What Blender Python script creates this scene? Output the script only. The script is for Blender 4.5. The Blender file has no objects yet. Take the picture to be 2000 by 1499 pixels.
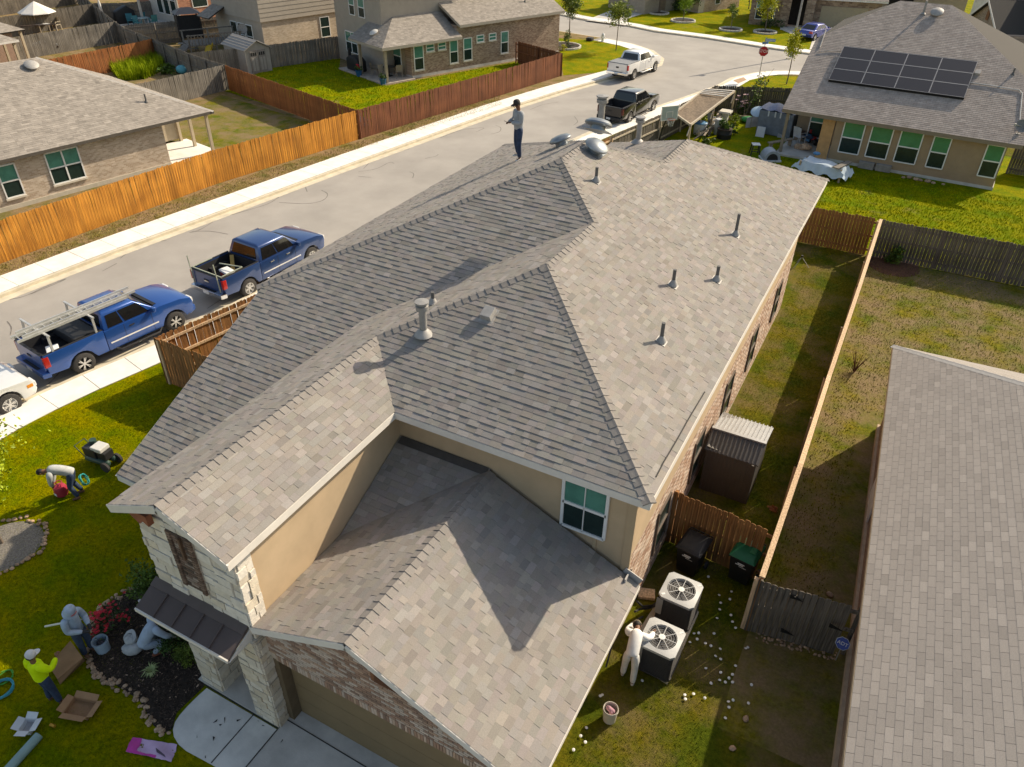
import bpy, bmesh, math, random
from mathutils import Vector, Matrix
from math import radians as rad, sin, cos, pi, sqrt, atan2, hypot
rnd = random.Random(11)
S = bpy.context.scene
COL = S.collection
# ------------------------------------------------------------------ camera
YAW, PITCH, ROLL, FPX, CAMH = rad(-27.72426), rad(35.1665), rad(0.77966), 1469.64, 15.2
def _basis():
    f = Vector((sin(YAW)*cos(PITCH), cos(YAW)*cos(PITCH), -sin(PITCH)))
    r = Vector((cos(YAW), -sin(YAW), 0)); u = r.cross(f); c, s = cos(ROLL), sin(ROLL)
    return c*r+s*u, -s*r+c*u, f
CR, CU, CF = _basis(); CP = Vector((0, 0, CAMH))
cam_d = bpy.data.cameras.new('camera'); cam = bpy.data.objects.new('camera', cam_d); COL.objects.link(cam)
m = Matrix.Identity(4)
for i in range(3):
    m[i][0], m[i][1], m[i][2], m[i][3] = CR[i], CU[i], -CF[i], CP[i]
cam.matrix_world = m
cam_d.sensor_width = 36; cam_d.lens = 36*FPX/2000; cam_d.clip_start = 0.1; cam_d.clip_end = 3000
S.camera = cam
# ------------------------------------------------------------------ light
SUNV = Vector((0.66, 1.28, 1.0)).normalized()
SUN_EL, SUN_AZ = math.asin(SUNV.z), atan2(SUNV.x, SUNV.y)
w = bpy.data.worlds.new('World'); S.world = w; w.use_nodes = True
nt = w.node_tree; nt.nodes.clear()
sky = nt.nodes.new('ShaderNodeTexSky'); sky.sky_type = 'NISHITA'; sky.sun_disc = False
sky.sun_elevation = SUN_EL; sky.sun_rotation = SUN_AZ; sky.air_density = 1.0; sky.dust_density = 2.0; sky.ozone_density = 1.0
bg = nt.nodes.new('ShaderNodeBackground'); bg.inputs['Strength'].default_value = 0.15
wo = nt.nodes.new('ShaderNodeOutputWorld'); nt.links.new(sky.outputs[0], bg.inputs[0]); nt.links.new(bg.outputs[0], wo.inputs[0])
sd = bpy.data.lights.new('sun', 'SUN'); sd.energy = 4.4; sd.angle = rad(0.53); sd.color = (1.0, 0.94, 0.86)
so = bpy.data.objects.new('sun', sd); COL.objects.link(so); so.rotation_euler = SUNV.to_track_quat('Z', 'Y').to_euler(); so.location = (0, 0, 40)
S.view_settings.view_transform = 'Standard'; S.view_settings.look = 'None'; S.view_settings.exposure = 0.33; S.view_settings.gamma = 1
S.view_settings.use_curve_mapping = False
S.view_settings.use_white_balance = True; S.view_settings.white_balance_temperature = 7700; S.view_settings.white_balance_tint = 8
# ------------------------------------------------------------------ pixel -> place (photo is 2000 x 1499)
def ray(px, py): return CR*((px-1000)/FPX) - CU*((py-749.5)/FPX) + CF
def G(px, py, z=0.0):
    d = ray(px, py); return CP + d*((z-CAMH)/d.z)
def GX(px, py, x): d = ray(px, py); return CP + d*(x/d.x)
def GY(px, py, y): d = ray(px, py); return CP + d*(y/d.y)
def Gs(l, z=0.0): return [G(a, b, z) for a, b in l]
# ------------------------------------------------------------------ tags
def tag(o, label=None, cat=None, group=None, kind=None):
    if label: o['label'] = label
    if cat: o['category'] = cat
    if group: o['group'] = group
    if kind: o['kind'] = kind
    return o
WORLDP = {}
def thing(name, label, cat, loc=(0, 0, 0), rz=0.0, group=None, world=False):
    """Empty at the thing's base; with world=True its parts are given in world coordinates"""
    o = bpy.data.objects.new(name, None); COL.objects.link(o); o.empty_display_size = .2
    o.location = loc; o.rotation_euler = (0, 0, rz)
    if world: WORLDP[o.name] = (Matrix.Translation(Vector(loc)) @ Matrix.Rotation(rz, 4, 'Z')).inverted()
    return tag(o, label, cat, group)
def inst(name, me, parent=None, mw=None, kind=None):
    o = bpy.data.objects.new(name, me); COL.objects.link(o)
    if parent is not None:
        o.parent = parent
        if parent.name in WORLDP: o.matrix_parent_inverse = WORLDP[parent.name]
    if mw is not None: o.matrix_basis = mw
    if kind: o['kind'] = kind
    return o
def copy_tree(o, parent=None):
    c = o.copy(); COL.objects.link(c); c.parent = parent
    for ch in o.children: copy_tree(ch, c)
    return c
# ------------------------------------------------------------------ materials
MATS = {}
def mat(name, col, rough=.8, var=.12, scale=4.0, bump=0.0, bscale=30.0, metal=0.0, tone=False, col2=None, spec=.4, coat=0.0, detail=4, orand=0.0, trans=0.0, ramp=(.35, .65), emit=0):
    if name in MATS: return MATS[name]
    M = bpy.data.materials.new(name); M.use_nodes = True; t = M.node_tree; N = t.nodes; L = t.links
    b = N['Principled BSDF']; b.inputs['Roughness'].default_value = rough; b.inputs['Metallic'].default_value = metal
    b.inputs['Specular IOR Level'].default_value = spec
    if coat: b.inputs['Coat Weight'].default_value = coat; b.inputs['Coat Roughness'].default_value = .05
    if trans: b.inputs['Transmission Weight'].default_value = trans
    tc = N.new('ShaderNodeTexCoord'); out = None
    c1 = [max(0, c*(1-var)) for c in col]; c2 = [min(1, c*(1+var)) for c in (col2 or col)]
    if var > 0 or col2:
        nz = N.new('ShaderNodeTexNoise'); nz.inputs['Scale'].default_value = scale; nz.inputs['Detail'].default_value = detail; nz.inputs['Roughness'].default_value = .6
        L.new(tc.outputs['Object'], nz.inputs['Vector'])
        r = N.new('ShaderNodeValToRGB'); r.color_ramp.elements[0].position = ramp[0]; r.color_ramp.elements[1].position = ramp[1]
        r.color_ramp.elements[0].color = (*c1, 1); r.color_ramp.elements[1].color = (*c2, 1)
        L.new(nz.outputs['Fac'], r.inputs['Fac']); out = r.outputs['Color']
    else:
        rgb = N.new('ShaderNodeRGB'); rgb.outputs[0].default_value = (*col, 1); out = rgb.outputs[0]
    def mul(fac_socket, o):
        mx = N.new('ShaderNodeMix'); mx.data_type = 'RGBA'; mx.blend_type = 'MULTIPLY'; mx.inputs['Factor'].default_value = 1
        L.new(o, mx.inputs['A']); L.new(fac_socket, mx.inputs['B']); return mx.outputs['Result']
    if tone:
        a = N.new('ShaderNodeAttribute'); a.attribute_name = 'tone'; out = mul(a.outputs['Color'], out)
    if orand:
        oi = N.new('ShaderNodeObjectInfo'); mr = N.new('ShaderNodeMapRange'); mr.inputs['To Min'].default_value = 1-orand; mr.inputs['To Max'].default_value = 1+orand*.6
        L.new(oi.outputs['Random'], mr.inputs['Value']); out = mul(mr.outputs['Result'], out)
    L.new(out, b.inputs['Base Color'])
    if bump:
        n2 = N.new('ShaderNodeTexNoise'); n2.inputs['Scale'].default_value = bscale; n2.inputs['Detail'].default_value = 6
        L.new(tc.outputs['Object'], n2.inputs['Vector'])
        bp = N.new('ShaderNodeBump'); bp.inputs['Strength'].default_value = bump; bp.inputs['Distance'].default_value = .02
        L.new(n2.outputs['Fac'], bp.inputs['Height']); L.new(bp.outputs['Normal'], b.inputs['Normal'])
    if emit: b.inputs['Emission Color'].default_value = (*col, 1); b.inputs['Emission Strength'].default_value = emit
    MATS[name] = M; return M
# ------------------------------------------------------------------ mesh builder
class MB:
    def __init__(s): s.v = []; s.f = []; s.t = []; s.tone = 1.0
    def add(s, vs, fs, tone=None):
        k = len(s.v); s.v.extend([tuple(p) for p in vs]); s.f.extend([tuple(k+i for i in f) for f in fs]); s.t.extend([tone if tone is not None else s.tone]*len(fs)); return s
    def box(s, c, d, M=None, tone=None):
        x, y, z = d[0]/2, d[1]/2, d[2]/2
        vs = [Vector((a*x, b*y, e*z)) for e in (-1, 1) for b in (-1, 1) for a in (-1, 1)]
        if M is not None: vs = [M @ v for v in vs]
        c = Vector(c); return s.add([v+c for v in vs], [(0, 2, 3, 1), (4, 5, 7, 6), (0, 1, 5, 4), (2, 6, 7, 3), (0, 4, 6, 2), (1, 3, 7, 5)], tone)
    def b2(s, lo, hi, tone=None):
        return s.box([(a+b)/2 for a, b in zip(lo, hi)], [abs(b-a) for a, b in zip(lo, hi)], None, tone)
    def bar(s, p, q, w, h=None, up=(0, 0, 1), tone=None):
        p, q = Vector(p), Vector(q); d = q-p; L = d.length
        if L < 1e-6: return s
        x = d/L; up = Vector(up)
        if abs(x.dot(up)) > .98: up = Vector((0, 1, 0))
        y = up.cross(x).normalized(); z = x.cross(y)
        M = Matrix((x, y, z)).transposed()
        return s.box((p+q)/2, (L, w, h or w), M, tone)
    def cyl(s, p, q, r0, r1=None, n=10, cap=True, tone=None):
        p, q = Vector(p), Vector(q); r1 = r0 if r1 is None else r1; d = (q-p).normalized()
        a = Vector((0, 0, 1)) if abs(d.z) < .9 else Vector((1, 0, 0)); x = d.cross(a).normalized(); y = d.cross(x)
        vs = []
        for c, r in ((p, r0), (q, r1)):
            for i in range(n):
                t = 2*pi*i/n; vs.append(c+x*(r*cos(t))+y*(r*sin(t)))
        fs = [(i, (i+1) % n, n+(i+1) % n, n+i) for i in range(n)]
        if cap: fs += [tuple(range(n-1, -1, -1)), tuple(range(n, 2*n))]
        return s.add(vs, fs, tone)
    def tube(s, pts, r, n=8, tone=None):
        pts = [Vector(p) for p in pts]; rs = r if isinstance(r, (list, tuple)) else [r]*len(pts); vs = []
        for i, p in enumerate(pts):
            d = (pts[min(i+1, len(pts)-1)]-pts[max(i-1, 0)]).normalized()
            a = Vector((0, 0, 1)) if abs(d.z) < .9 else Vector((1, 0, 0)); x = d.cross(a).normalized(); y = d.cross(x)
            vs += [p+x*(rs[i]*cos(2*pi*k/n))+y*(rs[i]*sin(2*pi*k/n)) for k in range(n)]
        fs = [(i*n+k, i*n+(k+1) % n, (i+1)*n+(k+1) % n, (i+1)*n+k) for i in range(len(pts)-1) for k in range(n)]
        fs += [tuple(range(n-1, -1, -1)), tuple(range((len(pts)-1)*n, len(pts)*n))]
        return s.add(vs, fs, tone)
    def lathe(s, prof, n=20, c=(0, 0, 0), M=None, tone=None):
        c = Vector(c); vs = []
        for r, z in prof:
            for k in range(n):
                v = Vector((r*cos(2*pi*k/n), r*sin(2*pi*k/n), z)); vs.append(c+(M @ v if M is not None else v))
        fs = [(i*n+k, i*n+(k+1) % n, (i+1)*n+(k+1) % n, (i+1)*n+k) for i in range(len(prof)-1) for k in range(n)]
        return s.add(vs, fs, tone)
    def ell(s, c, r, n=12, m=8, M=None, tone=None):
        return s.lathe([(max(1e-4, sin(pi*i/m)), -cos(pi*i/m)) for i in range(m+1)], n, c, (M if M is not None else Matrix.Identity(3)) @ Matrix.Diagonal(Vector(r)), tone)
    def prism(s, poly, z0, z1, tone=None):
        n = len(poly); a = sum(poly[i][0]*poly[(i+1) % n][1]-poly[(i+1) % n][0]*poly[i][1] for i in range(n))
        if a < 0: poly = poly[::-1]
        vs = [(p[0], p[1], z0) for p in poly]+[(p[0], p[1], z1) for p in poly]
        return s.add(vs, [tuple(range(n-1, -1, -1)), tuple(range(n, 2*n))]+[(i, (i+1) % n, n+(i+1) % n, n+i) for i in range(n)], tone)
    def ext(s, pts, d, tone=None):
        pts = [Vector(p) for p in pts]; d = Vector(d); n = len(pts)
        return s.add(pts+[p+d for p in pts], [tuple(range(n-1, -1, -1)), tuple(range(n, 2*n))]+[(i, (i+1) % n, n+(i+1) % n, n+i) for i in range(n)], tone)
    def face(s, pts, tone=None): return s.add(pts, [tuple(range(len(pts)))], tone)
    def mesh(s, name, M=None, smooth=None, bevel=0.0, tone=False):
        me = bpy.data.meshes.new(name); me.from_pydata(s.v, [], s.f)
        if M: me.materials.append(M)
        if tone:
            at = me.attributes.new('tone', 'FLOAT_COLOR', 'FACE'); arr = []
            for t in s.t:
                arr.extend((t, t, t, 1) if not isinstance(t, tuple) else (*t, 1))
            at.data.foreach_set('color', arr)
        if bevel or smooth:
            bm = bmesh.new(); bm.from_mesh(me)
            if bevel:
                bmesh.ops.remove_doubles(bm, verts=bm.verts, dist=1e-5)
                bmesh.ops.recalc_face_normals(bm, faces=bm.faces)
                eds = [e for e in bm.edges if len(e.link_faces) == 2 and e.calc_face_angle(0) > .5]
                bmesh.ops.bevel(bm, geom=eds, offset=bevel, segments=2, profile=.6, affect='EDGES', clamp_overlap=True)
            bm.to_mesh(me); bm.free()
            if smooth:
                me.polygons.foreach_set('use_smooth', [True]*len(me.polygons)); me.set_sharp_from_angle(angle=rad(smooth if smooth is not True else 40))
        return me
    def build(s, name, M, parent=None, smooth=None, bevel=0.0, tone=False, mw=None, kind=None):
        return inst(name, s.mesh(name, M, smooth, bevel, tone), parent, mw, kind)
def clip(poly, conv):
    """Sutherland-Hodgman of 2D poly by convex CCW polygon"""
    out = poly
    for i in range(len(conv)):
        ax, ay = conv[i]; bx, by = conv[(i+1) % len(conv)]; ex, ey = bx-ax, by-ay
        if not out: return out
        inp = out; out = []
        ds = [ex*(p[1]-ay)-ey*(p[0]-ax) for p in inp]
        for j in range(len(inp)):
            p, q, dp, dq = inp[j], inp[(j+1) % len(inp)], ds[j], ds[(j+1) % len(inp)]
            if dp >= -1e-9: out.append(p)
            if (dp > 1e-9 and dq < -1e-9) or (dp < -1e-9 and dq > 1e-9):
                k = dp/(dp-dq); out.append((p[0]+(q[0]-p[0])*k, p[1]+(q[1]-p[1])*k))
    return out
def area2(p): return .5*sum(p[i][0]*p[(i+1) % len(p)][1]-p[(i+1) % len(p)][0]*p[i][1] for i in range(len(p)))
def tone_pick(sp=.10, lite=.12, dark=.08):
    k = rnd.random()
    if k < lite: return 1+sp*rnd.uniform(1.2, 2.6)
    if k < lite+dark: return 1-sp*rnd.uniform(1.2, 2.4)
    return 1+rnd.uniform(-sp, sp)
class Frame:
    """plane frame: O + u*a + v*b + n*c"""
    def __init__(s, O, u, n):
        s.O = Vector(O); s.u = Vector(u).normalized(); s.n = Vector(n).normalized(); s.v = s.n.cross(s.u).normalized()
    def to(s, p): d = Vector(p)-s.O; return (d.dot(s.u), d.dot(s.v))
    def at(s, a, b, c=0.0): return s.O+s.u*a+s.v*b+s.n*c
    def ccw(s, pts):
        q = [s.to(p) for p in pts]
        return q if area2(q) > 0 else q[::-1]
def shingles(fr, poly3, expo=.143, three_tab=False, wmin=.16, wmax=.42, th=.012, sp=.10, widths=None, warm=0.0):
    """pieces: list of (verts, faces, tone)"""
    q = fr.ccw(poly3); a0 = min(p[0] for p in q); a1 = max(p[0] for p in q); b0 = min(p[1] for p in q); b1 = max(p[1] for p in q)
    r0 = int(math.floor(b0/expo)); out = []
    for r in range(r0, int(b1/expo)+1):
        lo, hi = r*expo, (r+1)*expo
        a = a0-rnd.random()*.3 if not three_tab else (math.floor(a0/.305)-1)*.305+(.152 if r % 2 else 0)
        while a < a1:
            wd = rnd.uniform(wmin, wmax) if not three_tab else .305
            pg = clip([(a, lo), (a+wd-(.007 if three_tab else .002), lo), (a+wd-(.007 if three_tab else .002), hi), (a, hi)], q)
            if len(pg) >= 3 and area2(pg) > 2e-4:
                t = th*(1.55 if (not three_tab and rnd.random() < .45) else 1.0)
                top = [fr.at(x, y, t*(1-.55*(y-lo)/expo)) for x, y in pg]; n = len(top)
                vs = list(top); fs = [tuple(range(n))]
                for i in range(n):
                    j = (i+1) % n
                    if abs(pg[i][1]-lo) < 1e-6 and abs(pg[j][1]-lo) < 1e-6 or abs(pg[i][0]-pg[j][0]) < 1e-6:
                        k = len(vs); vs += [fr.at(*pg[i], -.004), fr.at(*pg[j], -.004)]; fs.append((i, k, k+1, j))
                tv = tone_pick(sp)
                out.append((vs, fs, (tv*(1+warm*rnd.uniform(-.03, .05)), tv, tv*(1-warm*rnd.uniform(-.03, .06)))))
            a += wd
    return out
def masonry(fr, poly3, bw, bh, mortar=.01, depth=.012, sp=.2, bond=.5, wvar=0.0, hvar=None, cols=None, r_off=0, uneven=0.0):
    q = fr.ccw(poly3); a0 = min(p[0] for p in q); a1 = max(p[0] for p in q); b0 = min(p[1] for p in q); b1 = max(p[1] for p in q); out = []
    lo = b0; r = r_off
    while lo < b1:
        h = bh*(1+(rnd.uniform(-hvar, hvar) if hvar else 0)); a = a0-((r % 2)*bond)*bw-(rnd.random()*bw if wvar else 0)
        while a < a1:
            wd = bw*(1+(rnd.uniform(-wvar, wvar) if wvar else 0))
            pg = clip([(a+mortar/2, lo+mortar/2), (a+wd-mortar/2, lo+mortar/2), (a+wd-mortar/2, lo+h-mortar/2), (a+mortar/2, lo+h-mortar/2)], q)
            if len(pg) >= 3 and area2(pg) > 3e-4:
                n = len(pg); dd = depth*(1+rnd.uniform(-uneven, uneven))
                cx, cy = sum(p[0] for p in pg)/n, sum(p[1] for p in pg)/n; ins = min(.25*mortar+.003, .01)
                top = []
                for x, y in pg:
                    L = hypot(cx-x, cy-y) or 1; top.append(fr.at(x+(cx-x)/L*ins, y+(cy-y)/L*ins, dd))
                vs = top+[fr.at(x, y, -.002) for x, y in pg]; fs = [tuple(range(n))]+[(i, n+i, n+(i+1) % n, (i+1) % n) for i in range(n)]
                if cols:
                    c = rnd.choice(cols); k = 1+rnd.uniform(-sp, sp); tone = tuple(x*k for x in c)
                else: tone = 1+rnd.uniform(-sp, sp)
                out.append((vs, fs, tone))
            a += wd
        lo += h; r += 1
    return out
def emit(pieces, parent, name, M, cap=300, stuff_name=None):
    """largest-in-view pieces become objects, the rest one stuff part"""
    def size(p):
        c = sum((Vector(v) for v in p[0][:3]), Vector())/3; d = (parent.matrix_world @ c if False else c)-CP; dep = d.dot(CF)
        if dep < .5: return 0
        x, y = 1000+FPX*d.dot(CR)/dep, 749.5-FPX*d.dot(CU)/dep
        inside = -40 < x < 2040 and -40 < y < 1540
        return (1 if inside else .01)/dep**2
    ps = sorted(pieces, key=size, reverse=True) if cap else pieces
    for vs, fs, t in ps[:cap]:
        b = MB(); b.add(vs, fs, t); b.build(name, M, parent, tone=True)
    if len(ps) > cap:
        b = MB()
        for vs, fs, t in ps[cap:]: b.add(vs, fs, t)
        b.build(stuff_name or name+'s', M, parent, tone=True, kind='stuff')
def caps(p0, p1, nL, nR, parent, M, step=.19, hw=.15, lift=.024, name='ridge_cap'):
    """ridge or hip cap pieces from p0 (low / near end) to p1; nL,nR = normals of the two slopes"""
    p0, p1 = Vector(p0), Vector(p1); d = (p1-p0); L = d.length; d.normalize()
    sides = []
    for nn in (Vector(nL), Vector(nR)):
        e = nn.normalized().cross(d); 
        up = (Vector(nL).normalized()+Vector(nR).normalized()).normalized()
        if e.dot(up) > 0: e = -e
        sides.append(e.normalized())
    up = (Vector(nL).normalized()+Vector(nR).normalized()).normalized()
    b = MB(); ln = step*1.25
    prof = []
    for s_, lf in ((0, lift), (ln, .006)):
        o = d*s_+up*lf
        prof.append([o+sides[0]*hw, o+sides[0]*.05+up*.004, o+up*.012, o+sides[1]*.05+up*.004, o+sides[1]*hw])
    vs = prof[0]+prof[1]+[p-up*.045 for p in prof[0]]
    fs = [(i, i+1, 6+i, 5+i) for i in range(4)]+[(i+1, i, 10+i, 11+i) for i in range(4)]
    b.add(vs, fs, 1.0); me = b.mesh(name, M, tone=False)
    n = max(1, int(L/step))
    for i in range(n):
        o = inst(name, me, parent); o.location = p0+d*(i*L/n); k = rnd.uniform(.97, 1.03); o.scale = (k, k, k)
# ================================================================== setting: ground, road, kerbs, pavements
def grass_mat(name, a, b, dry=None, dscale=.35, dpos=(.42, .62)):
    if name in MATS: return MATS[name]
    M = bpy.data.materials.new(name); M.use_nodes = True; t = M.node_tree; N = t.nodes; L = t.links; bs = N['Principled BSDF']
    bs.inputs['Roughness'].default_value = .9; bs.inputs['Specular IOR Level'].default_value = .03
    tc = N.new('ShaderNodeTexCoord')
    def noise(sc, de=5, ro=.65):
        n = N.new('ShaderNodeTexNoise'); n.inputs['Scale'].default_value = sc; n.inputs['Detail'].default_value = de; n.inputs['Roughness'].default_value = ro
        L.new(tc.outputs['Object'], n.inputs['Vector']); return n.outputs['Fac']
    def ramp(f, p0, c0, p1, c1):
        r = N.new('ShaderNodeValToRGB'); r.color_ramp.elements[0].position = p0; r.color_ramp.elements[1].position = p1
        r.color_ramp.elements[0].color = (*c0, 1); r.color_ramp.elements[1].color = (*c1, 1); L.new(f, r.inputs['Fac']); return r.outputs['Color']
    c = ramp(noise(9, 8, .75), .36, a, .66, b)
    m2 = N.new('ShaderNodeMix'); m2.data_type = 'RGBA'; m2.blend_type = 'MULTIPLY'; m2.inputs['Factor'].default_value = 1; L.new(c, m2.inputs['A'])
    L.new(ramp(noise(.9, 5, .6), .38, (.58, .82, .8), .62, (1.12, 1.02, 1.0)), m2.inputs['B']); c = m2.outputs['Result']
    m3 = N.new('ShaderNodeMix'); m3.data_type = 'RGBA'; m3.blend_type = 'MULTIPLY'; m3.inputs['Factor'].default_value = 1; L.new(c, m3.inputs['A'])
    L.new(ramp(noise(60, 4, .8), .3, (.62, .66, .6), .7, (1.25, 1.2, 1.2)), m3.inputs['B']); c = m3.outputs['Result']
    if dry:
        mx = N.new('ShaderNodeMix'); mx.data_type = 'RGBA'
        dr = ramp(noise(dscale, 7, .7), dpos[0], (0, 0, 0), dpos[1], (1, 1, 1)); L.new(dr, mx.inputs['Factor']); L.new(c, mx.inputs['A'])
        L.new(ramp(noise(14, 6), .35, [x*.7 for x in dry], .68, dry), mx.inputs['B']); c = mx.outputs['Result']
    L.new(c, bs.inputs['Base Color'])
    bp = N.new('ShaderNodeBump'); bp.inputs['Strength'].default_value = .9; bp.inputs['Distance'].default_value = .05
    L.new(noise(28, 8, .8), bp.inputs['Height']); L.new(bp.outputs['Normal'], bs.inputs['Normal'])
    MATS[name] = M; return M
GR_FRONT = grass_mat('lawn_green', (.15, .155, .002), (.37, .335, .004), (.26, .20, .04), .45, (.62, .84))
GR_YARD = grass_mat('lawn_bright', (.13, .155, .002), (.34, .335, .005), (.30, .23, .09), .5, (.58, .78))
GR_DRY = grass_mat('lawn_dry', (.11, .11, .010), (.28, .25, .03), (.30, .22, .12), .55, (.40, .60))
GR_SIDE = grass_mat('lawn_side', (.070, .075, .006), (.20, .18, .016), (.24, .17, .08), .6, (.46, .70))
GR_VERGE = grass_mat('verge_dry', (.15, .13, .03), (.26, .21, .06), (.34, .235, .13), .8, (.36, .56))
GR_FAR = grass_mat('lawn_far', (.17, .165, .003), (.36, .32, .006), (.32, .24, .08), .3, (.60, .8))
DIRT = mat('dirt', (.20, .14, .085), .95, .25, 3, .6, 20)
ASPH = mat('asphalt', (.345, .318, .285), .92, .10, .35, .35, 180, detail=8)
CONC = mat('concrete_slab', (.80, .77, .71), .85, .08, 1.5, .15, 60)
CONC_D = mat('concrete_grey', (.54, .51, .46), .85, .18, 1.2, .2, 40, detail=8)
KERB = mat('kerb_concrete', (.60, .53, .40), .85, .12, 2.0, .2, 40)
JOINT = mat('joint_dark', (.30, .28, .25), .95, .1)
def sheet(name, pts, z, M, kind='structure', z0=None, label=None):
    b = MB()
    if z0 is None: b.face([(p[0], p[1], z) for p in (pts if area2([(q[0], q[1]) for q in pts]) > 0 else pts[::-1])])
    else: b.prism([(p[0], p[1]) for p in pts], z0, z)
    return tag(b.build(name, M), label, None, None, kind)
def offset(line, d):
    out = []
    for i, p in enumerate(line):
        a, b = line[max(0, i-1)], line[min(len(line)-1, i+1)]; t = Vector((b[0]-a[0], b[1]-a[1])).normalized(); out.append(Vector((p[0]+t.y*d, p[1]-t.x*d, 0)))
    return out
def resample(line, step):
    pts = [Vector((p[0], p[1], 0)) for p in line]; out = [pts[0]]; acc = 0
    for a, b in zip(pts, pts[1:]):
        L = (b-a).length; k = step-acc
        while k <= L: out.append(a+(b-a)*(k/L)); k += step
        acc = (acc+L) % step if True else 0
    return out
FARC = [Vector((-32.4, -6, 0)), Vector((-32.2, 4, 0))]+Gs([(0, 577), (224, 491), (456, 406), (700, 316), (977, 216), (1100, 177), (1190, 152), (1262, 133), (1285, 124), (1289, 112), (1270, 97), (1237, 86), (1177, 74), (1095, 61), (1020, 48), (900, 26)])
NEARC = [Vector((-24.1, -6, 0)), Vector((-23.9, 4, 0))]+[G(0, 803), G(36, 785), G(151, 733), G(308, 668)]
_o = offset(Gs([(456, 406), (700, 316), (977, 216), (1100, 177), (1190, 152)]), 7.9)
NEARC += _o[:5]+Gs([(1410, 165), (1435, 151), (1480, 141), (1517, 138), (1556, 139), (1640, 144)])+[Vector((12, 72.5, 0)), Vector((70, 78, 0))]
TOPC = [Vector((-120, 98, 0))]+Gs([(980, 2), (1080, 25), (1135, 37), (1227, 50), (1280, 61), (1335, 68), (1380, 74), (1487, 91), (1570, 103), (1660, 116)])+[Vector((30, 90, 0)), Vector((70, 94, 0))]
sheet('ground', [(-700, -200), (700, -200), (700, 1200), (-700, 1200)], -.19, DIRT)
sheet('road', [(-140, -40), (90, -40), (90, 170), (-140, 170)], -.13, ASPH)
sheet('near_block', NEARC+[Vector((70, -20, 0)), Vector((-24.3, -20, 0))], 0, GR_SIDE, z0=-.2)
sheet('far_block', [Vector((-32.4, -20, 0))]+FARC+[Vector((-130, 92, 0)), Vector((-160, 60, 0)), Vector((-160, -20, 0))], 0, GR_VERGE, z0=-.2)
sheet('top_block', TOPC+[Vector((140, 200, 0)), Vector((-200, 240, 0)), Vector((-200, 110, 0))], 0, GR_FAR, z0=-.2)
def strip(name, line, d0, d1, z, M, z0=-.18):
    a, b = offset(line, d0), offset(line, d1); m_ = MB()
    for i in range(len(line)-1):
        m_.prism([(a[i].x, a[i].y), (a[i+1].x, a[i+1].y), (b[i+1].x, b[i+1].y), (b[i].x, b[i].y)], z0, z)
    return tag(m_.build(name, M), None, None, None, 'structure')
def pavement(line, d0, d1, step=1.52):
    base = strip('pavement', line, d0, d1, .008, JOINT, -.1)
    pts = resample(line, step); a, b = offset(pts, d0), offset(pts, d1)
    for i in range(len(pts)-1):
        q = [a[i], a[i+1], b[i+1], b[i]]; c = sum(q, Vector())/4
        q = [c+(p-c)*(1-.016/max(.3, (p-c).length)) for p in q]
        m_ = MB(); m_.prism([(p.x, p.y) for p in q], -.05, .024+rnd.uniform(-.003, .003)); m_.build('slab', CONC, base)
# far side: line runs +y, left of it is negative offset
strip('kerb', FARC, -.16, .006, .004, KERB); strip('kerb_gutter', FARC, .008, .42, -.118, KERB, -.17)
pavement(FARC[:15], -1.72, -.17)
strip('kerb', NEARC, -.006, .16, .004, KERB); strip('kerb_gutter', NEARC, -.42, -.008, -.118, KERB, -.17)
pavement(NEARC, .17, 1.42)
strip('kerb', TOPC, -.16, .006, .004, KERB); pavement(TOPC, -1.5, -.17)
# tar seal lines on the road
TAR = mat('tar_seal', (.16, .145, .13), .7, .1)
def crack(px, wd=.045):
    p = Gs(px, -.13); b = MB()
    q = []
    for i in range(len(p)-1):
        for k in range(4):
            t = k/4; a = p[max(i-1, 0)]; d = p[min(i+2, len(p)-1)]
            q.append(.5*((2*p[i])+(p[i+1]-a)*t+(2*a-5*p[i]+4*p[i+1]-d)*t*t+(3*p[i]-a-3*p[i+1]+d)*t**3))
    q.append(p[-1])
    for i in range(len(q)-1):
        d = (q[i+1]-q[i]); n = Vector((-d.y, d.x, 0)).normalized()*wd*rnd.uniform(.3, .6); u = Vector((0, 0, .004))
        b.face([q[i]-n+u, q[i+1]-n+u, q[i+1]+n+u, q[i]+n+u])
    tag(b.build('tar_line', TAR), kind='structure')
for c in ([(0, 588), (45, 580), (90, 560), (128, 545)], [(60, 575), (115, 552), (130, 545)], [(235, 505), (270, 480), (300, 473), (325, 470)], [(200, 530), (228, 515)],
          [(370, 455), (395, 447), (440, 418), (470, 408)], [(375, 453), (410, 452), (445, 458)], [(452, 420), (520, 400), (545, 385)], [(600, 375), (597, 365), (603, 358)],
          [(545, 396), (600, 398), (630, 392), (640, 380), (628, 372)], [(700, 336), (735, 330), (760, 318), (770, 320)], [(710, 330), (740, 305), (800, 292)], [(806, 348), (808, 340), (800, 336)],
          [(830, 310), (850, 306), (856, 302)], [(860, 270), (900, 255), (945, 250), (930, 258)], [(960, 262), (975, 258), (978, 250), (968, 245)], [(1035, 215), (1060, 205), (1090, 200)], [(90, 755), (110, 735), (125, 715)], [(405, 603), (440, 580), (455, 570)],
          [(700, 345), (725, 347)], [(20, 655), (22, 640), (14, 628)], [(1120, 245), (1128, 238), (1122, 228)], [(1355, 175), (1368, 180)]): crack(c)
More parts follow.
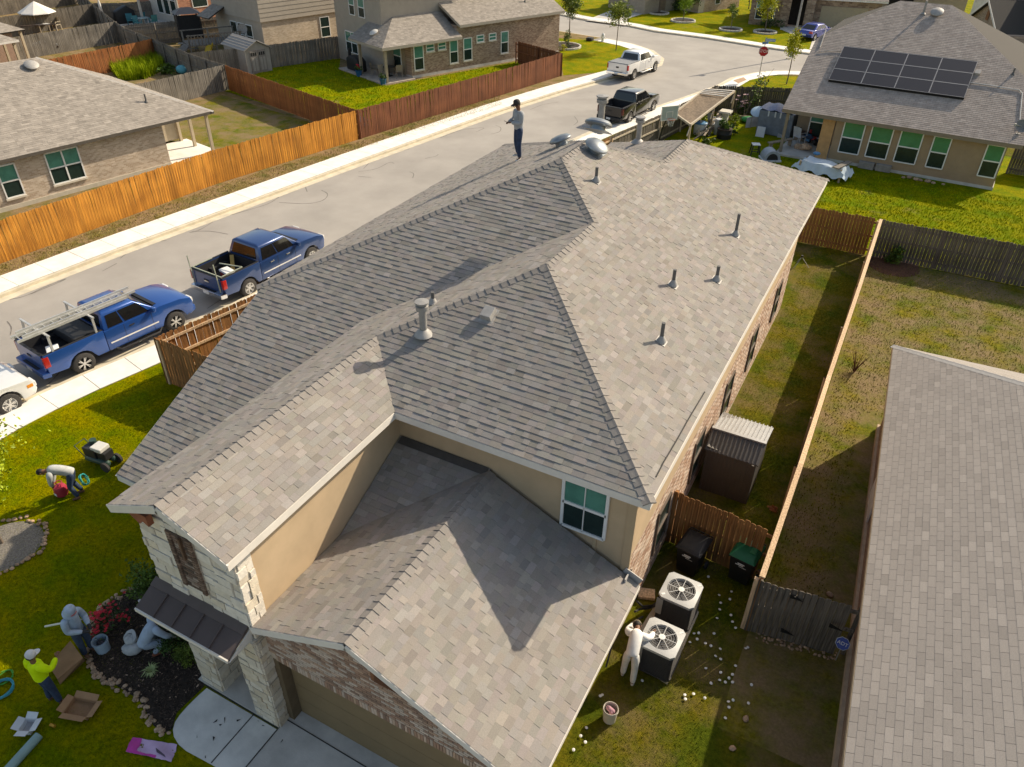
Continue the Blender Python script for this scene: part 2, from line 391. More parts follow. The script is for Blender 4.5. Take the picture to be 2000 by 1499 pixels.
# lawns
def lawn(px, M, z=.004, pts=None): return sheet('lawn', pts or Gs(px), z, M)
lawn(None, GR_FRONT, pts=[offset(NEARC, 1.45)[i] for i in range(6)]+[Vector((-15, 14.8, 0)), Vector((-2.9, 14.2, 0)), Vector((-8, 6, 0)), Vector((-8.4, 2.5, 0)), Vector((-9, -8, 0)), Vector((-22.5, -8, 0))])
lawn(None, GR_DRY, pts=[(-.2, 10, 0), (12, 10, 0), (12, 36.2, 0), (-.2, 36.2, 0)])
lawn(None, GR_YARD, pts=[(-12, 36.4, 0), (14, 36.4, 0), (14, 56, 0), (-16, 56, 0)])
lawn([(560, 120), (703, 214), (1010, 124), (1095, 158), (930, 205), (703, 262)][:0] or [(437, 178), (530, 130), (665, 115), (662, 137), (755, 168), (806, 158), (1008, 121), (1092, 150), (706, 262)], GR_YARD)
lawn([(330, 245), (430, 185), (700, 268), (640, 292), (560, 316), (410, 365), (330, 330)], GR_DRY)
lawn([(0, 512), (0, 430), (380, 330), (440, 345)], GR_DRY, .008)
lawn([(1100, 148), (1090, 75), (1180, 80), (1260, 100), (1272, 122), (1195, 140)], GR_FAR)
lawn([(1430, 185), (1452, 160), (1500, 148), (1560, 150), (1560, 185)], GR_FAR)
# ================================================================== main house
K = .45; E = 5.4; NRM = sqrt(1+K*K)
SHIN = mat('shingle_weathered', (.268, .246, .225), .93, .10, 60, .25, 400, tone=True, spec=.2)
SHIN_CAP = mat('shingle_cap', (.250, .228, .208), .93, .10, 60, .25, 400, orand=.10, spec=.2)
UNDER = mat('roof_underlay', (.05, .045, .04), .95, 0)
TRIM = mat('trim_white', (.70, .66, .60), .6, .05, 3)
STUCCO = mat('stucco_tan', (.52, .385, .245), .92, .06, 1.5, .25, 120)
BRICK = mat('brick_tone', (1, 1, 1), .9, .10, 30, .35, 90, tone=True, spec=.2)
MORT = mat('mortar_pale', (.56, .47, .38), .95, .12, 20, .3, 80)
STONE = mat('limestone', (.70, .65, .57), .9, .10, 5, .55, 26, tone=True, spec=.2)
GLASS_UP = mat('glass_blind', (.075, .24, .185), .10, .14, 3, spec=.6)
GLASS_LO = mat('glass_screen', (.012, .030, .028), .25, .15, 3, spec=.4)
VINYL = mat('vinyl_white', (.78, .78, .76), .4, .03)
DARKM = mat('dark_void', (.02, .018, .016), .9, .2)
BR_COLS = [(.40, .25, .175), (.46, .31, .22), (.52, .38, .29), (.36, .23, .165), (.58, .46, .37), (.30, .20, .15), (.12, .085, .07)]
def roof_plane(parent, poly, ndir, pieces, O=None, k=None, **kw):
    """poly 3D convex; ndir = horizontal facing"""
    k = k or K; n = Vector((ndir[0]*k, ndir[1]*k, 1)).normalized(); u = Vector((-ndir[1], ndir[0], 0))
    fr = Frame(O or poly[0], u, n); pieces += shingles(fr, poly, **kw)
    b = MB(); q = [Vector(p)-n*.006 for p in poly]; b.ext(q, n*-.10); return b
def fascia(parent, pts, drop=.16, M=None, th=.03):
    for a, b in zip(pts, pts[1:]):
        m_ = MB(); m_.bar(Vector(a)-Vector((0, 0, drop/2+.005)), Vector(b)-Vector((0, 0, drop/2+.005)), th, drop); m_.build('fascia', M or TRIM, parent)
def window(parent, O, u, n, w_, h_, mull=1, up=GLASS_UP, lo=GLASS_LO, cross=False, FM=None, sill=False):
    """O = lower left corner on wall; u along, n out"""
    O, u, n = Vector(O), Vector(u).normalized(), Vector(n).normalized(); z = Vector((0, 0, 1)); FM = FM or VINYL
    f = MB(); t = .055
    def bar(a0, b0, a1, b1, d=.05): f.bar(O+u*a0+z*b0+n*.02, O+u*a1+z*b1+n*.02, d, t if d else t, up=n)
    for a, b, c, d in ((0, 0, w_, 0), (0, h_, w_, h_), (0, 0, 0, h_), (w_, 0, w_, h_), (0, h_*.5, w_, h_*.5)): bar(a, b, c, d, .065)
    for i in range(1, mull): bar(w_*i/mull, 0, w_*i/mull, h_, .08)
    if cross:
        for i in range(mull): bar(w_*(i+.5)/mull, 0, w_*(i+.5)/mull, h_, .018)
    o = f.build('window', FM, parent)
    for k, (b0, b1, M) in enumerate(((0, h_*.5, lo), (h_*.5, h_, up))):
        for i in range(mull):
            p = MB(); a0, a1 = w_*i/mull, w_*(i+1)/mull
            p.ext([O+u*a0+z*b0+n*.004, O+u*a1+z*b0+n*.004, O+u*a1+z*b1+n*.004, O+u*a0+z*b1+n*.004], n*.012); p.build('pane', M, o)
    if sill:
        s_ = MB(); s_.bar(O-u*.08+n*.05-z*.07, O+u*(w_+.08)+n*.05-z*.07, .10, .08, up=n); s_.build('sill', mat('sill_pale', (.6, .54, .45), .9), o)
    return o
H = thing('family_house', 'large two storey house with weathered grey shingle hip roof, stone tower and garage', 'house', (-8.5, 5.6, 0), world=True)
zc = lambda d: E+K*d
rx = -6.75; rz = zc(4.33); tz = zc(6.18); gz = zc(1.47)
e1, e2 = (-2.42, 10.16, E), (-2.42, 29.67, E); P2 = (rx, 14.49, rz); BP = (rx, 25.34, rz); FV = (rx, 17.31, rz); BV = (rx, 22.89, rz)
T1 = (-8.6, 19.16, tz); T2 = (-8.6, 21.04, tz); LC1 = (-14.78, 12.98, E); LC2 = (-14.78, 27.22, E)
V1 = (-11.11, 12.95, E); GA = (-9.64, 5.34, gz); GB = (-9.64, 11.63, gz); IC = (-8.17, 10.16, E); GR = (-8.17, 5.34, E); GL = (-11.11, 5.34, E)
LZ = E-K*(12.98-7.48)
gzr = 4.33; ge = gzr-K*3.6
gR0, gR1 = (-2.45, 5.6, ge), (-2.45, 10.52, ge); gA, gB = (-6.05, 5.6, gzr), (-6.05, 10.6, gzr); gl = gzr-K*2.37
gL0, gV = (-8.42, 5.6, gl), (-8.42, 8.23, gl)
PC = []; UND = []
kw = dict(sp=.085, warm=1, th=.013, wmin=.13, wmax=.30)
UND.append(roof_plane(H, [e1, e2, BP, P2], (1, 0), PC, **kw)); UND.append(roof_plane(H, [FV, BV, T2, T1], (1, 0), PC, O=e1, **kw))
UND.append(roof_plane(H, [LC1, V1, FV, T1], (0, -1), PC, **kw)); UND.append(roof_plane(H, [(-14.6, 7.48, LZ), (-10.92, 7.48, LZ), (-10.92, 12.98, E), (-14.6, 12.98, E)], (0, -1), PC, O=LC1, **kw))
UND.append(roof_plane(H, [GL, GA, (-9.64, 14.42, gz), V1], (-1, 0), PC, **kw)); UND.append(roof_plane(H, [GB, P2, FV, (-9.64, 14.42, gz)], (-1, 0), PC, O=GL, **kw))
UND.append(roof_plane(H, [IC, e1, P2, GB], (0, -1), PC, **kw)); UND.append(roof_plane(H, [GR, IC, GB, GA], (1, 0), PC, **kw))
UND.append(roof_plane(H, [LC1, T1, T2, LC2], (-1, 0), PC, **kw)); UND.append(roof_plane(H, [LC2, (-11.07, 27.22, E), BV, T2], (0, 1), PC, **kw))
UND.append(roof_plane(H, [BV, BP, (-11.07, 29.66, E), (-11.07, 27.2, E)], (-1, 0), PC, O=(-11.07, 27, E), **kw)); UND.append(roof_plane(H, [e2, BP, (-11.07, 29.67, E)], (0, 1), PC, **kw))
UND.append(roof_plane(H, [gR0, gR1, (-6.05, 10.52, gzr), gA], (1, 0), PC, **kw)); UND.append(roof_plane(H, [gA, (-6.05, 10.6, gzr), gV, gL0], (-1, 0), PC, O=gL0, **kw))
UND.append(roof_plane(H, [gV, (-6.05, 10.6, gzr), (-8.42, 10.6, gzr)], (0, -1), PC, **kw))
for b in UND: b.build('roof_deck', UNDER, H)
emit(PC, H, 'shingle', SHIN, 300, 'shingle_field')
nx = lambda a, b: Vector((a*K, b*K, 1)).normalized()
for p0, p1, nl, nr in ((GA, GB, (-1, 0), (1, 0)), (GB, P2, (-1, 0), (0, -1)), (e1, P2, (0, -1), (1, 0)), (P2, FV, (-1, 0), (1, 0)), (FV, T1, (0, -1), (1, 0)), (LC1, T1, (-1, 0), (0, -1)),
                       (T1, T2, (-1, 0), (1, 0)), (BV, T2, (0, 1), (1, 0)), (LC2, T2, (-1, 0), (0, 1)), (BV, BP, (-1, 0), (1, 0)), (e2, BP, (0, 1), (1, 0)), (gA, (-6.05, 10.5, gzr), (-1, 0), (1, 0))):
    caps(p0, p1, nx(*nl), nx(*nr), H, SHIN_CAP)
# fascia boards
fascia(H, [e1, e2], .17); fascia(H, [IC, e1], .17); fascia(H, [GR, (-8.17, 10.16, E)], .17); fascia(H, [LC1, LC2], .17); fascia(H, [(-14.6, 7.48, LZ), (-10.9, 7.48, LZ)], .17); fascia(H, [(-14.6, 7.48, LZ), (-14.6, 12.98, E)], .17)
fascia(H, [GL, GA], .17); fascia(H, [GA, GR], .17); fascia(H, [GL, (-11.11, 12.9, E)], .17); fascia(H, [gL0, gA], .15); fascia(H, [gA, gR0], .15); fascia(H, [gR0, gR1], .12)
# soffits
def soffit(poly, z): b = MB(); b.prism(poly, z-.02, z); b.build('soffit', TRIM, H)
soffit([(-2.45, 10.2), (-2.45, 29.6), (-2.9, 29.6), (-2.9, 10.2)], E-.14); soffit([(-8.1, 10.2), (-2.9, 10.2), (-2.9, 10.62), (-8.1, 10.62)], E-.14)
# walls
def wall(lo, hi, M, name='wall'): b = MB(); b.b2(lo, hi); return b.build(name, M, H)
wall((-10.66, 10.62, 2.72), (-2.9, 29.2, E-.13), STUCCO); wall((-10.62, 10.64, 0), (-2.92, 29.18, 2.72), MORT)
wall((-14.33, 13.45, 0), (-10.7, 26.8, E-.13), STUCCO); wall((-14.2, 7.9, 0), (-10.95, 13.45, LZ+.05), STUCCO)
wall((-10.86, 6.0, 2.75), (-8.44, 12.5, E-.13), STUCCO)
b = MB(); b.ext([(-10.86, 5.95, 2.7), (-8.46, 5.95, 2.7), (-8.46, 5.95, E), (-9.66, 5.95, E+.5), (-10.86, 5.95, E)], (0, .1, 0)); b.build('wall', MORT, H)
b = MB(); b.ext([(-8.3, 10.7, gzr-.2), (-6.05, 10.7, gzr), (-2.9, 10.7, ge)], (0, .05, 0)); b.build('wall', STUCCO, H)
wall((-8.36, 6.12, 0), (-3.0, 10.6, 2.6), STUCCO); 
# corner boards on the upper storey (trim bands of stucco)
for lo, hi in (((-2.93, 10.585, 2.75), (-2.75, 10.66, E-.15)), ((-3.6, 10.585, 3.05), (-3.52, 10.62, E-.15)), ((-8.47, 5.9, 3.0), (-8.405, 6.02, E-.15))): wall(lo, hi, mat('stucco_band', (.47, .345, .215), .92, .05, 1.5, .2, 120), 'trim_band')
# brick of the right hand wall, lower storey
frR = Frame((-2.92, 10.64, 0), (0, 1, 0), (1, 0, 0))
pcs = masonry(frR, [(-2.92, 10.64, .15), (-2.92, 29.18, .15), (-2.92, 29.18, 2.72), (-2.92, 10.64, 2.72)], .203, .068, .011, .016, .15, cols=BR_COLS[:5]+[(.62, .50, .40)]*2)
frF = Frame((-8.36, 5.8, 0), (1, 0, 0), (0, -1, 0))
zr = lambda x: (gzr-K*abs(x+6.05))-.13
pf = masonry(frF, [(-8.36, 5.8, 2.36), (-2.95, 5.8, 2.36), (-2.95, 5.8, zr(-2.95)), (-6.05, 5.8, zr(-6.05)), (-8.36, 5.8, zr(-8.36))], .203, .068, .011, .014, .14, cols=BR_COLS[:6]+[(.56, .46, .38)]*3)
pf += masonry(Frame((-8.36, 5.8, 2.15), (1, 0, 0), (0, -1, 0)), [(-8.2, 5.8, 2.15), (-2.95, 5.8, 2.15), (-2.95, 5.8, 2.355), (-8.2, 5.8, 2.355)], .068, .203, .011, .014, .14, cols=BR_COLS[:6]+[(.55, .44, .36)]*2)
pf += masonry(Frame((-2.93, 5.8, 0), (0, 1, 0), (1, 0, 0)), [(-2.93, 5.8, .15), (-2.93, 10.5, .15), (-2.93, 10.5, 2.6), (-2.93, 5.8, 2.6)], .203, .068, .011, .014, .14, cols=BR_COLS[:5]+[(.62, .5, .4)]*2)
emit(pf+pcs, H, 'brick', BRICK, 300, 'brickwork')
b = MB(); b.ext([(-8.36, 5.81, 2.14), (-2.94, 5.81, 2.14), (-2.94, 5.81, zr(-2.94)), (-6.05, 5.81, zr(-6.05)), (-8.36, 5.81, zr(-8.36))], (0, .3, 0)); b.b2((-2.94, 5.81, 0), (-3.3, 10.6, 2.6)); b.build('wall', MORT, H)
# garage door
DOOR = mat('garage_door_tan', (.235, .165, .085), .65, .06, 2, .05, 60)
gd = MB(); gd.b2((-8.2, 6.06, .01), (-3.32, 6.11, 2.2)); gd = gd.build('garage_door', DOOR, H)
for i in range(4):
    p = MB(); p.b2((-8.18, 6.045, .02+i*.535), (-3.34, 6.07, .02+i*.535+.525)); p.build('panel', DOOR, gd, bevel=.006)
b = MB(); b.b2((-8.36, 5.82, 0), (-8.2, 6.1, 2.15)); b.build('door_jamb', mat('jamb_brown', (.16, .115, .065), .8, .1), H)
# gable vent (brown louvre triangle)
LOUV = mat('louvre_brown', (.21, .085, .035), .7, .15, 20)
gv = MB(); gv.ext([(-5.75, 5.775, 3.3), (-4.95, 5.775, 3.3), (-4.95, 5.775, 3.62), (-5.75, 5.775, 3.98)], (0, .02, 0)); gv = gv.build('gable_vent', LOUV, H)
for i in range(6): s_ = MB(); zz = 3.36+i*.075; s_.box((-5.35+.0, 5.76, zz), (.62-.085*max(0, i-3), .03, .03), Matrix.Rotation(.6, 3, 'X')); s_.build('slat', LOUV, gv)
# window of the upper storey
wz = 3.56; window(H, (-4.33, 10.6, wz), (1, 0, 0), (0, -1, 0), .97, 1.36, 1, cross=True)
for yy, hh in ((13.2, 1.4), (16.2, 1.4), (19.4, 1.4), (22.6, 1.4), (26.4, 1.4)): window(H, (-2.9, yy, .8), (0, 1, 0), (1, 0, 0), .9, hh, 1, up=GLASS_LO, FM=mat('frame_dark', (.12, .09, .07), .5))
# flashing along the upper wall
FLASH = mat('flashing_metal', (.10, .095, .09), .5, .1, metal=.4)
b = MB(); n = nx(0, -1); b.ext([Vector((-8.38, 10.6, gzr+.02)), Vector((-6.1, 10.6, gzr+.02)), Vector((-6.1, 10.42, gzr-.06)), Vector((-8.38, 10.42, gzr-.06))], n*.006); b.build('flashing', FLASH, H)
b = MB(); b.box((-2.66, 10.56, ge+.10), (.42, .02, .30), Matrix.Rotation(.4, 3, 'Y')); b.box((-2.72, 10.45, ge+.10), (.03, .24, .26)); b.build('kickout_flashing', mat('galvanised', (.42, .40, .38), .6, .1), H)
# ---------------- stone tower, columns, porch
ST_COLS = [(1, 1, 1), (1.05, 1.04, 1.02), (.95, .93, .88), (1.0, .95, .86), (1.05, 1.05, 1.05), (.9, .86, .8)]
zt = lambda x: (E+.5)-(abs(x+9.66))*K-.1
frT = Frame((-10.88, 5.66, 0), (1, 0, 0), (0, -1, 0))
ps = []
for poly in ([(-10.88, 5.66, 3.0), (-10.02, 5.66, 3.0), (-10.02, 5.66, zt(-10.02)), (-10.88, 5.66, zt(-10.88))], [(-9.38, 5.66, 3.0), (-8.43, 5.66, 3.0), (-8.43, 5.66, zt(-8.43)), (-9.38, 5.66, zt(-9.38))],
             [(-10.02, 5.66, 3.0), (-9.38, 5.66, 3.0), (-9.38, 5.66, 3.62), (-10.02, 5.66, 3.62)], [(-10.02, 5.66, 5.1), (-9.38, 5.66, 5.1), (-9.38, 5.66, zt(-9.38)), (-9.66, 5.66, zt(-9.66)), (-10.02, 5.66, zt(-10.02))]):
    ps += masonry(frT, poly, .42, .2, .014, .05, .05, wvar=.4, hvar=.25, cols=ST_COLS, uneven=.45)
ps += masonry(Frame((-8.43, 5.66, 0), (0, 1, 0), (1, 0, 0)), [(-8.43, 5.62, 2.9), (-8.43, 6.0, 2.9), (-8.43, 6.0, E-.15), (-8.43, 5.62, E-.15)], .3, .2, .014, .04, .05, wvar=.4, hvar=.25, cols=ST_COLS, uneven=.5)
ps += masonry(Frame((-10.88, 6.2, 0), (0, -1, 0), (-1, 0, 0)), [(-10.88, 5.66, 3.0), (-10.88, 9, 3.0), (-10.88, 9, E-.15), (-10.88, 5.66, E-.15)], .42, .2, .014, .04, .05, wvar=.4, hvar=.25, cols=ST_COLS, uneven=.5)
for cx0, cx1, cy0, cy1 in ((-10.62, -10.0, 5.6, 6.2), (-8.99, -8.37, 5.56, 6.1)):
    for O, u, n, L in (((cx0, cy0, 0), (1, 0, 0), (0, -1, 0), cx1-cx0), ((cx1, cy0, 0), (0, 1, 0), (1, 0, 0), cy1-cy0), ((cx0, cy1, 0), (0, -1, 0), (-1, 0, 0), cy1-cy0)):
        O = Vector(O); u = Vector(u); top = 2.86
        ps += masonry(Frame(O, u, n), [O, O+u*L, O+u*L+Vector((0, 0, top)), O+Vector((0, 0, top))], .34, .19, .014, .03, .05, wvar=.4, hvar=.25, cols=[(.97, .93, .86), (.92, .86, .76), (1, .97, .92), (.88, .8, .68)], uneven=.5)
    b = MB(); b.b2((cx0+.005, cy0+.005, 0), (cx1-.005, cy1-.005, 2.9)); b.build('column', mat('stone_mortar', (.56, .51, .43), .95, .1, 10, .3, 60), H)
emit(ps, H, 'stone', STONE, 300, 'stonework')
b = MB(); b.ext([(-10.87, 5.67, 2.85), (-8.44, 5.67, 2.85), (-8.44, 5.67, zt(-8.44)), (-9.66, 5.67, zt(-9.66)), (-10.87, 5.67, zt(-10.87))], (0, .3, 0)); b.build('wall', MATS['stone_mortar'], H)
# brick filled window niche of the tower
b = MB(); b.b2((-10.02, 5.60, 3.62), (-9.38, 5.66, 5.1)); nic = b.build('niche_back', mat('niche_mortar', (.42, .37, .31), .95, .2, 20), H)
pn = []
for k, (x0, x1) in enumerate(((-10.02, -9.9), (-9.5, -9.38))): pn += masonry(Frame((x0, 5.6, 3.62), (1, 0, 0), (0, -1, 0)), [(x0, 5.6, 3.62), (x1, 5.6, 3.62), (x1, 5.6, 5.1), (x0, 5.6, 5.1)], .13, .07, .014, .045, .2, bond=0, cols=[(.20, .13, .095), (.25, .17, .125), (.15, .10, .075)])
pn += masonry(Frame((-9.9, 5.6, 3.62), (1, 0, 0), (0, -1, 0)), [(-9.9, 5.6, 3.62), (-9.5, 5.6, 3.62), (-9.5, 5.6, 5.1), (-9.9, 5.6, 5.1)], .2, .07, .012, .012, .25, cols=[(.16, .11, .085), (.22, .15, .115), (.10, .075, .06), (.3, .24, .2)])
emit(pn, H, 'niche_brick', BRICK, 90, 'niche_brickwork')
b = MB(); b.bar((-9.66, 5.56, 4.5), (-9.66, 5.56, 5.05), .05, .05); b.build('niche_bar', mat('rust_brown', (.14, .08, .05), .8, .2), H)
# metal awning over the porch
AWN = mat('awning_metal', (.105, .080, .074), .55, .05, 3, spec=.25)
a0, a1, a2, a3 = Vector((-10.98, 5.62, 3.22)), Vector((-8.5, 5.62, 3.22)), Vector((-8.5, 5.02, 2.93)), Vector((-10.98, 5.02, 2.93))
aw = MB(); aw.ext([a0, a1, a2, a3], (0, 0, -.05)); aw = aw.build('awning', AWN, H)
b = MB(); b.ext([a0+Vector((0, 0, .012)), a1+Vector((0, 0, .012)), a1+(a2-a1)*.28+Vector((0, 0, .012)), a0+(a3-a0)*.28+Vector((0, 0, .012))], (0, 0, .015)); b.build('head_flashing', mat('awning_head', (.125, .098, .088), .6, .05, spec=.25), aw)
for i in range(1, 5):
    p = a0+(a1-a0)*(i/5); q = a3+(a2-a3)*(i/5); b = MB(); b.bar(p+(q-p)*.28+Vector((0, 0, .015)), q+Vector((0, 0, .015)), .03, .05); b.build('seam', AWN, aw)
b = MB(); b.bar(a3-Vector((0, .015, .04)), a2-Vector((0, .015, .04)), .03, .09); b.build('awning_edge', TRIM, aw)
b = MB(); b.ext([a1+Vector((.01, 0, -.06)), a2+Vector((.01, 0, -.06)), a1+Vector((.01, 0, -.36))], (.02, 0, 0)); b.build('awning_end', TRIM, aw)
b = MB(); b.ext([(-10.66, 5.42, E+.05), (-10.2, 5.42, E+.05), (-10.2, 5.42, E-.2), (-10.35, 5.42, E-.12), (-10.45, 5.42, E-.24), (-10.66, 5.42, E-.1)], (0, .12, 0)); b.build('corbel_bracket', mat('corbel_red', (.27, .095, .05), .85, .15), H)
# porch back wall
wall((-10.7, 8.4, 0), (-8.4, 8.5, 2.85), STUCCO)
# ---------------- roof vents
GALV = mat('vent_grey', (.30, .29, .275), .55, .12, 8, metal=.2); PVC = mat('pipe_grey', (.12, .115, .11), .6, .1); BOOT = mat('flashing_light', (.36, .345, .325), .6, .1, metal=.1); LEAD = mat('turtle_vent_metal', (.24, .265, .285), .35, .15, 4, metal=.55)
def on_plane(px, py, P, nd):
    n = nx(*nd); d = ray(px, py); return CP+d*(n.dot(Vector(P)-CP)/n.dot(d)), n
def pipe(px, py, top_py, P, nd, r=.045, cap=False, lbl=None):
    o, n = on_plane(px, py, P, nd)
    hgt = .8 if cap else .75
    # height from photo
    lo, hi = 0.1, 2.5
    for _ in range(30):
        md = (lo+hi)/2; d = o+Vector((0, 0, md))-CP; y = 749.5-FPX*d.dot(CU)/d.dot(CF)
        if y > top_py: lo = md
        else: hi = md
    hgt = lo; t = MB(); t.cyl((0, 0, -.05), (0, 0, hgt), r, n=12); v = t.build('vent_pipe', PVC if not cap else GALV, H, smooth=True); v.location = o
    f = MB(); Mn = n.to_track_quat('Z', 'Y').to_matrix(); f.box(n*.02, (.24, .26, .012), Mn); f.lathe([(r*2.6, 0), (r*2.2, .05), (r*1.25, .13), (r*1.02, .15)], 14, n*.02); f.build('flashing_boot', BOOT, v, smooth=True)
    if cap:
        c = MB(); c.lathe([(r, hgt-.12), (r*1.7, hgt-.1), (r*1.75, hgt+.0), (r*1.2, hgt+.02), (r*1.2, hgt+.05), (r*1.9, hgt+.06), (r*1.9, hgt+.1), (.001, hgt+.12)], 16); c.build('vent_cap', GALV, v, smooth=True)
PR = (e1, (1, 0)); PP2 = (e1, (0, -1)); PB = (GL, (-1, 0))
for px, py, ty in ((1164, 355, 327), (1436, 460, 418), (1314, 558, 527), (1399, 548, 520), (1291, 668, 631)): pipe(px, py, ty, *PR)
pipe(846, 594, 571, *PB)
pipe(828, 655, 597, *PP2, r=.085, cap=True)
pipe(1172, 258, 194, LC1, (-1, 0), r=.10, cap=True); pipe(1246, 280, 234, (rx, 22, rz), (-1, 0), r=.10, cap=True)
for px, py, P, nd in ((1160, 296, e1, (1, 0)), (1098, 284, LC1, (-1, 0)), (1166, 257, LC2, (0, 1))):
    o, n = on_plane(px, py, P, nd); Mn = n.to_track_quat('Z', 'Y').to_matrix()
    t = MB(); t.box(n*.02, (.62, .62, .02), Mn); t.lathe([(.2, 0), (.2, .12), (.33, .12), (.37, .16), (.36, .2), (.27, .27), (.12, .30), (.001, .305)], 24, n*.02, Mn); v = t.build('roof_turbine_vent', LEAD, H, smooth=35); v.location = o
o, n = on_plane(955, 617, *PP2); Mn = n.to_track_quat('Z', 'Y').to_matrix()
t = MB(); t.box(n*.09, (.26, .3, .16), Mn); t.box(n*.01, (.36, .42, .015), Mn); v = t.build('box_vent', BOOT, H, bevel=.01); v.location = o
# cable lying on the roof
b = MB(); P = [on_plane(x, y, *PR)[0]+Vector((0, 0, .03)) for x, y in ((1376, 768), (1345, 820), (1318, 868), (1296, 905), (1281, 934))]; b.tube(P, .014, 6); b.build('roof_cable', mat('cable_black', (.03, .028, .026), .6), H)
# utility boxes and conduit on the right hand wall
UT = mat('utility_grey', (.42, .44, .45), .5, .1, metal=.3); UTB = mat('utility_blue', (.30, .42, .50), .5, .08)
for (y0, y1, z0, z1, d, M, nm) in ((7.2, 7.65, 1.1, 1.75, .16, UTB, 'meter_box'), (6.85, 7.12, 1.2, 1.7, .2, UT, 'meter_box'), (6.55, 6.62, .1, 1.7, .07, UT, 'conduit'), (10.75, 11.0, 1.3, 1.7, .12, UT, 'junction_box'), (14.6, 14.85, 1.2, 1.6, .12, UT, 'junction_box')):
    b = MB(); b.b2((-2.9, y0, z0), (-2.9+d, y1, z1)); b.build(nm, M, H, bevel=.012)
b = MB(); b.tube([(-2.83, 7.0, 1.2), (-2.83, 6.95, .5), (-2.8, 6.95, .02)], .03); b.build('conduit', UT, H, smooth=True)
b = MB(); b.tube([(-2.85, 11.2, 2.3), (-2.82, 10.9, 1.6), (-2.8, 10.4, .9), (-2.75, 9.9, .45)], .02); b.build('wall_cable', MATS['cable_black'], H)
# porch slab, walk and drive
# ================================================================== fences
def wood(name, c, c2=None, var=.22):
    """streaky plank wood, grain along z"""
    if name in MATS: return MATS[name]
    M = mat(name, c, .85, var, 1, .3, 60, col2=c2, orand=.22); N = M.node_tree.nodes; L = M.node_tree.links
    tc = [n for n in N if n.type == 'TEX_COORD'][0]; mp = N.new('ShaderNodeMapping'); mp.inputs['Scale'].default_value = (22, 22, 1.1)
    oi = N.new('ShaderNodeObjectInfo'); ad = N.new('ShaderNodeVectorMath'); ad.operation = 'ADD'
    L.new(tc.outputs['Object'], mp.inputs['Vector']); L.new(mp.outputs['Vector'], ad.inputs[0]); L.new(oi.outputs['Location'], ad.inputs[1])
    for n in N:
        if n.type == 'TEX_NOISE': L.new(ad.outputs[0], n.inputs['Vector'])
    return M
W_ORANGE = wood('cedar_orange', (.42, .155, .018), (.56, .24, .035)); W_RED = wood('stain_redbrown', (.135, .042, .017), (.21, .075, .032))
W_GREY = wood('weathered_grey', (.13, .115, .095), (.23, .205, .175)); W_DARK = wood('weathered_dark', (.085, .070, .055), (.17, .145, .115))
W_CEDAR = wood('cedar_brown', (.20, .085, .026), (.31, .145, .05)); W_PALE = wood('pine_pale', (.55, .37, .22), (.66, .47, .30)); W_BRED = wood('stain_rust', (.27, .085, .022), (.35, .13, .04))
PICK = []
def picket_mesh(M, h, dog=True):
    b = MB(); w2, t = .068, .016; c = .028 if dog else 0.0
    b.ext([(-w2, -t/2, 0), (w2, -t/2, 0), (w2, -t/2, h-c), (w2-c, -t/2, h), (-w2+c, -t/2, h), (-w2, -t/2, h-c)] if dog else [(-w2, -t/2, 0), (w2, -t/2, 0), (w2, -t/2, h), (-w2, -t/2, h)], (0, t, 0))
    return b.mesh('picket', M)
def fence(label, pts, M, h=1.83, rail_side=1, RM=None, group=None, step=.145, gap=0.0, posts=True, Mseg=None, name='wood_fence', wob=.012):
    """rail_side +1 = left of travel direction"""
    pts = [Vector((p[0], p[1], 0)) for p in pts]; T = thing(name, label, 'fence', pts[0], group=group); RM = RM or M
    mesh = picket_mesh(M, h); line = resample(pts, step); n = 0; o0 = pts[0]; extra = MB()
    for i in range(len(line)-1):
        d = line[i+1]-line[i]; a = atan2(d.y, d.x); sc = rnd.uniform(.985, 1.012)
        M4 = Matrix.Translation(line[i]-o0+Vector((0, 0, rnd.uniform(0, .015)))) @ Matrix.Rotation(a+rnd.uniform(-.03, .03), 4, 'Z') @ Matrix.Rotation(rnd.uniform(-wob, wob), 4, 'X') @ Matrix.Diagonal((1-gap+rnd.uniform(-.03, .02), 1, sc, 1))
        if n < 300: inst('picket', mesh, T, M4)
        else:
            extra.add([M4 @ v.co for v in mesh.vertices], [tuple(p.vertices) for p in mesh.polygons])
        n += 1
    if extra.v: extra.build('picket_run', M, T, kind='stuff')
    for a, b in zip(pts, pts[1:]):
        d = (b-a).normalized(); s_ = Vector((-d.y, d.x, 0))*rail_side
        for z in (.28, h*.52, h-.22):
            r_ = MB(); r_.bar(a-o0+s_*.035+Vector((0, 0, z)), b-o0+s_*.035+Vector((0, 0, z)), .045, .09); r_.build('rail', RM, T)
        if posts:
            L = (b-a).length; k = max(1, int(L/2.4))
            for i in range(k+1):
                p = MB(); c = a-o0+d*(L*i/k)+s_*.10; p.b2((c.x-.045, c.y-.045, 0), (c.x+.045, c.y+.045, h-.06)); p.build('post', RM, T)
    return T
def tops(l, z=1.83): return [G(a, b, z) for a, b in l]
CORN = G(703, 272)
fence('bright orange cedar fence along the pavement opposite the parked trucks', [Vector((-34.7, 6, 0)), G(0, 516), G(420, 361), CORN], W_ORANGE, 1.83, 1)
fence('dark red-brown stained fence along the pavement, beside the patio house', [CORN, G(980, 137, 1.83), G(1098, 103, 1.83)], W_RED, 1.83, 1)
fence('short red-brown fence running from the pavement fence to the patio house wall', tops([(1098, 103), (1010, 80)]), W_RED, 1.8, 1)
fence('red-brown fence dividing the two lawns across the street', [CORN, G(437, 127, 1.83)], W_BRED, 1.83, -1, W_RED)
LG = tops([(437, 127), (369, 105), (295, 75), (240, 53), (221, 40), (179, 6.5)])
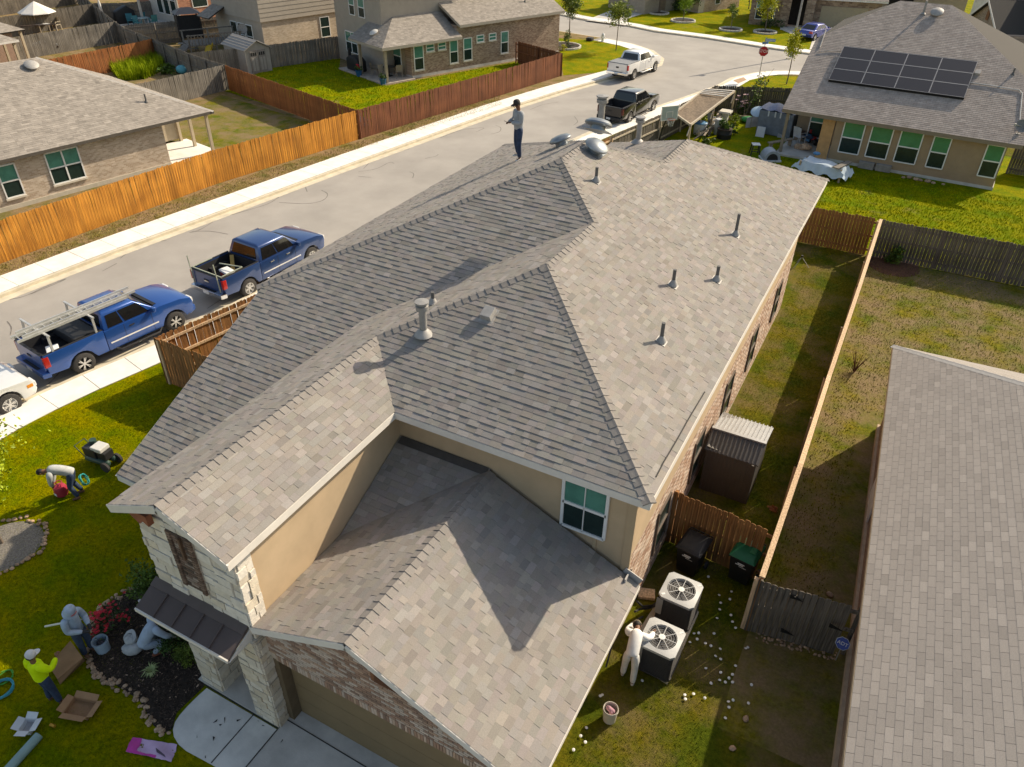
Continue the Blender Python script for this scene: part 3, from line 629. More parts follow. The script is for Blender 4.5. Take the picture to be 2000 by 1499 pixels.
fence('long weathered grey fence running uphill away from the street', LG+[Vector((-92, 63, 0))], W_GREY, 1.83, 1)
fence('weathered grey fence behind the pale brick house yard', [G(437, 127, 1.83), G(280, 162, 1.83), Vector((-49.4, 28, 0))], W_GREY, 1.83, -1)
fence('rust coloured fence behind the tall green grass', tops([(295, 76), (260, 84.5), (158.6, 104)])+[Vector((-60.6, 36, 0))], W_BRED, 1.83, -1)
fence('weathered grey fence between the umbrella lawn and the framed swing', tops([(226, 42), (39, 71)])+[Vector((-71, 38, 0))], W_GREY, 1.83, -1)
fence('weathered grey fence behind the white umbrella', tops([(178, 8), (26, 30)])+[Vector((-80.6, 42, 0))], W_DARK, 1.83, -1)
fence('farthest dark grey fence beyond the white umbrella lawn', [Vector((-92, 64, 0)), Vector((-92.5, 44, 0))], W_DARK, 2.0, -1)
fence('weathered grey fence behind the grey plastic shed', tops([(369, 104), (448, 96), (501, 91), (661, 71)]), W_GREY, 1.83, 1)
fence('pale grey fence behind the black canopy and picnic table', tops([(240, 50), (358, 40), (450, 30)])+[Vector((-62, 62, 0))], W_GREY, 1.83, -1)
fence('pale grey fence behind the teal patio chairs', [G(179, 6.5, 1.83)]+tops([(240, 6), (318, 0)])+[Vector((-73.5, 67, 0))], W_GREY, 1.83, -1)
MFC = G(330, 748)
_ml = offset(NEARC, 2.75)
_mlp = [p for p in _ml if p.y > 14.2][:6]
fence('brown cedar fence with exposed rails beside the blue trucks', [MFC, G(505, 573, 1.83), Vector((-17.4, 30, 0)), G(1193, 267, 1.83)], W_CEDAR, 1.83, -1, W_PALE)
fence('short brown cedar fence from the street corner post to the big house', [MFC, Vector((-14.3, 13.36, 0))], W_CEDAR, 1.83, 1)
_t = fence('long fence with pale top rail between the side yard and the neighbour', [Vector((-.26, 12.8, 0)), Vector((-.24, 17.2, 0)), Vector((-.27, 22, 0)), Vector((-.26, 29, 0)), Vector((-.30, 36.2, 0))], W_CEDAR, 1.83, 1, W_PALE)
for a, c in (((-.26, 12.8), (-.24, 17.2)), ((-.24, 17.2), (-.27, 22)), ((-.27, 22), (-.26, 29)), ((-.26, 29), (-.30, 36.2))):
    b = MB(); b.bar((a[0]+.26, a[1]-12.8, 1.86), (c[0]+.26, c[1]-12.8, 1.86), .13, .035); b.build('cap_board', W_PALE, _t)
fence('brown dog-eared fence behind the two wheeled bins', [Vector((-2.85, 14.6, 0)), Vector((-.3, 14.38, 0))], W_CEDAR, 1.83, 1)
_gt = fence('dark weathered gate fence with black hinges beside the neighbour wall', [Vector((-.24, 12.76, 0)), Vector((1.9, 13.1, 0))], W_DARK, 1.75, 1)
for px, py in ((1556, 1165), (1537, 1231), (1632, 1222)):
    q = GY(px, py, 12.9)-Vector((-.24, 12.76, 0)); b = MB(); b.ext([q+Vector((-.13, -.07, .06)), q+Vector((.17, -.07, -.03)), q+Vector((-.13, -.07, -.06))], (0, .02, 0)); b.build('gate_hinge', mat('black_iron', (.012, .012, .012), .5, .1), _gt)
fence('new brown cedar fence at the end of the side yard', [Vector((-12.5, 36.3, 0)), Vector((-.34, 36.3, 0))], W_CEDAR, 1.83, 1)
fence('dark weathered fence behind the small mulched shrub', [Vector((-.30, 36.3, 0)), Vector((13, 36.45, 0))], W_DARK, 1.83, 1)
fence('grey-brown street fence with bright rails beside the black truck', tops([(1193, 267), (1290, 224), (1372, 183), (1397, 168)]), W_DARK, 1.83, -1, wood('rail_bleached', (.46, .38, .28), (.56, .48, .37)))
fence('old dark fence with a climbing vine behind the cluttered yard', tops([(1397, 168), (1472, 170), (1547, 173)])+[Vector((-6.9, 59, 0))], W_DARK, 1.83, -1)
fence('dark fence beyond the far corner of the solar panel house', [Vector((5.4, 52.5, 0)), Vector((11, 52.2, 0))], W_DARK, 1.83, -1)
# ================================================================== neighbouring houses
def brickmat(name, c1, c2, mortar, u, rowh=.072, bw=.205):
    M = bpy.data.materials.new(name); M.use_nodes = True; t = M.node_tree; N = t.nodes; L = t.links; b = N['Principled BSDF']; b.inputs['Roughness'].default_value = .9
    g = N.new('ShaderNodeNewGeometry'); dp = N.new('ShaderNodeVectorMath'); dp.operation = 'DOT_PRODUCT'; dp.inputs[1].default_value = (u[0], u[1], 0)
    sp = N.new('ShaderNodeSeparateXYZ'); cb = N.new('ShaderNodeCombineXYZ'); L.new(g.outputs['Position'], dp.inputs[0]); L.new(g.outputs['Position'], sp.inputs[0]); L.new(dp.outputs['Value'], cb.inputs['X']); L.new(sp.outputs['Z'], cb.inputs['Y'])
    br = N.new('ShaderNodeTexBrick'); br.inputs['Scale'].default_value = 1; br.inputs['Brick Width'].default_value = bw; br.inputs['Row Height'].default_value = rowh; br.inputs['Mortar Size'].default_value = .006
    br.inputs['Color1'].default_value = (*c1, 1); br.inputs['Color2'].default_value = (*c2, 1); br.inputs['Mortar'].default_value = (*mortar, 1); br.inputs['Bias'].default_value = -.1; L.new(cb.outputs[0], br.inputs['Vector'])
    nz = N.new('ShaderNodeTexNoise'); nz.inputs['Scale'].default_value = .9; nz.inputs['Detail'].default_value = 5; L.new(g.outputs['Position'], nz.inputs['Vector'])
    r = N.new('ShaderNodeMapRange'); r.inputs['To Min'].default_value = .65; r.inputs['To Max'].default_value = 1.35; L.new(nz.outputs['Fac'], r.inputs['Value'])
    mx = N.new('ShaderNodeMix'); mx.data_type = 'RGBA'; mx.blend_type = 'MULTIPLY'; mx.inputs['Factor'].default_value = 1; L.new(br.outputs['Color'], mx.inputs['A']); L.new(r.outputs['Result'], mx.inputs['B']); L.new(mx.outputs['Result'], b.inputs['Base Color'])
    bp = N.new('ShaderNodeBump'); bp.inputs['Strength'].default_value = .5; bp.inputs['Distance'].default_value = .01; bp.invert = True; L.new(br.outputs['Fac'], bp.inputs['Height']); L.new(bp.outputs['Normal'], b.inputs['Normal'])
    MATS[name] = M; return M
class LF:
    """local frame on the ground: O, x axis direction (unit), y = left normal"""
    def __init__(s, O, ax): s.O = Vector((O[0], O[1], 0)); s.x = Vector((ax[0], ax[1], 0)).normalized(); s.y = Vector((-s.x.y, s.x.x, 0))
    def p(s, a, b, z=0.0): return s.O+s.x*a+s.y*b+Vector((0, 0, z))
    def inv(s, q): d = Vector(q)-s.O; return d.dot(s.x), d.dot(s.y)
def lroof(T, F, polys, M, k, cap=0, und=True, **kw):
    """polys: list of (local pts (a,b,z), facing in local (fx,fy))"""
    pcs = []
    for pts, f in polys:
        w3 = [F.p(*p) for p in pts]; nd = F.x*f[0]+F.y*f[1]; b = roof_plane(T, w3, (nd.x, nd.y), pcs, k=k, **kw); b.build('roof_deck', UNDER, T)
    emit(pcs, T, 'shingle', M, cap, 'shingle_field')
def lnorm(F, f, k): nd = F.x*f[0]+F.y*f[1]; return Vector((nd.x*k, nd.y*k, 1)).normalized()
def lbox(T, F, lo, hi, M, name='wall'):
    b = MB(); b.ext([F.p(lo[0], lo[1], lo[2]), F.p(hi[0], lo[1], lo[2]), F.p(hi[0], hi[1], lo[2]), F.p(lo[0], hi[1], lo[2])], (0, 0, hi[2]-lo[2])); return b.build(name, M, T)
def lfascia(T, F, a, b, M, drop=.16): fascia(T, [F.p(*a), F.p(*b)], drop, M)
def lwin(T, F, a, b, z, w_, h_, face, **kw):
    """window on wall at local (a,b); face: local normal"""
    n = F.x*face[0]+F.y*face[1]; u = Vector((-n.y, n.x, 0)); window(T, F.p(a, b, z), u, n, w_, h_, **kw)
def turtle(T, o, n, r=.3, M=None):
    Mn = n.to_track_quat('Z', 'Y').to_matrix(); t = MB(); t.lathe([(r*.6, 0), (r*.6, .12), (r*1.0, .12), (r*1.05, .18), (r*.8, .25), (r*.3, .29), (.001, .3)], 18, (0, 0, 0), Mn); v = t.build('roof_vent', M or BOOT, T, smooth=35); v.location = o
def stack(T, o, h=.5, r=.05, M=None):
    t = MB(); t.cyl((0, 0, -.1), (0, 0, h), r, n=10); t.lathe([(r*2.4, 0), (r*1.2, .1)], 10); v = t.build('vent_pipe', M or PVC, T, smooth=True); v.location = o
SH3 = mat('shingle_three_tab', (.300, .272, .248), .93, .08, 60, .2, 300, tone=True, spec=.2); SHF = mat('shingle_far', (.295, .262, .228), .93, .12, 3, .2, 200, tone=True, spec=.2); SHB = mat('shingle_brown', (.37, .315, .275), .93, .12, 3, .2, 200, tone=True, spec=.2)
# ---- right hand neighbour
F = LF((1.22, 23), (-.0454, .999)); F.x = Vector((.0454, -.999, 0)); F.y = Vector((.999, .0454, 0)); NZ = 2.9
T = thing('bungalow', 'neighbour house with plain three-tab shingle roof beside the side yard', 'house', (1.5, 12, 0), world=True)
lroof(T, F, [([(0, 0, NZ), (30, 0, NZ), (30, 6, NZ+2.7), (6, 6, NZ+2.7)], (0, -1)), ([(0, 0, NZ), (6, 6, NZ+2.7), (0, 12, NZ)], (-1, 0))], SH3, .45, cap=300, three_tab=True, th=.007, sp=.055, O=F.p(0, 0, NZ))
caps(F.p(0, 0, NZ), F.p(6, 6, NZ+2.7), lnorm(F, (0, -1), .45), lnorm(F, (-1, 0), .45), T, mat('cap_grey', (.42, .40, .375), .9, .08, 20, orand=.05), .30, .14, .012)
lfascia(T, F, (0, 0, NZ), (30, 0, NZ), mat('fascia_tan', (.40, .31, .21), .7, .06), .15); lfascia(T, F, (0, 0, NZ), (0, 12, NZ), MATS['fascia_tan'], .15)
BM_N = brickmat('brick_brown', (.22, .13, .085), (.34, .23, .16), (.42, .34, .26), (.0454, -.999)); 
lbox(T, F, (.5, .38, .2), (30, 9, NZ-.1), BM_N); lbox(T, F, (.45, .30, 0), (30, 9, .22), mat('foundation_tan', (.50, .38, .26), .9, .1), 'foundation'); lbox(T, F, (4.0, .33, .05), (5.3, .37, 2.2), mat('door_white', (.8, .78, .74), .5, .03), 'side_door')
# ---- solar panel house
SA = rad(3.2); c0 = G(1535, 214, 2.75); F = LF(c0, (cos(SA), -sin(SA))); Z0 = 2.75; KS = .55
T = thing('solar_house', 'tan sided house with roof solar panels and a cluttered patio', 'house', (F.p(4, 1).x, F.p(4, 1).y, 0), world=True)
pk = 9.3; zk = lambda v: Z0+KS*v
lroof(T, F, [([(-.2, 0, Z0), (12.6, 0, Z0), (12.6, 3.6, zk(3.6)), (6.6, pk, zk(pk)), (3.6, pk, zk(pk)), (-.2, 5.6, zk(5.6))], (0, -1)), ([(-.2, 5.6, zk(5.6)), (3.6, pk, zk(pk)), (-.2, 14, zk(5.6))], (-1, 0)),
             ([(12.6, 3.6, zk(3.6)), (12.6, 15.0, zk(3.6)), (6.6, pk, zk(pk))], (1, 0)), ([(3.6, pk, zk(pk)), (6.6, pk, zk(pk)), (12.6, 15, zk(3.6)), (-.2, 13, zk(5.6))], (0, 1))], SHB, KS, three_tab=True, th=.014, sp=.07, O=F.p(-.2, 0, Z0))
lfascia(T, F, (-.2, 0, Z0), (12.6, 0, Z0), mat('fascia_taupe', (.24, .19, .14), .7, .06), .2); lfascia(T, F, (-.2, 0, Z0), (-.2, 5.6, zk(5.6)), MATS['fascia_taupe'], .15)
TANS = mat('siding_tan', (.36, .255, .155), .8, .07, 2)
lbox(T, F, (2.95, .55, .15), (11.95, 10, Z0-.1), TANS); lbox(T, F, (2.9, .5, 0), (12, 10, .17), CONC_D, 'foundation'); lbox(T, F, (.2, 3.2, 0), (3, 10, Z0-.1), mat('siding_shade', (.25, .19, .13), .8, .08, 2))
for i in range(14):
    z = .17+i*.178; b = MB(); p0, p1 = F.p(2.95, .55, z), F.p(11.95, .55, z); o = -F.y
    b.ext([p0+o*.028, p0+o*.002+Vector((0, 0, .185)), p0-o*.01, ], p1-p0); b.build('siding_board', TANS, T)
for q in ((1637, 294), (1690, 303), (1746, 311)):
    a, bb = F.inv(GY(*q, F.p(3, .5).y)); lwin(T, F, a, .5, .68, 1.15, 1.78, (0, -1), up=mat('glass_green', (.055, .23, .115), .15, .12, 2))
for q, ww in (((1808, 322), .88), ((1909, 340), .85)):
    a, bb = F.inv(GY(*q, F.p(8, .5).y)); lwin(T, F, a, .5, .68, ww, 1.75, (0, -1), up=MATS['glass_green'])
lwin(T, F, 1.0, 3.15, .5, 1.3, 1.9, (0, -1)); lbox(T, F, (-.1, -.1, 0), (3, 3.3, .12), CONC_D, 'patio_slab')
for a, b_ in ((.05, .25),): lbox(T, F, (a, b_, .1), (a+.16, b_+.16, Z0-.1), mat('post_taupe', (.27, .215, .15), .8, .08), 'porch_post')
b = MB(); q0 = F.p(2.2, .42, .1); b.ext([q0, F.p(2.9, .42, .1), F.p(2.9, .46, 2.45), F.p(2.2, .46, 2.45)], F.y*.04); o = b.build('plywood_sheet', mat('plywood', (.52, .30, .13), .8, .10, 4)); tag(o, 'orange plywood sheet leaning beside the cluttered patio', 'board')
# solar panels
PAN = mat('solar_cell', (.035, .030, .030), .22, .10, 40, spec=.5, coat=.25); PFR = mat('solar_frame', (.42, .41, .40), .4, .05, metal=.6); PBK = mat('panel_skirt', (.012, .012, .012), .5, .05)
sl = sqrt(1+KS*KS); up = (F.y+Vector((0, 0, KS))).normalized(); nn = up.cross(F.x)*-1; nn = F.x.cross(up)
base = F.p(1.62, 2.42, zk(2.42))+nn*.14
for r_ in range(3):
    for c_ in range(4):
        Mx = Matrix.Translation(base+F.x*(c_*1.86)+up*(r_*1.0)) @ Matrix((F.x, up, nn)).transposed().to_4x4()
        a = MB(); a.b2((.015, .015, 0), (1.835, .975, .03)); t_ = a.build('solar_panel', PAN, T); t_.matrix_basis = Mx
        f = MB()
        for lo, hi in (((0, 0, -.01), (1.85, .02, .036)), ((0, .97, -.01), (1.85, .99, .036)), ((0, 0, -.01), (.02, .99, .036)), ((1.83, 0, -.01), (1.85, .99, .036))): f.b2(lo, hi)
        f.build('panel_frame', PFR, t_)
b = MB(); b.b2((0, -.02, -.14), (7.43, .01, .03)); o = b.build('array_skirt', PBK, T); o.matrix_basis = Matrix.Translation(base) @ Matrix((F.x, up, nn)).transposed().to_4x4()
def onroof(px, py): d = ray(px, py); return CP+d*(nn.dot(F.p(0, 0, Z0)-CP)/nn.dot(d))
stack(T, onroof(1803, 28), .75, .07, GALV); turtle(T, onroof(1829, 28), nn, .36); stack(T, onroof(1978, 146), .35)
b = MB(); b.box((0, 0, .1), (.3, .3, .16), Matrix((F.x, up, nn)).transposed()); o = b.build('box_vent', BOOT, T, bevel=.01); o.location = onroof(1908, 146)
b = MB(); b.tube([onroof(*p)+nn*.05 for p in ((1893, 163), (1930, 168), (1990, 178), (1996, 184), (1990, 250))], .025, 6); b.build('conduit', UT, T)
b = MB(); b.tube([onroof(*p)+nn*.05 for p in ((1648, 102), (1622, 101), (1598, 103))], .02, 6); b.tube([onroof(*p)+nn*.05 for p in ((1613, 60), (1601, 95))], .035, 6); b.build('conduit', BOOT, T)
ds = thing('satellite_dish', 'grey satellite dish on the corner of the solar house eave', 'satellite dish', onroof(1988, 262)); b = MB(); b.lathe([(.01, .0), (.2, .03), (.34, .1), (.35, .11), (.2, .05), (.01, .02)], 20, (0, -.1, .42), Matrix.Rotation(1.0, 3, 'X') @ Matrix.Rotation(.4, 3, 'Y')); b.build('dish', mat('dish_grey', (.16, .16, .16), .5), ds, smooth=True); b = MB(); b.cyl((0, 0, 0), (0, -.1, .42), .025); b.cyl((0, 0, 0), (0, 0, .03), .12); b.bar((0, -.12, .45), (-.3, -.45, .55), .03); b.box((-.32, -.48, .56), (.09, .09, .12)); b.build('mast', BOOT, ds)
# ---- pale brick house across the street (left)
P0 = G(417, 217, 2.6); F = LF(P0, (-.2028, -.9792)); F.y = Vector((-.9792, .2028, 0)); Z0 = 2.6; KA = .48
T = thing('brick_house', 'single storey pale brick house with covered patio behind the orange fence', 'house', (P0.x, P0.y, 0), world=True)
lroof(T, F, [([(0, 0, Z0), (22, 0, Z0), (22, 6.3, Z0+KA*6.3), (6.3, 6.3, Z0+KA*6.3)], (0, -1)), ([(0, 0, Z0), (6.3, 6.3, Z0+KA*6.3), (0, 12.6, Z0)], (-1, 0)), ([(0, 12.6, Z0), (22, 12.6, Z0), (22, 6.3, Z0+KA*6.3), (6.3, 6.3, Z0+KA*6.3)], (0, 1))], SHF, KA, th=.010, sp=.09, O=P0)
caps(F.p(0, 0, Z0), F.p(6.3, 6.3, Z0+KA*6.3), lnorm(F, (0, -1), KA), lnorm(F, (-1, 0), KA), T, mat('cap_pale', (.40, .37, .335), .9, .08, 20, orand=.05), .24, .15, .014)
lfascia(T, F, (0, 0, Z0), (22, 0, Z0), mat('fascia_dark', (.10, .085, .07), .7), .14); lfascia(T, F, (0, 0, Z0), (0, 12.6, Z0), MATS['fascia_dark'], .14)
BM_A = brickmat('brick_pale', (.40, .30, .22), (.60, .50, .40), (.55, .48, .39), (-.2028, -.9792))
lbox(T, F, (3.1, .45, .2), (22, 8, Z0-.1), BM_A); lbox(T, F, (.3, 4.2, .2), (3.1, 12, Z0-.1), mat('siding_cream', (.45, .38, .28), .8, .06)); lbox(T, F, (3.08, .40, 0), (22, 8, .22), mat('foundation_cream', (.52, .47, .38), .9, .08), 'foundation')
lbox(T, F, (-.1, .1, .0), (3.1, 4.2, .08), CONC, 'patio_slab')
for a, b_ in ((.25, .35), (.25, 2.4), (.25, 4.0)): lbox(T, F, (a, b_, .05), (a+.16, b_+.16, Z0-.08), mat('post_cream', (.50, .41, .29), .8, .06), 'porch_post')
WY = F.p(5, .45)
def awall(px, py): d = ray(px, py); n = F.y; return F.inv(CP+d*(n.dot(WY-CP)/n.dot(d)))+((CP+d*(n.dot(WY-CP)/n.dot(d))).z,)
for ql, qr, top, mu in (((106, 361), (168, 347), (90, 300), 2), ((14, 388), (48, 378), (0, 325), 1)):
    a0_, _, z0_ = awall(*ql); a1_, _, _ = awall(*qr); zt_ = awall(*top)[2]; n = -F.y; window(T, F.p(a0_, .44, z0_), -F.x, n, abs(a0_-a1_), max(1.2, zt_-z0_), mu, sill=True)
nn2 = lnorm(F, (0, -1), KA)
def onA(px, py): d = ray(px, py); return CP+d*(nn2.dot(P0-CP)/nn2.dot(d))
turtle(T, onA(62, 132), nn2, .36); stack(T, onA(286, 200), .45)
# second house just behind it (roof corner at the left edge)
q = G(36, 78, 2.7); F = LF(q, (-.12, -.993)); F.y = Vector((-.993, .12, 0)); T = thing('cream_house', 'cream house corner with porch posts past the pale brick roof', 'house', (q.x, q.y, 0), world=True)
lroof(T, F, [([(0, 0, 2.7), (16, 0, 2.7), (16, 5, 5.1), (5, 5, 5.1)], (0, -1)), ([(0, 0, 2.7), (5, 5, 5.1), (0, 10, 2.7)], (-1, 0))], SHF, .48, th=.010, O=F.p(0, 0, 2.7)); lfascia(T, F, (0, 0, 2.7), (16, 0, 2.7), TRIM); lfascia(T, F, (0, 0, 2.7), (0, 10, 2.7), TRIM)
lbox(T, F, (2.2, .4, 0), (16, 9, 2.6), mat('siding_olive', (.36, .31, .20), .8, .08)); lbox(T, F, (1, 3.5, 0), (16, 9, 2.6), MATS['siding_olive'])
for a, b_ in ((.2, .3), (.2, 2.0), (1.8, .3)): lbox(T, F, (a, b_, 0), (a+.18, b_+.18, 2.65), MATS['post_cream'], 'porch_post')
stack(T, F.p(3.2, -1.2, 2.6), 1.5, .09, GALV)
q = G(49, 58, 2.7); F = LF(q, (-.10, -.995)); F.y = Vector((-.995, .10, 0)); T = thing('sided_house', 'grey sided house with low roof at the edge of the umbrella yard', 'house', (q.x, q.y, 0), world=True)
lroof(T, F, [([(0, 0, 2.7), (14, 0, 2.7), (14, 4, 4.6), (4, 4, 4.6)], (0, -1)), ([(0, 0, 2.7), (4, 4, 4.6), (0, 8, 2.7)], (-1, 0))], SHF, .475, th=.010, O=F.p(0, 0, 2.7)); lbox(T, F, (1, .4, 0), (14, 7, 2.6), mat('brick_dull', (.30, .2, .15), .9, .15, 8)); lbox(T, F, (2.6, 2.5, 2.6), (14, 9, 6.2), mat('siding_grey', (.36, .33, .29), .8, .05))
for a, b_ in ((.2, .3), (.2, 2.2)): lbox(T, F, (a, b_, 0), (a+.18, b_+.18, 2.65), MATS['post_cream'], 'porch_post')
# ---- patio house across the street
F = LF((-37.68, 53.41), (.372, .928)); F.y = Vector((-.928, .372, 0))
T = thing('patio_house', 'brick and beige siding house with covered patio, behind the red-brown fence', 'house', (-37.68, 53.41, 0), world=True)
KB = .5; BS = mat('siding_beige', (.37, .325, .27), .8, .05, 2); BM_B = brickmat('brick_mixed', (.22, .135, .09), (.44, .33, .25), (.40, .33, .26), (.372, .928))
kz = lambda b, z0=2.75: z0+KB*(b+.6)
lroof(T, F, [([(-3.0, -.6, 2.75), (4.75, -.6, 2.75), (4.75, 3.5, kz(3.5)), (1.1, 3.5, kz(3.5)), (-.7, 1.7, kz(1.7))], (0, -1)), ([(-3.0, -.6, 2.75), (-.7, 1.7, kz(1.7)), (-.7, 4.6, kz(1.7)), (-3.0, 4.6, 2.75)], (-1, 0)), ([(-.7, 1.7, kz(1.7)), (1.1, 3.5, kz(3.5)), (-.7, 3.5, kz(1.7))], (-1, 0))], SHF, KB, th=.010, sp=.08, O=F.p(-3, -.6, 2.75))
lroof(T, F, [([(4.65, -.45, 3.6), (16.5, -.45, 3.6), (16.5, 7, 3.6+7.45*.45), (4.65, 7, 3.6+7.45*.45)], (0, -1))], SHF, .45, th=.010, sp=.08, O=F.p(4.65, -.45, 3.6))
for a, b_ in (((-3, -.6, 2.75), (4.75, -.6, 2.75)), ((-3, -.6, 2.75), (-3, 4.6, 2.75)), ((4.65, -.45, 3.6), (16.5, -.45, 3.6)), ((4.65, -.45, 3.6), (4.65, 4, 5.6))): lfascia(T, F, a, b_, BS, .2)
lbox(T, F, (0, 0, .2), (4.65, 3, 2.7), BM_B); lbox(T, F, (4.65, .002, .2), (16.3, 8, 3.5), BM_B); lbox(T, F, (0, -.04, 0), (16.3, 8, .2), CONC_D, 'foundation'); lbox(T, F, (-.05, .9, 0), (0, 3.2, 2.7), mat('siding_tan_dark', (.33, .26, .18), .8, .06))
lbox(T, F, (-.98, 2.5, 0), (8, 10.1, 6.6), BS); lbox(T, F, (5, 3, 3), (14, 10, 6.8), BS)
lroof(T, F, [([(-1.4, 2.0, 6.6), (8.4, 2.0, 6.6), (8.4, 6.2, 8.5), (2.8, 6.2, 8.5)], (0, -1)), ([(-1.4, 2.0, 6.6), (2.8, 6.2, 8.5), (-1.4, 10.5, 6.6)], (-1, 0))], SHF, .45, th=.010, O=F.p(-1.4, 2, 6.6)); lfascia(T, F, (-1.4, 2, 6.6), (8.4, 2, 6.6), TRIM, .2); lfascia(T, F, (-1.4, 2, 6.6), (-1.4, 10.5, 6.6), TRIM, .2)
for i in range(17):
    z = .1+i*.38; b = MB(); p0, p1 = F.p(-.98, 2.5, z), F.p(-.98, 10.1, z); o = -F.x; b.ext([p0+o*.025, p0+o*.002+Vector((0, 0, .38)), p0-o*.01], p1-p0); b.build('siding_board', BS, T)
lwin(T, F, -1.01, 8.58, .88, 1.9, 1.65, (-1, 0), mull=2); lwin(T, F, -1.01, 7.45, 3.95, .85, 1.5, (-1, 0)); lwin(T, F, -1.01, 5.95, 3.95, .95, 1.5, (-1, 0))
for a, z, w_, h_ in ((.28, .6, .88, 1.8), (3.85, .68, .8, 1.75), (5.28, .72, .86, 1.72), (9.36, .8, .8, 1.72)): lwin(T, F, a, -.01, z, w_, h_, (0, -1), sill=True)
for a in (1.5, 2.68): lwin(T, F, a, -.01, 1.88, .75, .52, (0, -1), lo=GLASS_UP, sill=True)
for a in (6.7, 8.04): lwin(T, F, a, -.01, 2.0, .75, .52, (0, -1), lo=GLASS_UP, sill=True)
lwin(T, F, -.06, 2.6, .5, 1.2, 1.9, (-1, 0)); lbox(T, F, (-3.1, -.45, 0), (0, 6.6, .09), mat('patio_stone', (.48, .40, .33), .85, .15, 2), 'patio_slab')
for a, b_ in ((-2.7, -.4), (-2.7, 3.5)): lbox(T, F, (a, b_, .05), (a+.2, b_+.2, 2.7), mat('post_taupe2', (.34, .28, .21), .8, .06), 'porch_post')
pn_ = lnorm(F, (-1, 0), KB); turtle(T, F.p(-1.9, 2.2, 3.25), pn_, .36, mat('vent_light', (.62, .60, .56), .5))
stack(T, F.p(13.2, 1.3, 4.4), .5)
# ---- beige two storey house
F = LF((-53.04, 53.11), (.257, .966)); F.y = Vector((-.966, .257, 0)); T = thing('beige_house', 'tall beige sided house with pale brick lower wall above the grey shed', 'house', (-53.04, 53.11, 0), world=True)
BM_C = brickmat('brick_cream', (.42, .33, .24), (.58, .49, .38), (.52, .45, .36), (.257, .966))
lbox(T, F, (0, .12, 0), (9, 8, 2.9), BM_C); lbox(T, F, (-.06, .1, 0), (0, 8, 2.9), BS); lbox(T, F, (-.15, 0, 2.9), (9.2, 8.2, 6.5), BS)
for i in range(10):
    z = 2.9+i*.36
    b = MB(); p0, p1 = F.p(-.17, 0, z), F.p(9.2, 0, z); o = -F.y; b.ext([p0+o*.03, p0+o*.003+Vector((0, 0, .36)), p0-o*.01], p1-p0); b.build('siding_board', BS, T)
    b = MB(); p0, p1 = F.p(-.15, 0, z), F.p(-.15, 8, z); o = -F.x; b.ext([p0+o*.03, p0+o*.003+Vector((0, 0, .36)), p0-o*.01], p1-p0); b.build('siding_board', BS, T)
lwin(T, F, 6.0, .11, .9, 1.0, 1.7, (0, -1), up=GLASS_LO); lwin(T, F, 7.4, -.04, 4.4, .9, 1.4, (0, -1), up=GLASS_LO)
for b_ in (5.4, 4.1, 2.8): lwin(T, F, -.08, b_, .5, 1.05, 1.9, (-1, 0), up=GLASS_LO)
lroof(T, F, [([(-.6, -.5, 6.5), (9.6, -.5, 6.5), (9.6, 4, 8.5), (-.6, 4, 8.5)], (0, -1))], SHF, .45, th=.01, O=F.p(-.6, -.5, 6.5)); lroof(T, F, [([(-1.9, 5.9, 2.7), (0, 5.9, 3.6), (0, 8, 3.6), (-1.9, 8, 2.7)], (-1, 0))], SHF, .47, th=.01, O=F.p(-1.9, 5.9, 2.7))
# ---- red brick house
F = LF((-70.84, 59.58), (.223, .975)); F.y = Vector((-.975, .223, 0)); T = thing('red_brick_house', 'red brick house with tall white-framed windows beyond the black canopy', 'house', (-70.84, 59.58, 0), world=True)
BM_D = brickmat('brick_red', (.30, .12, .07), (.42, .20, .12), (.42, .30, .22), (.223, .975))
lbox(T, F, (0, .02, 0), (12, 9, 5.4), BM_D); lbox(T, F, (-.08, 0, 0), (.02, 6, 5.4), mat('siding_pale', (.52, .48, .42), .8, .05)); lwin(T, F, 1.6, .01, 1.6, 1.7, 2.6, (0, -1), up=GLASS_LO)
for b_ in (4.2, 2.8, 1.4): lwin(T, F, -.1, b_, .9, 1.1, 2.9, (-1, 0), up=GLASS_LO)
lbox(T, F, (-4.6, 1, 0), (0, 7, .1), CONC_D, 'patio_slab'); lbox(T, F, (-2.6, 3.2, 0), (-2.4, 3.4, 3.2), MATS['siding_pale'], 'porch_post')
# ---- houses over the cross street
F = LF((-26.73, 96.83), (.4, .916)); F.y = Vector((-.916, .4, 0)); T = thing('corner_house', 'brick house with clipped shrubs at its door over the cross street', 'house', (-26.73, 96.83, 0), world=True)
BM_T = brickmat('brick_tan', (.36, .25, .17), (.55, .43, .33), (.5, .43, .35), (.4, .916)); lbox(T, F, (0, 0, 0), (7.6, 9, 3.4), BM_T); lbox(T, F, (-.05, -.03, 0), (.9, 0, 1.3), MATS['siding_pale'], 'stone_base'); lbox(T, F, (-6, 3, 0), (0, 9, 3.4), mat('wall_taupe', (.34, .29, .23), .85, .08)); lwin(T, F, 2.9, -.01, .7, .9, 1.3, (0, -1), up=GLASS_LO)
lroof(T, F, [([(-.5, -.5, 3.4), (8, -.5, 3.4), (8, 5, 5.9), (-.5, 5, 5.9)], (0, -1))], SHF, .45, th=.01, O=F.p(-.5, -.5, 3.4)); lbox(T, F, (-3.6, 2.96, 0), (-2.5, 3.0, 2.1), mat('door_brown', (.22, .16, .11), .6), 'front_door')
lfascia(T, F, (-.5, -.5, 3.4), (8, -.5, 3.4), TRIM)
F = LF((-16.6, 92.9), (.985, .17)); F.y = Vector((-.17, .985, 0)); T = thing('stone_front_house', 'brown stone-front house with tan garage behind the blue car', 'house', (-16.6, 92.9, 0), world=True)
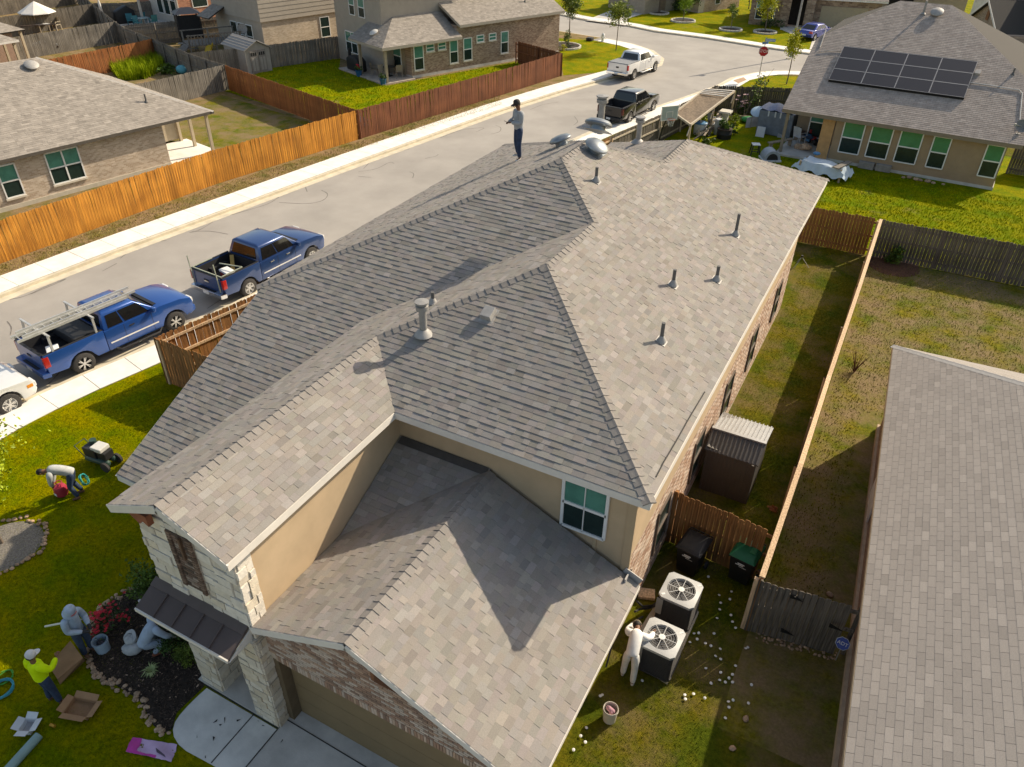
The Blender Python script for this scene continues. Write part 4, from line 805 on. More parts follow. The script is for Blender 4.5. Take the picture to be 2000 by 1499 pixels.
ST_B = brickmat('stone_brown', (.20, .13, .09), (.42, .31, .22), (.36, .3, .24), (.985, .17), .16, .35)
for a0_, a1_, b0_ in ((0, .95, 0), (2.5, 3.4, 0)): lbox(T, F, (a0_, b0_, 0), (a1_, b0_+.6, 3.6), ST_B, 'stone_pillar')
lbox(T, F, (.9, 1.6, 0), (2.6, 1.8, 3.2), DARKM, 'entry_recess'); lbox(T, F, (0, .1, 2.9), (3.4, 1.6, 3.7), ST_B); lbox(T, F, (3.4, .9, 0), (10, 8, 3.0), ST_B); lbox(T, F, (4.1, .84, 0), (8.8, .9, 2.2), mat('garage_tan2', (.36, .30, .20), .7, .04), 'garage_door'); lbox(T, F, (-3.2, .5, 0), (0, 8, 3.2), ST_B); lwin(T, F, -2.6, .48, .6, 2.0, 2.2, (0, -1), mull=2)
lbox(T, F, (.3, -1.6, 0), (3.6, 1.6, .06), CONC_D, 'porch_slab')
lroof(T, F, [([(3.2, .3, 3.0), (10.5, .3, 3.0), (10.5, 5, 5.1), (3.2, 5, 5.115)], (0, -1)), ([(-3.6, 0, 3.5), (3.2, 0, 3.5), (3.2, 5, 5.75), (-3.6, 5, 5.75)], (0, -1))], SHF, .45, th=.01, O=F.p(3.2, .3, 3.0)); lfascia(T, F, (3.2, .3, 3.0), (10.5, .3, 3.0), TRIM)
sheet('driveway', [F.p(4.0, .9), F.p(8.9, .9), F.p(8.6, -11), F.p(3.4, -11)], .012, CONC_D); sheet('driveway', [G(1190, 22), G(1145, 40), G(1222, 50), G(1228, 36), G(1330, 6), G(1250, -6)], .012, CONC_D); sheet('front_path', [F.p(.5, -1.6), F.p(3.6, -1.6), F.p(3.5, -3.2), F.p(1.4, -3.4)], .014, CONC_D)
F = LF((1.4, 94.4), (.35, -.937)); F.y = Vector((.937, .35, 0)); T = thing('white_stone_house', 'white stone-fronted house with arched gable window beyond the solar roof', 'house', (1.4, 94.4, 0), world=True)
lbox(T, F, (0, 0, 0), (3.4, 4, 7.5), mat('stone_white', (.66, .62, .55), .9, .1, 3)); lbox(T, F, (1.4, -.02, 4.6), (2.1, 0, 6.4), DARKM, 'narrow_window'); BM_E = brickmat('brick_umber', (.24, .17, .12), (.4, .3, .22), (.36, .3, .24), (.35, -.937)); lbox(T, F, (3.4, -1.2, 0), (12, 6, 2.7), BM_E); lbox(T, F, (2.4, 3, 0), (14, 8, 7), MATS['wall_taupe'])
b = MB(); b.ext([F.p(3.4, -1.2, 2.7), F.p(11, -1.2, 2.7), F.p(7.2, -1.2, 4.7)], F.y*.3); b.build('gable_wall', BM_E, T)
lroof(T, F, [([(3.0, -1.6, 2.6), (3.0, 5, 2.6), (7.2, 5, 4.9), (7.2, -1.6, 4.9)], (-1, 0)), ([(11.4, -1.6, 2.6), (11.4, 5, 2.6), (7.2, 5, 4.9), (7.2, -1.6, 4.9)], (1, 0))], SHF, .55, th=.01, O=F.p(3, 0, 2.6)); fascia(T, [F.p(3, -1.62, 2.6), F.p(7.2, -1.62, 4.9), F.p(11.4, -1.62, 2.6)], .2, TRIM)
b = MB(); b.ext([F.p(6.9, -1.24, 3.2), F.p(7.5, -1.24, 3.2), F.p(7.5, -1.24, 3.8), F.p(7.36, -1.24, 4.05), F.p(7.04, -1.24, 4.05), F.p(6.9, -1.24, 3.8)], -F.y*.02); b.build('arched_window', LOUV, T)
T = thing('far_roof_house', 'low grey-brown roofed house glimpsed over the solar house ridge', 'house', (-6, 104, 0), world=True); F = LF((-8, 104), (.99, .12)); F.y = Vector((-.12, .99, 0)); lbox(T, F, (0, 0, 0), (9, 8, 3.2), MATS['wall_taupe']); lbox(T, F, (1, -.04, 0), (3.6, 0, 2.4), DARKM, 'open_garage'); lroof(T, F, [([(-.5, -.5, 3.2), (9.5, -.5, 3.2), (9.5, 5, 5.7), (-.5, 5, 5.7)], (0, -1))], SHF, .45, th=.01, O=F.p(-.5, -.5, 3.2))
# white gable roof slope and the driveway, walk of the main house
sheet('driveway', [(-8.36, 6.06), (-2.9, 6.06), (-2.6, -12), (-8.36, -12)], .010, CONC_D)
wk = Gs([(404, 1345), (385, 1362), (366, 1381), (351, 1398), (342, 1412), (338, 1426), (340, 1440), (349, 1455), (364, 1468), (390, 1482), (432, 1505)])
sheet('front_walk', wk+[Vector((-8.385, 3.95, 0)), Vector((-8.385, 5.48, 0))], .014, mat('walk_concrete', (.66, .64, .59), .85, .14, 1.5, .15, 40, detail=8))
sheet('porch_floor', [(-10.72, 5.53), (-8.37, 5.53), (-8.37, 8.4), (-10.72, 8.4)], .05, CONC_D, z0=0)
for a, c in ((Vector((-8.37, 5.5, 0)), Vector((-8.37, -2, 0))), (Vector((-8.36, 5.75, 0)), Vector((-2.9, 5.7, 0))), (Vector((-10.7, 5.51, 0)), Vector((-8.37, 5.51, 0))), (Vector((-9.05, 5.5, 0)), Vector((-9.05, 4.3, 0))), (Vector((-5.6, 5.7, 0)), Vector((-5.6, -6, 0)))):
    b = MB(); b.bar(a+Vector((0, 0, .016)), c+Vector((0, 0, .016)), .022, .008); tag(b.build('joint_line', mat('joint_black', (.05, .045, .04), .9)), kind='structure')
# ================================================================== vehicles
TYRE = mat('tyre_rubber', (.045, .042, .040), .9, .15, 12, .2, 60); RIM_S = mat('rim_silver', (.62, .61, .59), .3, .05, metal=.8); RIM_B = mat('rim_black', (.02, .02, .02), .35, .1, metal=.4)
CHROME = mat('chrome', (.70, .70, .70), .18, .05, metal=1.0); PLAS = mat('plastic_black', (.02, .02, .021), .55, .1); LAMPR = mat('lamp_red', (.42, .012, .012), .2, .1, coat=.5); LAMPW = mat('lamp_clear', (.7, .7, .68), .15, .05, coat=.5); AMBER = mat('lamp_amber', (.75, .28, .03), .25, .05)
CGL = mat('car_glass', (.008, .009, .010), .06, .05, spec=.6); PLATE = mat('plate_white', (.72, .72, .70), .5, .05); BEDL = mat('bedliner', (.018, .018, .020), .8, .15, 20)
def paint(n, c, rough=.28): return mat(n, c, rough, .03, 1, metal=.25, coat=.8, spec=.5)
def wheel(T, x, y, r, w_, rim, spokes=6, side=1, dark=False):
    o = Vector((x, y, r)); M = Matrix.Rotation(-pi/2*side, 3, 'X')
    t = MB(); t.lathe([(r*.60, -w_/2), (r*.88, -w_/2), (r*.97, -w_*.42), (r, -w_*.25), (r, w_*.25), (r*.97, w_*.42), (r*.88, w_/2), (r*.60, w_/2)], 28, o, M); tw = t.build('wheel', TYRE, T, smooth=35)
    f = MB(); f.lathe([(r*.62, w_*.46), (r*.60, w_*.50), (r*.56, w_*.46), (r*.54, w_*.15), (.01, w_*.12)], 28, o, M); f.build('rim', RIM_B if dark else rim, tw, smooth=35)
    s_ = MB()
    for k in range(spokes):
        a = 2*pi*k/spokes+.2
        for da in (-.13, .13):
            p = M @ Vector((cos(a+da*.4)*r*.1, sin(a+da*.4)*r*.1, w_*.40)); q = M @ Vector((cos(a+da)*r*.58, sin(a+da)*r*.58, w_*.46)); s_.bar(o+p, o+q, r*.07, .03, up=M @ Vector((0, 0, 1)))
    s_.lathe([(r*.15, w_*.36), (r*.15, w_*.47), (.005, w_*.48)], 12, o, M); s_.build('spokes', rim, tw)
def arc(cx, cz, r, n=9, a0=180, a1=0): return [(cx+r*cos(rad(a0+(a1-a0)*i/n)), cz+r*sin(rad(a0+(a1-a0)*i/n))) for i in range(n+1)]
def side_ext(prof, y0, y1): b = MB(); b.ext([(x, y0, z) for x, z in prof], (0, y1-y0, 0)); return b
def greenhouse(T, base, roof, zb, zr, M, wins, rear=True, front=True, sun=False):
    """base=(x0,x1,halfw) roof likewise; wins: list of (s0,s1) along side"""
    B = [Vector((base[0], -base[2], zb)), Vector((base[1], -base[2], zb)), Vector((base[1], base[2], zb)), Vector((base[0], base[2], zb))]
    R = [Vector((roof[0], -roof[2], zr)), Vector((roof[1], -roof[2], zr)), Vector((roof[1], roof[2], zr)), Vector((roof[0], roof[2], zr))]
    top = [v+Vector(((.10 if i in (0, 3) else -.16), (.16 if i < 2 else -.16), .055)) for i, v in enumerate(R)]
    b = MB(); b.add(B+R+top, [(0, 1, 5, 4), (1, 2, 6, 5), (2, 3, 7, 6), (3, 0, 4, 7), (4, 5, 9, 8), (5, 6, 10, 9), (6, 7, 11, 10), (7, 4, 8, 11), (8, 9, 10, 11), (3, 2, 1, 0)]); cab = b.build('cab', M, T, smooth=50, bevel=.045)
    def panel(i, j, s0, s1, t0, t1, name, s0t=None, s1t=None):
        s0t = s0 if s0t is None else s0t; s1t = s1 if s1t is None else s1t
        f = lambda s_, t_: (B[i].lerp(B[j], s_)).lerp(R[i].lerp(R[j], s_), t_)
        q = [f(s0, t0), f(s1, t0), f(s1t, t1), f(s0t, t1)]; n = (q[1]-q[0]).cross(q[3]-q[0]).normalized(); b = MB(); b.ext([p+n*.004 for p in q], n*.008); b.build(name, CGL, cab)
    for s0, s1, s0t, s1t in wins: panel(0, 1, s0, s1, .10, .84, 'side_window', s0t, s1t); panel(2, 3, 1-s1, 1-s0, .10, .84, 'side_window', 1-s1t, 1-s0t)
    if rear: panel(3, 0, .10, .90, .14, .86, 'rear_window')
    if front: panel(1, 2, .06, .94, .05, .92, 'windscreen')
    return cab
def pickup(name, label, col, rear_px, front_px, rim=RIM_S, crew=True, rimdark=False, chrome=True, tonneau=None, wide=1.0, lift=0.0, strip=True, tail=LAMPR, blackout=False, badge=None, spokes=6, ref_z=.27):
    pr, pf = G(*rear_px, ref_z), G(*front_px, ref_z); d = (pf-pr); d.z = 0; wb = d.length; d.normalize(); left = Vector((-d.y, d.x, 0)); mid = (pr+pf)/2
    o = mid+left*.97-d*(1.25+1.825); o.z = -.13; T = thing(name, label, 'pickup truck', o, atan2(d.y, d.x)); P = paint('paint_'+name+str(len(MATS)), col); W2 = .98
    xc = 2.0 if crew else 2.22; zb = 1.24+lift
    prof = [(xc, .44+lift)]+[(4.40, .44+lift)]+arc(4.9, .42, .48)[1:-1]+[(5.40, .46+lift), (5.72, .55+lift), (5.78, .95+lift), (5.72, 1.12+lift), (5.3, 1.24+lift), (4.4, 1.30+lift), (4.2, zb+.02), (xc, zb)]
    body = side_ext(prof, -W2, W2).build('body', P, T, smooth=45, bevel=.05)
    # bed
    bp_ = [(.08, .56+lift), (.72, .50+lift)]+arc(1.25, .42, .48)[1:-1]+[(1.78, .46+lift), (xc-.015, .46+lift), (xc-.015, 1.30+lift), (.08, 1.30+lift)]
    for y0, y1 in ((W2, W2-.11), (-W2, -W2+.11)): side_ext(bp_, y0, y1).build('bed_side', P, T, smooth=45, bevel=.02)
    b = MB(); b.b2((.1, -W2+.1, .70+lift), (xc-.01, W2-.1, .78+lift)); b.b2((xc-.06, -W2+.1, .7+lift), (xc-.02, W2-.1, 1.27+lift))
    for s_ in (-1, 1): b.b2((.12, s_*(W2-.125), .72+lift), (xc-.03, s_*(W2-.113), 1.24+lift)); b.b2((.82, s_*(W2-.12), .74+lift), (1.68, s_*(W2-.32), 1.0+lift)); b.b2((.08, s_*(W2-.11), 1.30+lift), (xc-.02, s_*(W2-.03), 1.318+lift))
    b.build('bed_liner', BEDL, T)
    tg = MB(); tg.b2((.02, -W2+.115, .62+lift), (.10, W2-.115, 1.30+lift)); tg = tg.build('tailgate', P, T, bevel=.018); b = MB(); b.b2((.0, -.13, 1.0+lift), (.03, .13, 1.07+lift)); b.build('handle', PLAS, tg)
    b = MB(); b.b2((.015, -W2+.12, 1.302+lift), (.105, W2-.12, 1.316+lift)); b.build('tailgate_cap', PLAS, tg)
    if badge: b = MB(); b.box((.008, 0, .98+lift), (.02, .26, .07)); b.build('badge', badge, tg, bevel=.008)
    bm_ = CHROME if chrome else (PLAS if blackout else P); b = MB(); b.ext([(-.14, -.92, .46+lift), (-.14, .92, .46+lift), (.12, .99, .46+lift), (.12, -.99, .46+lift)], (0, 0, .2)); b.build('rear_bumper', bm_, T, bevel=.03); b = MB(); b.b2((-.10, -.5, .655+lift), (.02, .5, .668+lift)); b.build('bumper_step', PLAS, T)
    b = MB(); b.b2((-.152, -.16, .5+lift), (-.14, .16, .62+lift)); b.build('number_plate', PLATE, T)
    for s_ in (-1, 1):
        b = MB(); b.b2((.03, s_*(W2-.115), .84+lift), (.22, s_*(W2+.006), 1.24+lift)); b.build('tail_lamp', tail, T, bevel=.02)
        b = MB(); b.b2((5.52, s_*.60, .90+lift), (5.80, s_*.965, 1.10+lift)); b.build('headlamp', LAMPW, T, bevel=.03)
        b = MB(); b.box((4.12, s_*1.06, 1.33+lift), (.12, .22, .17)); b.build('wing_mirror', P if not blackout else PLAS, T, bevel=.03)
        for xh in ((2.55, 3.45) if crew else (3.15,)): b = MB(); b.b2((xh, s_*W2, 1.06+lift), (xh+.2, s_*(W2+.03), 1.10+lift)); b.build('door_handle', PLAS if not chrome else CHROME, T, bevel=.01)
        for xs in ((2.98, 3.98) if crew else (2.96, 4.05)): b = MB(); b.b2((xs-.006, s_*W2, .5+lift), (xs+.006, s_*(W2+.004), 1.22+lift)); b.build('door_seam', PLAS, T)
        if strip: b = MB(); b.b2((xc+.12, s_*W2, .70+lift), (4.25, s_*(W2+.012), .755+lift)); b.build('side_strip', CHROME, T)
        b = MB(); b.tube([(xc+.25, s_*.95, .44+lift), (xc+.4, s_*1.06, .36+lift), (4.15, s_*1.06, .36+lift), (4.3, s_*.95, .44+lift)], .04); b.build('running_board', PLAS if not chrome else CHROME, T, smooth=True)
        wheel(T, 1.25, s_*(W2-.13), .405, .27, rim, spokes, s_, rimdark); wheel(T, 4.9, s_*(W2-.13), .405, .27, rim, spokes, s_, rimdark)
    if crew: greenhouse(T, (2.02, 4.38, .95), (2.20, 3.62, .76), zb-.01, 1.83+lift, P, [(.07, .43, .10, .48), (.46, .86, .50, .97)])
    else: greenhouse(T, (2.24, 4.38, .95), (2.38, 3.62, .76), zb-.01, 1.81+lift, P, [(.08, .36, .10, .41), (.40, .86, .44, .97)])
    b = MB(); b.b2((5.74, -.62, .62+lift), (5.81, .62, 1.06+lift)); b.build('grille', PLAS if blackout else CHROME, T, bevel=.02); b = MB(); b.ext([(5.55, -.98, .46+lift), (5.92, -.80, .46+lift), (5.92, .80, .46+lift), (5.55, .98, .46+lift)], (0, 0, .22)); b.build('front_bumper', bm_, T, bevel=.03)
    b = MB(); b.b2((4.32, -.7, 1.29+lift), (4.46, .7, 1.325+lift)); b.build('wiper_cowl', PLAS, T)
    b = MB(); b.b2((.3, -.55, .35), (5.4, .55, .6)); b.build('chassis', PLAS, T)
    if tonneau: b = MB(); b.b2((.1, -W2+.06, 1.305+lift), (xc-.03, W2-.06, 1.335+lift)); b.build('tonneau_cover', tonneau, T, bevel=.01)
    return T, Matrix.Translation(o) @ Matrix.Rotation(atan2(d.y, d.x), 4, 'Z')
T1, M1 = pickup('pickup_truck', 'bright blue extended-cab pickup carrying an aluminium ladder rack', (.012, .075, .30), (168, 710), (342, 630), rim=RIM_S, crew=False, rimdark=True, chrome=False, strip=True)
RACK = mat('rack_aluminium', (.60, .60, .58), .4, .08, metal=.5)
for xx in (.45, 2.0):
    for s_ in (-1, 1): b = MB(); b.bar((xx, s_*.92, 1.3), (xx+.04, s_*.86, 1.88), .07, .06); b.build('rack_post', RACK, T1)
    b = MB(); b.bar((xx+.04, -.98, 1.90), (xx+.04, .98, 1.90), .07, .05); b.build('rack_bar', RACK, T1)
b = MB(); b.b2((1.25, -.8, 1.0), (2.1, .8, 1.34)); b.build('toolbox', PLAS, T1, bevel=.03)
L = thing('ladder', 'aluminium extension ladder tied along the blue truck rack', 'ladder', M1 @ Vector((-.35, -.62, 1.965)), M1.to_euler().z)
for y in (0, .44):
    b = MB(); b.b2((0, y-.02, -.045), (3.9, y+.02, .045)); b.build('stile', RACK, L); b = MB(); b.b2((.2, y-.02+.03, .05), (4.25, y+.02+.03, .13)); b.build('stile', RACK, L)
for i in range(13): b = MB(); b.cyl((.15+i*.3, 0, 0), (.15+i*.3, .44, 0), .018, n=8); b.build('rung', RACK, L)
def cooler(loc, rz, label, s=1.0):
    T = thing('cooler', label, 'cooler', loc, rz); b = MB(); b.b2((-.28*s, -.18*s, 0), (.28*s, .18*s, .26*s)); b.build('tub', mat('cooler_red', (.28, .012, .018), .5, .08), T, bevel=.02); b = MB(); b.b2((-.30*s, -.20*s, .26*s), (.30*s, .20*s, .36*s)); b.build('lid', mat('cooler_white', (.78, .78, .76), .45, .03), T, bevel=.03)
    b = MB(); b.tube([(-.2*s, -.2*s, .22*s), (-.2*s, -.26*s, .12*s), (.2*s, -.26*s, .12*s), (.2*s, -.2*s, .22*s)], .014); b.build('handle', MATS['cooler_white'], T)
cooler(M1 @ Vector((.62, -.45, .79)), M1.to_euler().z+1.2, 'red and white cooler in the ladder truck bed')
T2, M2 = pickup('pickup_truck', 'dark blue crew-cab pickup with a red cooler in its bed', (.018, .055, .175), (486, 564), (611, 500), rim=RIM_S, crew=True, strip=True, spokes=6, badge=CHROME)
STK = mat('stake_pole', (.34, .36, .28), .6, .1)
for s_ in (-.8, .75): b = MB(); b.bar((-.02, s_, .72), (-.06, s_+.03, 1.95), .035); b.build('stake_pole', STK, T2)
b = MB(); b.bar((.1, .85, 1.36), (1.1, .85, 1.36), .035); b.bar((.15, -.85, 1.36), (1.2, -.85, 1.36), .035); b.bar((.12, -.86, 1.345), (.12, .86, 1.345), .04); b.bar((1.2, -.85, 1.36), (1.0, .3, 1.3), .035); b.build('stake_rail', STK, T2)
cooler(M2 @ Vector((.95, -.15, .79)), M2.to_euler().z+1.4, 'red and white cooler in the dark blue crew-cab truck')
b = MB(); b.bar((0, 0, 0), (.5, .55, .45), .16, .03); o = b.build('plank', mat('plank_yellow', (.42, .27, .08), .8, .1)); o.matrix_basis = M2 @ Matrix.Translation((1.35, .0, .82)); tag(o, 'yellow plank propped in the dark blue truck bed', 'plank')
b = MB()
for i in range(9): b.box((rnd.uniform(.2, .7), rnd.uniform(-.6, .6), .84), (rnd.uniform(.1, .3), rnd.uniform(.1, .3), rnd.uniform(.06, .2)), Matrix.Rotation(rnd.random()*3, 3, 'Z'))
o = b.build('tool_pile', mat('tool_grey', (.30, .30, .30), .6, .4, 3)); o.matrix_basis = M2; tag(o, 'pile of tools loose in the dark blue truck bed', 'tools', kind='stuff')
pickup('pickup_truck', 'black crew-cab pickup with open bed by the bleached street fence', (.010, .010, .012), (1230, 232), (1277, 209), rim=RIM_S, crew=True, chrome=False, strip=False, rimdark=True, blackout=True, tail=mat('lamp_smoke', (.10, .02, .02), .2))
pickup('pickup_truck', 'white crew-cab pickup with grey bed cover near the street corner', (.78, .78, .77), (1238, 147), (1281, 131), rim=RIM_S, crew=True, chrome=True, tonneau=mat('tonneau_grey', (.23, .24, .25), .7, .08), strip=False, lift=.06, badge=PLAS)
def car(name, label, cat, col, O, rz, prof_top, L, gh_b, gh_r, zb, zr, wr, ax, wins, W2=.92, rim=RIM_S, rack=False):
    T = thing(name, label, cat, O, rz); P = paint('paint_'+name+str(len(MATS)), col)
    prof = [(.12, .34)]+[(ax[0]-.42, .32)]+arc(ax[0], wr+.02, wr+.06)[1:-1]+[(ax[0]+.44, .30), (ax[1]-.44, .30)]+arc(ax[1], wr+.02, wr+.06)[1:-1]+[(ax[1]+.44, .32), (L-.1, .36), (L, .55)]+prof_top
    side_ext(prof, -W2, W2).build('body', P, T, smooth=45, bevel=.07); greenhouse(T, gh_b, gh_r, zb, zr, P, wins)
    for s_ in (-1, 1):
        for x in ax: wheel(T, x, s_*(W2-.11), wr, .22, rim, 6, s_)
        b = MB(); b.b2((-.01, s_*.55, .72), (.18, s_*(W2+.004), .92)); b.build('tail_lamp', LAMPR, T, bevel=.02); b = MB(); b.b2((L-.22, s_*.5, .62), (L+.015, s_*(W2-.02), .8)); b.build('headlamp', LAMPW, T, bevel=.03)
        b = MB(); b.b2((L-.3, s_*(W2-.12), .66), (L-.1, s_*(W2+.008), .78)); b.build('side_lamp', AMBER, T, bevel=.01); b = MB(); b.box((gh_b[1]-.35, s_*(W2+.08), zb+.08), (.1, .18, .13)); b.build('wing_mirror', P, T, bevel=.02)
    b = MB(); b.b2((-.03, -.26, .5), (0, .26, .64)); b.build('number_plate', PLATE, T); b = MB(); b.b2((L-.02, -.5, .42), (L+.03, .5, .66)); b.build('grille', PLAS, T)
    if rack:
        for s_ in (-1, 1): b = MB(); b.tube([(gh_r[0]+.2, s_*gh_r[2]*.8, zr+.08), (gh_r[1]-.2, s_*gh_r[2]*.8, zr+.08)], .025); b.build('roof_rail', PLAS, T)
    return T
SUVT = [(4.62, .82), (4.5, .95), (3.6, 1.04), (3.4, 1.06), (.1, 1.06), (.0, .6)]
dS = (G(342, 630, .27)-G(168, 710, .27)).normalized(); aS = atan2(dS.y, dS.x)
q = G(18, 790, .25); o = q+Vector((-dS.y, dS.x, 0))*.85-dS*3.72; o.z = -.13
car('sport_utility', 'white sport utility vehicle parked behind the bright blue pickup', 'car', (.78, .78, .76), o, aS, SUVT, 4.68, (.1, 3.5, .88), (.35, 2.75, .72), 1.05, 1.72, .38, (.95, 3.72), [(.05, .32, .1, .33), (.35, .62, .36, .66), (.65, .9, .69, .99)], rack=True)
for px, py, c, lb, z_ in ((1212, 17, (.014, .015, .016), 'black sport utility vehicle on the driveway over the cross street', 0), (1240, 21, (.06, .008, .014), 'dark maroon sport utility vehicle on the driveway over the cross street', 0)):
    q = G(px, py, 0); a = atan2(-.95, .28); dv = Vector((cos(a), sin(a), 0)); o = q-dv*4.6; o.z = .015
    car('sport_utility', lb, 'car', c, o, a, SUVT, 4.68, (.1, 3.5, .88), (.35, 2.75, .74), 1.05, 1.74, .38, (.95, 3.72), [(.05, .32, .1, .33), (.35, .62, .36, .66), (.65, .9, .69, .99)], rack=True)
q = G(1567, 80, 0); a = atan2(.94, .34); dv = Vector((cos(a), sin(a), 0)); o = q-dv*.05; o.z = .015
car('sedan', 'blue sedan parked on the stone-front house driveway', 'car', (.035, .06, .33), o, a, [(4.45, .72), (4.2, .82), (3.3, .93), (3.1, .95), (.9, .98), (.12, .97), (.0, .6)], 4.5, (.55, 3.35, .84), (1.35, 2.55, .64), .94, 1.40, .32, (.85, 3.5), [(.1, .46, .2, .48), (.5, .85, .52, .95)], W2=.88)
# ================================================================== people
SKIN_T = mat('skin_brown', (.20, .095, .055), .6, .08, 8); HAIRB = mat('hair_black', (.012, .010, .009), .7, .1); DENIM = mat('denim_blue', (.028, .048, .095), .85, .22, 12); DENIM_L = mat('denim_pale', (.045, .07, .12), .85, .2, 12)
SHOE = mat('shoe_brown', (.14, .07, .035), .7, .1); SHOE_W = mat('shoe_white', (.6, .6, .58), .6, .08); EYE = mat('eye_white', (.7, .7, .68), .3, 0)
BAKE = []
def skin_mesh(name, chains, M, parent, sub=2, props=None):
    """chains: list of (points [(pos, radius)], edges or None)"""
    vs, es, rs, roots = [], [], [], []
    for pts, ed in chains:
        k = len(vs); roots.append(k); vs += [tuple(p) for p, _ in pts]; rs += [r for _, r in pts]; es += [(k+a, k+b) for a, b in (ed or [(i, i+1) for i in range(len(pts)-1)])]
    me = bpy.data.meshes.new(name); me.from_pydata(vs, es, []); me.materials.append(M); o = inst(name, me, parent)
    md = o.modifiers.new('Skin', 'SKIN'); md.use_smooth_shade = True; md.branch_smoothing = .5
    sv = me.skin_vertices[0].data
    for i, r in enumerate(rs): sv[i].radius = r if isinstance(r, tuple) else (r, r); sv[i].use_root = i in roots
    sb = o.modifiers.new('Sub', 'SUBSURF'); sb.levels = sub; sb.render_levels = sub
    BAKE.append(o); return o
STAND = dict(pel=(0, 0, .95), spi=(0, 0, 1.12), che=(0, .01, 1.32), nek=(0, .01, 1.47), hed=(0, .03, 1.59), crn=(0, .02, 1.69),
             hipl=(-.09, 0, .90), knel=(-.10, .03, .49), ankl=(-.10, 0, .09), toel=(-.11, .15, .045), hipr=(.09, 0, .90), kner=(.10, .03, .49), ankr=(.10, 0, .09), toer=(.11, .15, .045),
             shol=(-.20, 0, 1.40), elbl=(-.24, -.03, 1.12), wril=(-.22, .08, .88), shor=(.20, 0, 1.40), elbr=(.24, -.03, 1.12), wrir=(.22, .08, .88))
def person(label, loc, rz, pose, shirt, pants, hat=None, hood=False, shoes=SHOE, gloves=None, sleeves=True, hair=True, grip=.6, scale=1.0, loose=1.0, skin=None, hoodM=None):
    J = {k: Vector(v) for k, v in {**STAND, **pose}.items()}; T = thing('person', label, 'person', loc, rz); T.scale = (scale,)*3; sk = skin or SKIN_T
    N_ = ['pel', 'spi', 'che', 'nek', 'hed', 'crn', 'hipl', 'knel', 'ankl', 'toel', 'hipr', 'kner', 'ankr', 'toer', 'shol', 'elbl', 'wril', 'shor', 'elbr', 'wrir']
    J['wai'] = J['pel'].lerp(J['spi'], .5); R_ = dict(wai=.118, pel=.122, spi=.112, che=.125, nek=.052, hed=(.075, .092), crn=(.055, .065), hipl=.085, knel=.058, ankl=.040, toel=.032, hipr=.085, kner=.058, ankr=.040, toer=.032, shol=.058, elbl=.042, wril=.028, shor=.058, elbr=.042, wrir=.028)
    E_ = [('pel', 'spi'), ('spi', 'che'), ('che', 'nek'), ('nek', 'hed'), ('hed', 'crn'), ('pel', 'hipl'), ('hipl', 'knel'), ('knel', 'ankl'), ('ankl', 'toel'), ('pel', 'hipr'), ('hipr', 'kner'), ('kner', 'ankr'), ('ankr', 'toer'), ('che', 'shol'), ('shol', 'elbl'), ('elbl', 'wril'), ('che', 'shor'), ('shor', 'elbr'), ('elbr', 'wrir')]
    def chain(names, grow, ed, over=None):
        pts = []
        for n in names:
            r = (over or {}).get(n, R_[n]); r = r if isinstance(r, tuple) else (r, r); pts.append((J[n], (r[0]+grow, r[1]+grow)))
        return (pts, [(names.index(a), names.index(b)) for a, b in ed if a in names and b in names])
    thin = dict(pel=.085, spi=.08, che=.085, hipl=.06, hipr=.06, knel=.045, kner=.045, shol=.042, shor=.042, elbl=.032, elbr=.032, ankl=.034, ankr=.034, toel=.026, toer=.026); ch = [chain(N_, 0, E_, thin)]
    for s_ in ('l', 'r'):                                          # hands: palm + five fingers rooted in the palm
        wv, e = J['wri'+s_], J['elb'+s_]; d = (wv-e).normalized(); sgn = -1 if s_ == 'l' else 1
        side = d.cross(Vector((0, 0, 1)));  side = (side if side.length > .2 else Vector((1, 0, 0))).normalized(); nrm = side.cross(d).normalized()
        if nrm.z > 0: nrm = -nrm
        palm = wv+d*.075; ch.append(([(wv, .026), (wv+d*.04, (.034, .02)), (palm, (.036, .018))], None))
        for i, (off, ln) in enumerate(((-.027, .068), (-.009, .080), (.009, .076), (.026, .060))):
            b0 = palm-d*.01+side*off; k1 = b0+d*(ln*.5)+nrm*(ln*.18*grip); k2 = k1+d*(ln*.4*(1-.6*grip))+nrm*(ln*.5*grip); ch.append(([(b0, .0095), (k1, .009), (k2, .0075)], None))
        tb = wv+d*.03+side*(-.03*sgn); ch.append(([(tb, .012), (tb+d*.035+side*(-.025*sgn), .0105), (tb+d*.062+side*(-.022*sgn)+nrm*.02*grip, .0085)], None))
    body = skin_mesh('body', ch, sk if not gloves else sk, T)
    g = .016*loose
    up_ = (J['che']-J['spi']).normalized(); tors = [(J['pel']+(J['pel']-J['spi']).normalized()*.07, .115+g), (J['pel'], .128+g), (J['spi'], .122+g), (J['che']-up_*.04, .134+g), (J['che']+up_*.07, .115+g), (J['nek']-up_*.02, .058)]
    shc = [(tors, None)]
    for s_ in ('l', 'r'):
        sh_, el_, wr_ = J['sho'+s_], J['elb'+s_], J['wri'+s_]; c_ = J['che']+up_*.05
        shc.append(([(c_.lerp(sh_, .25), .085), (sh_, .070+g), (sh_.lerp(el_, .5), .058+g), (el_, .048+g), (el_.lerp(wr_, .55), .042+g), (wr_, .034+g*.5)] if sleeves else [(c_.lerp(sh_, .25), .085), (sh_, .07+g), (el_, .06+g)], None))
    skin_mesh('shirt', shc, shirt, T)
    trc = [([(J['wai'], .105+g*.6), (J['pel'], .118+g*.6), (J['hipl'].lerp(J['hipr'], .5)+Vector((0, 0, -.03)), .095)], None)]
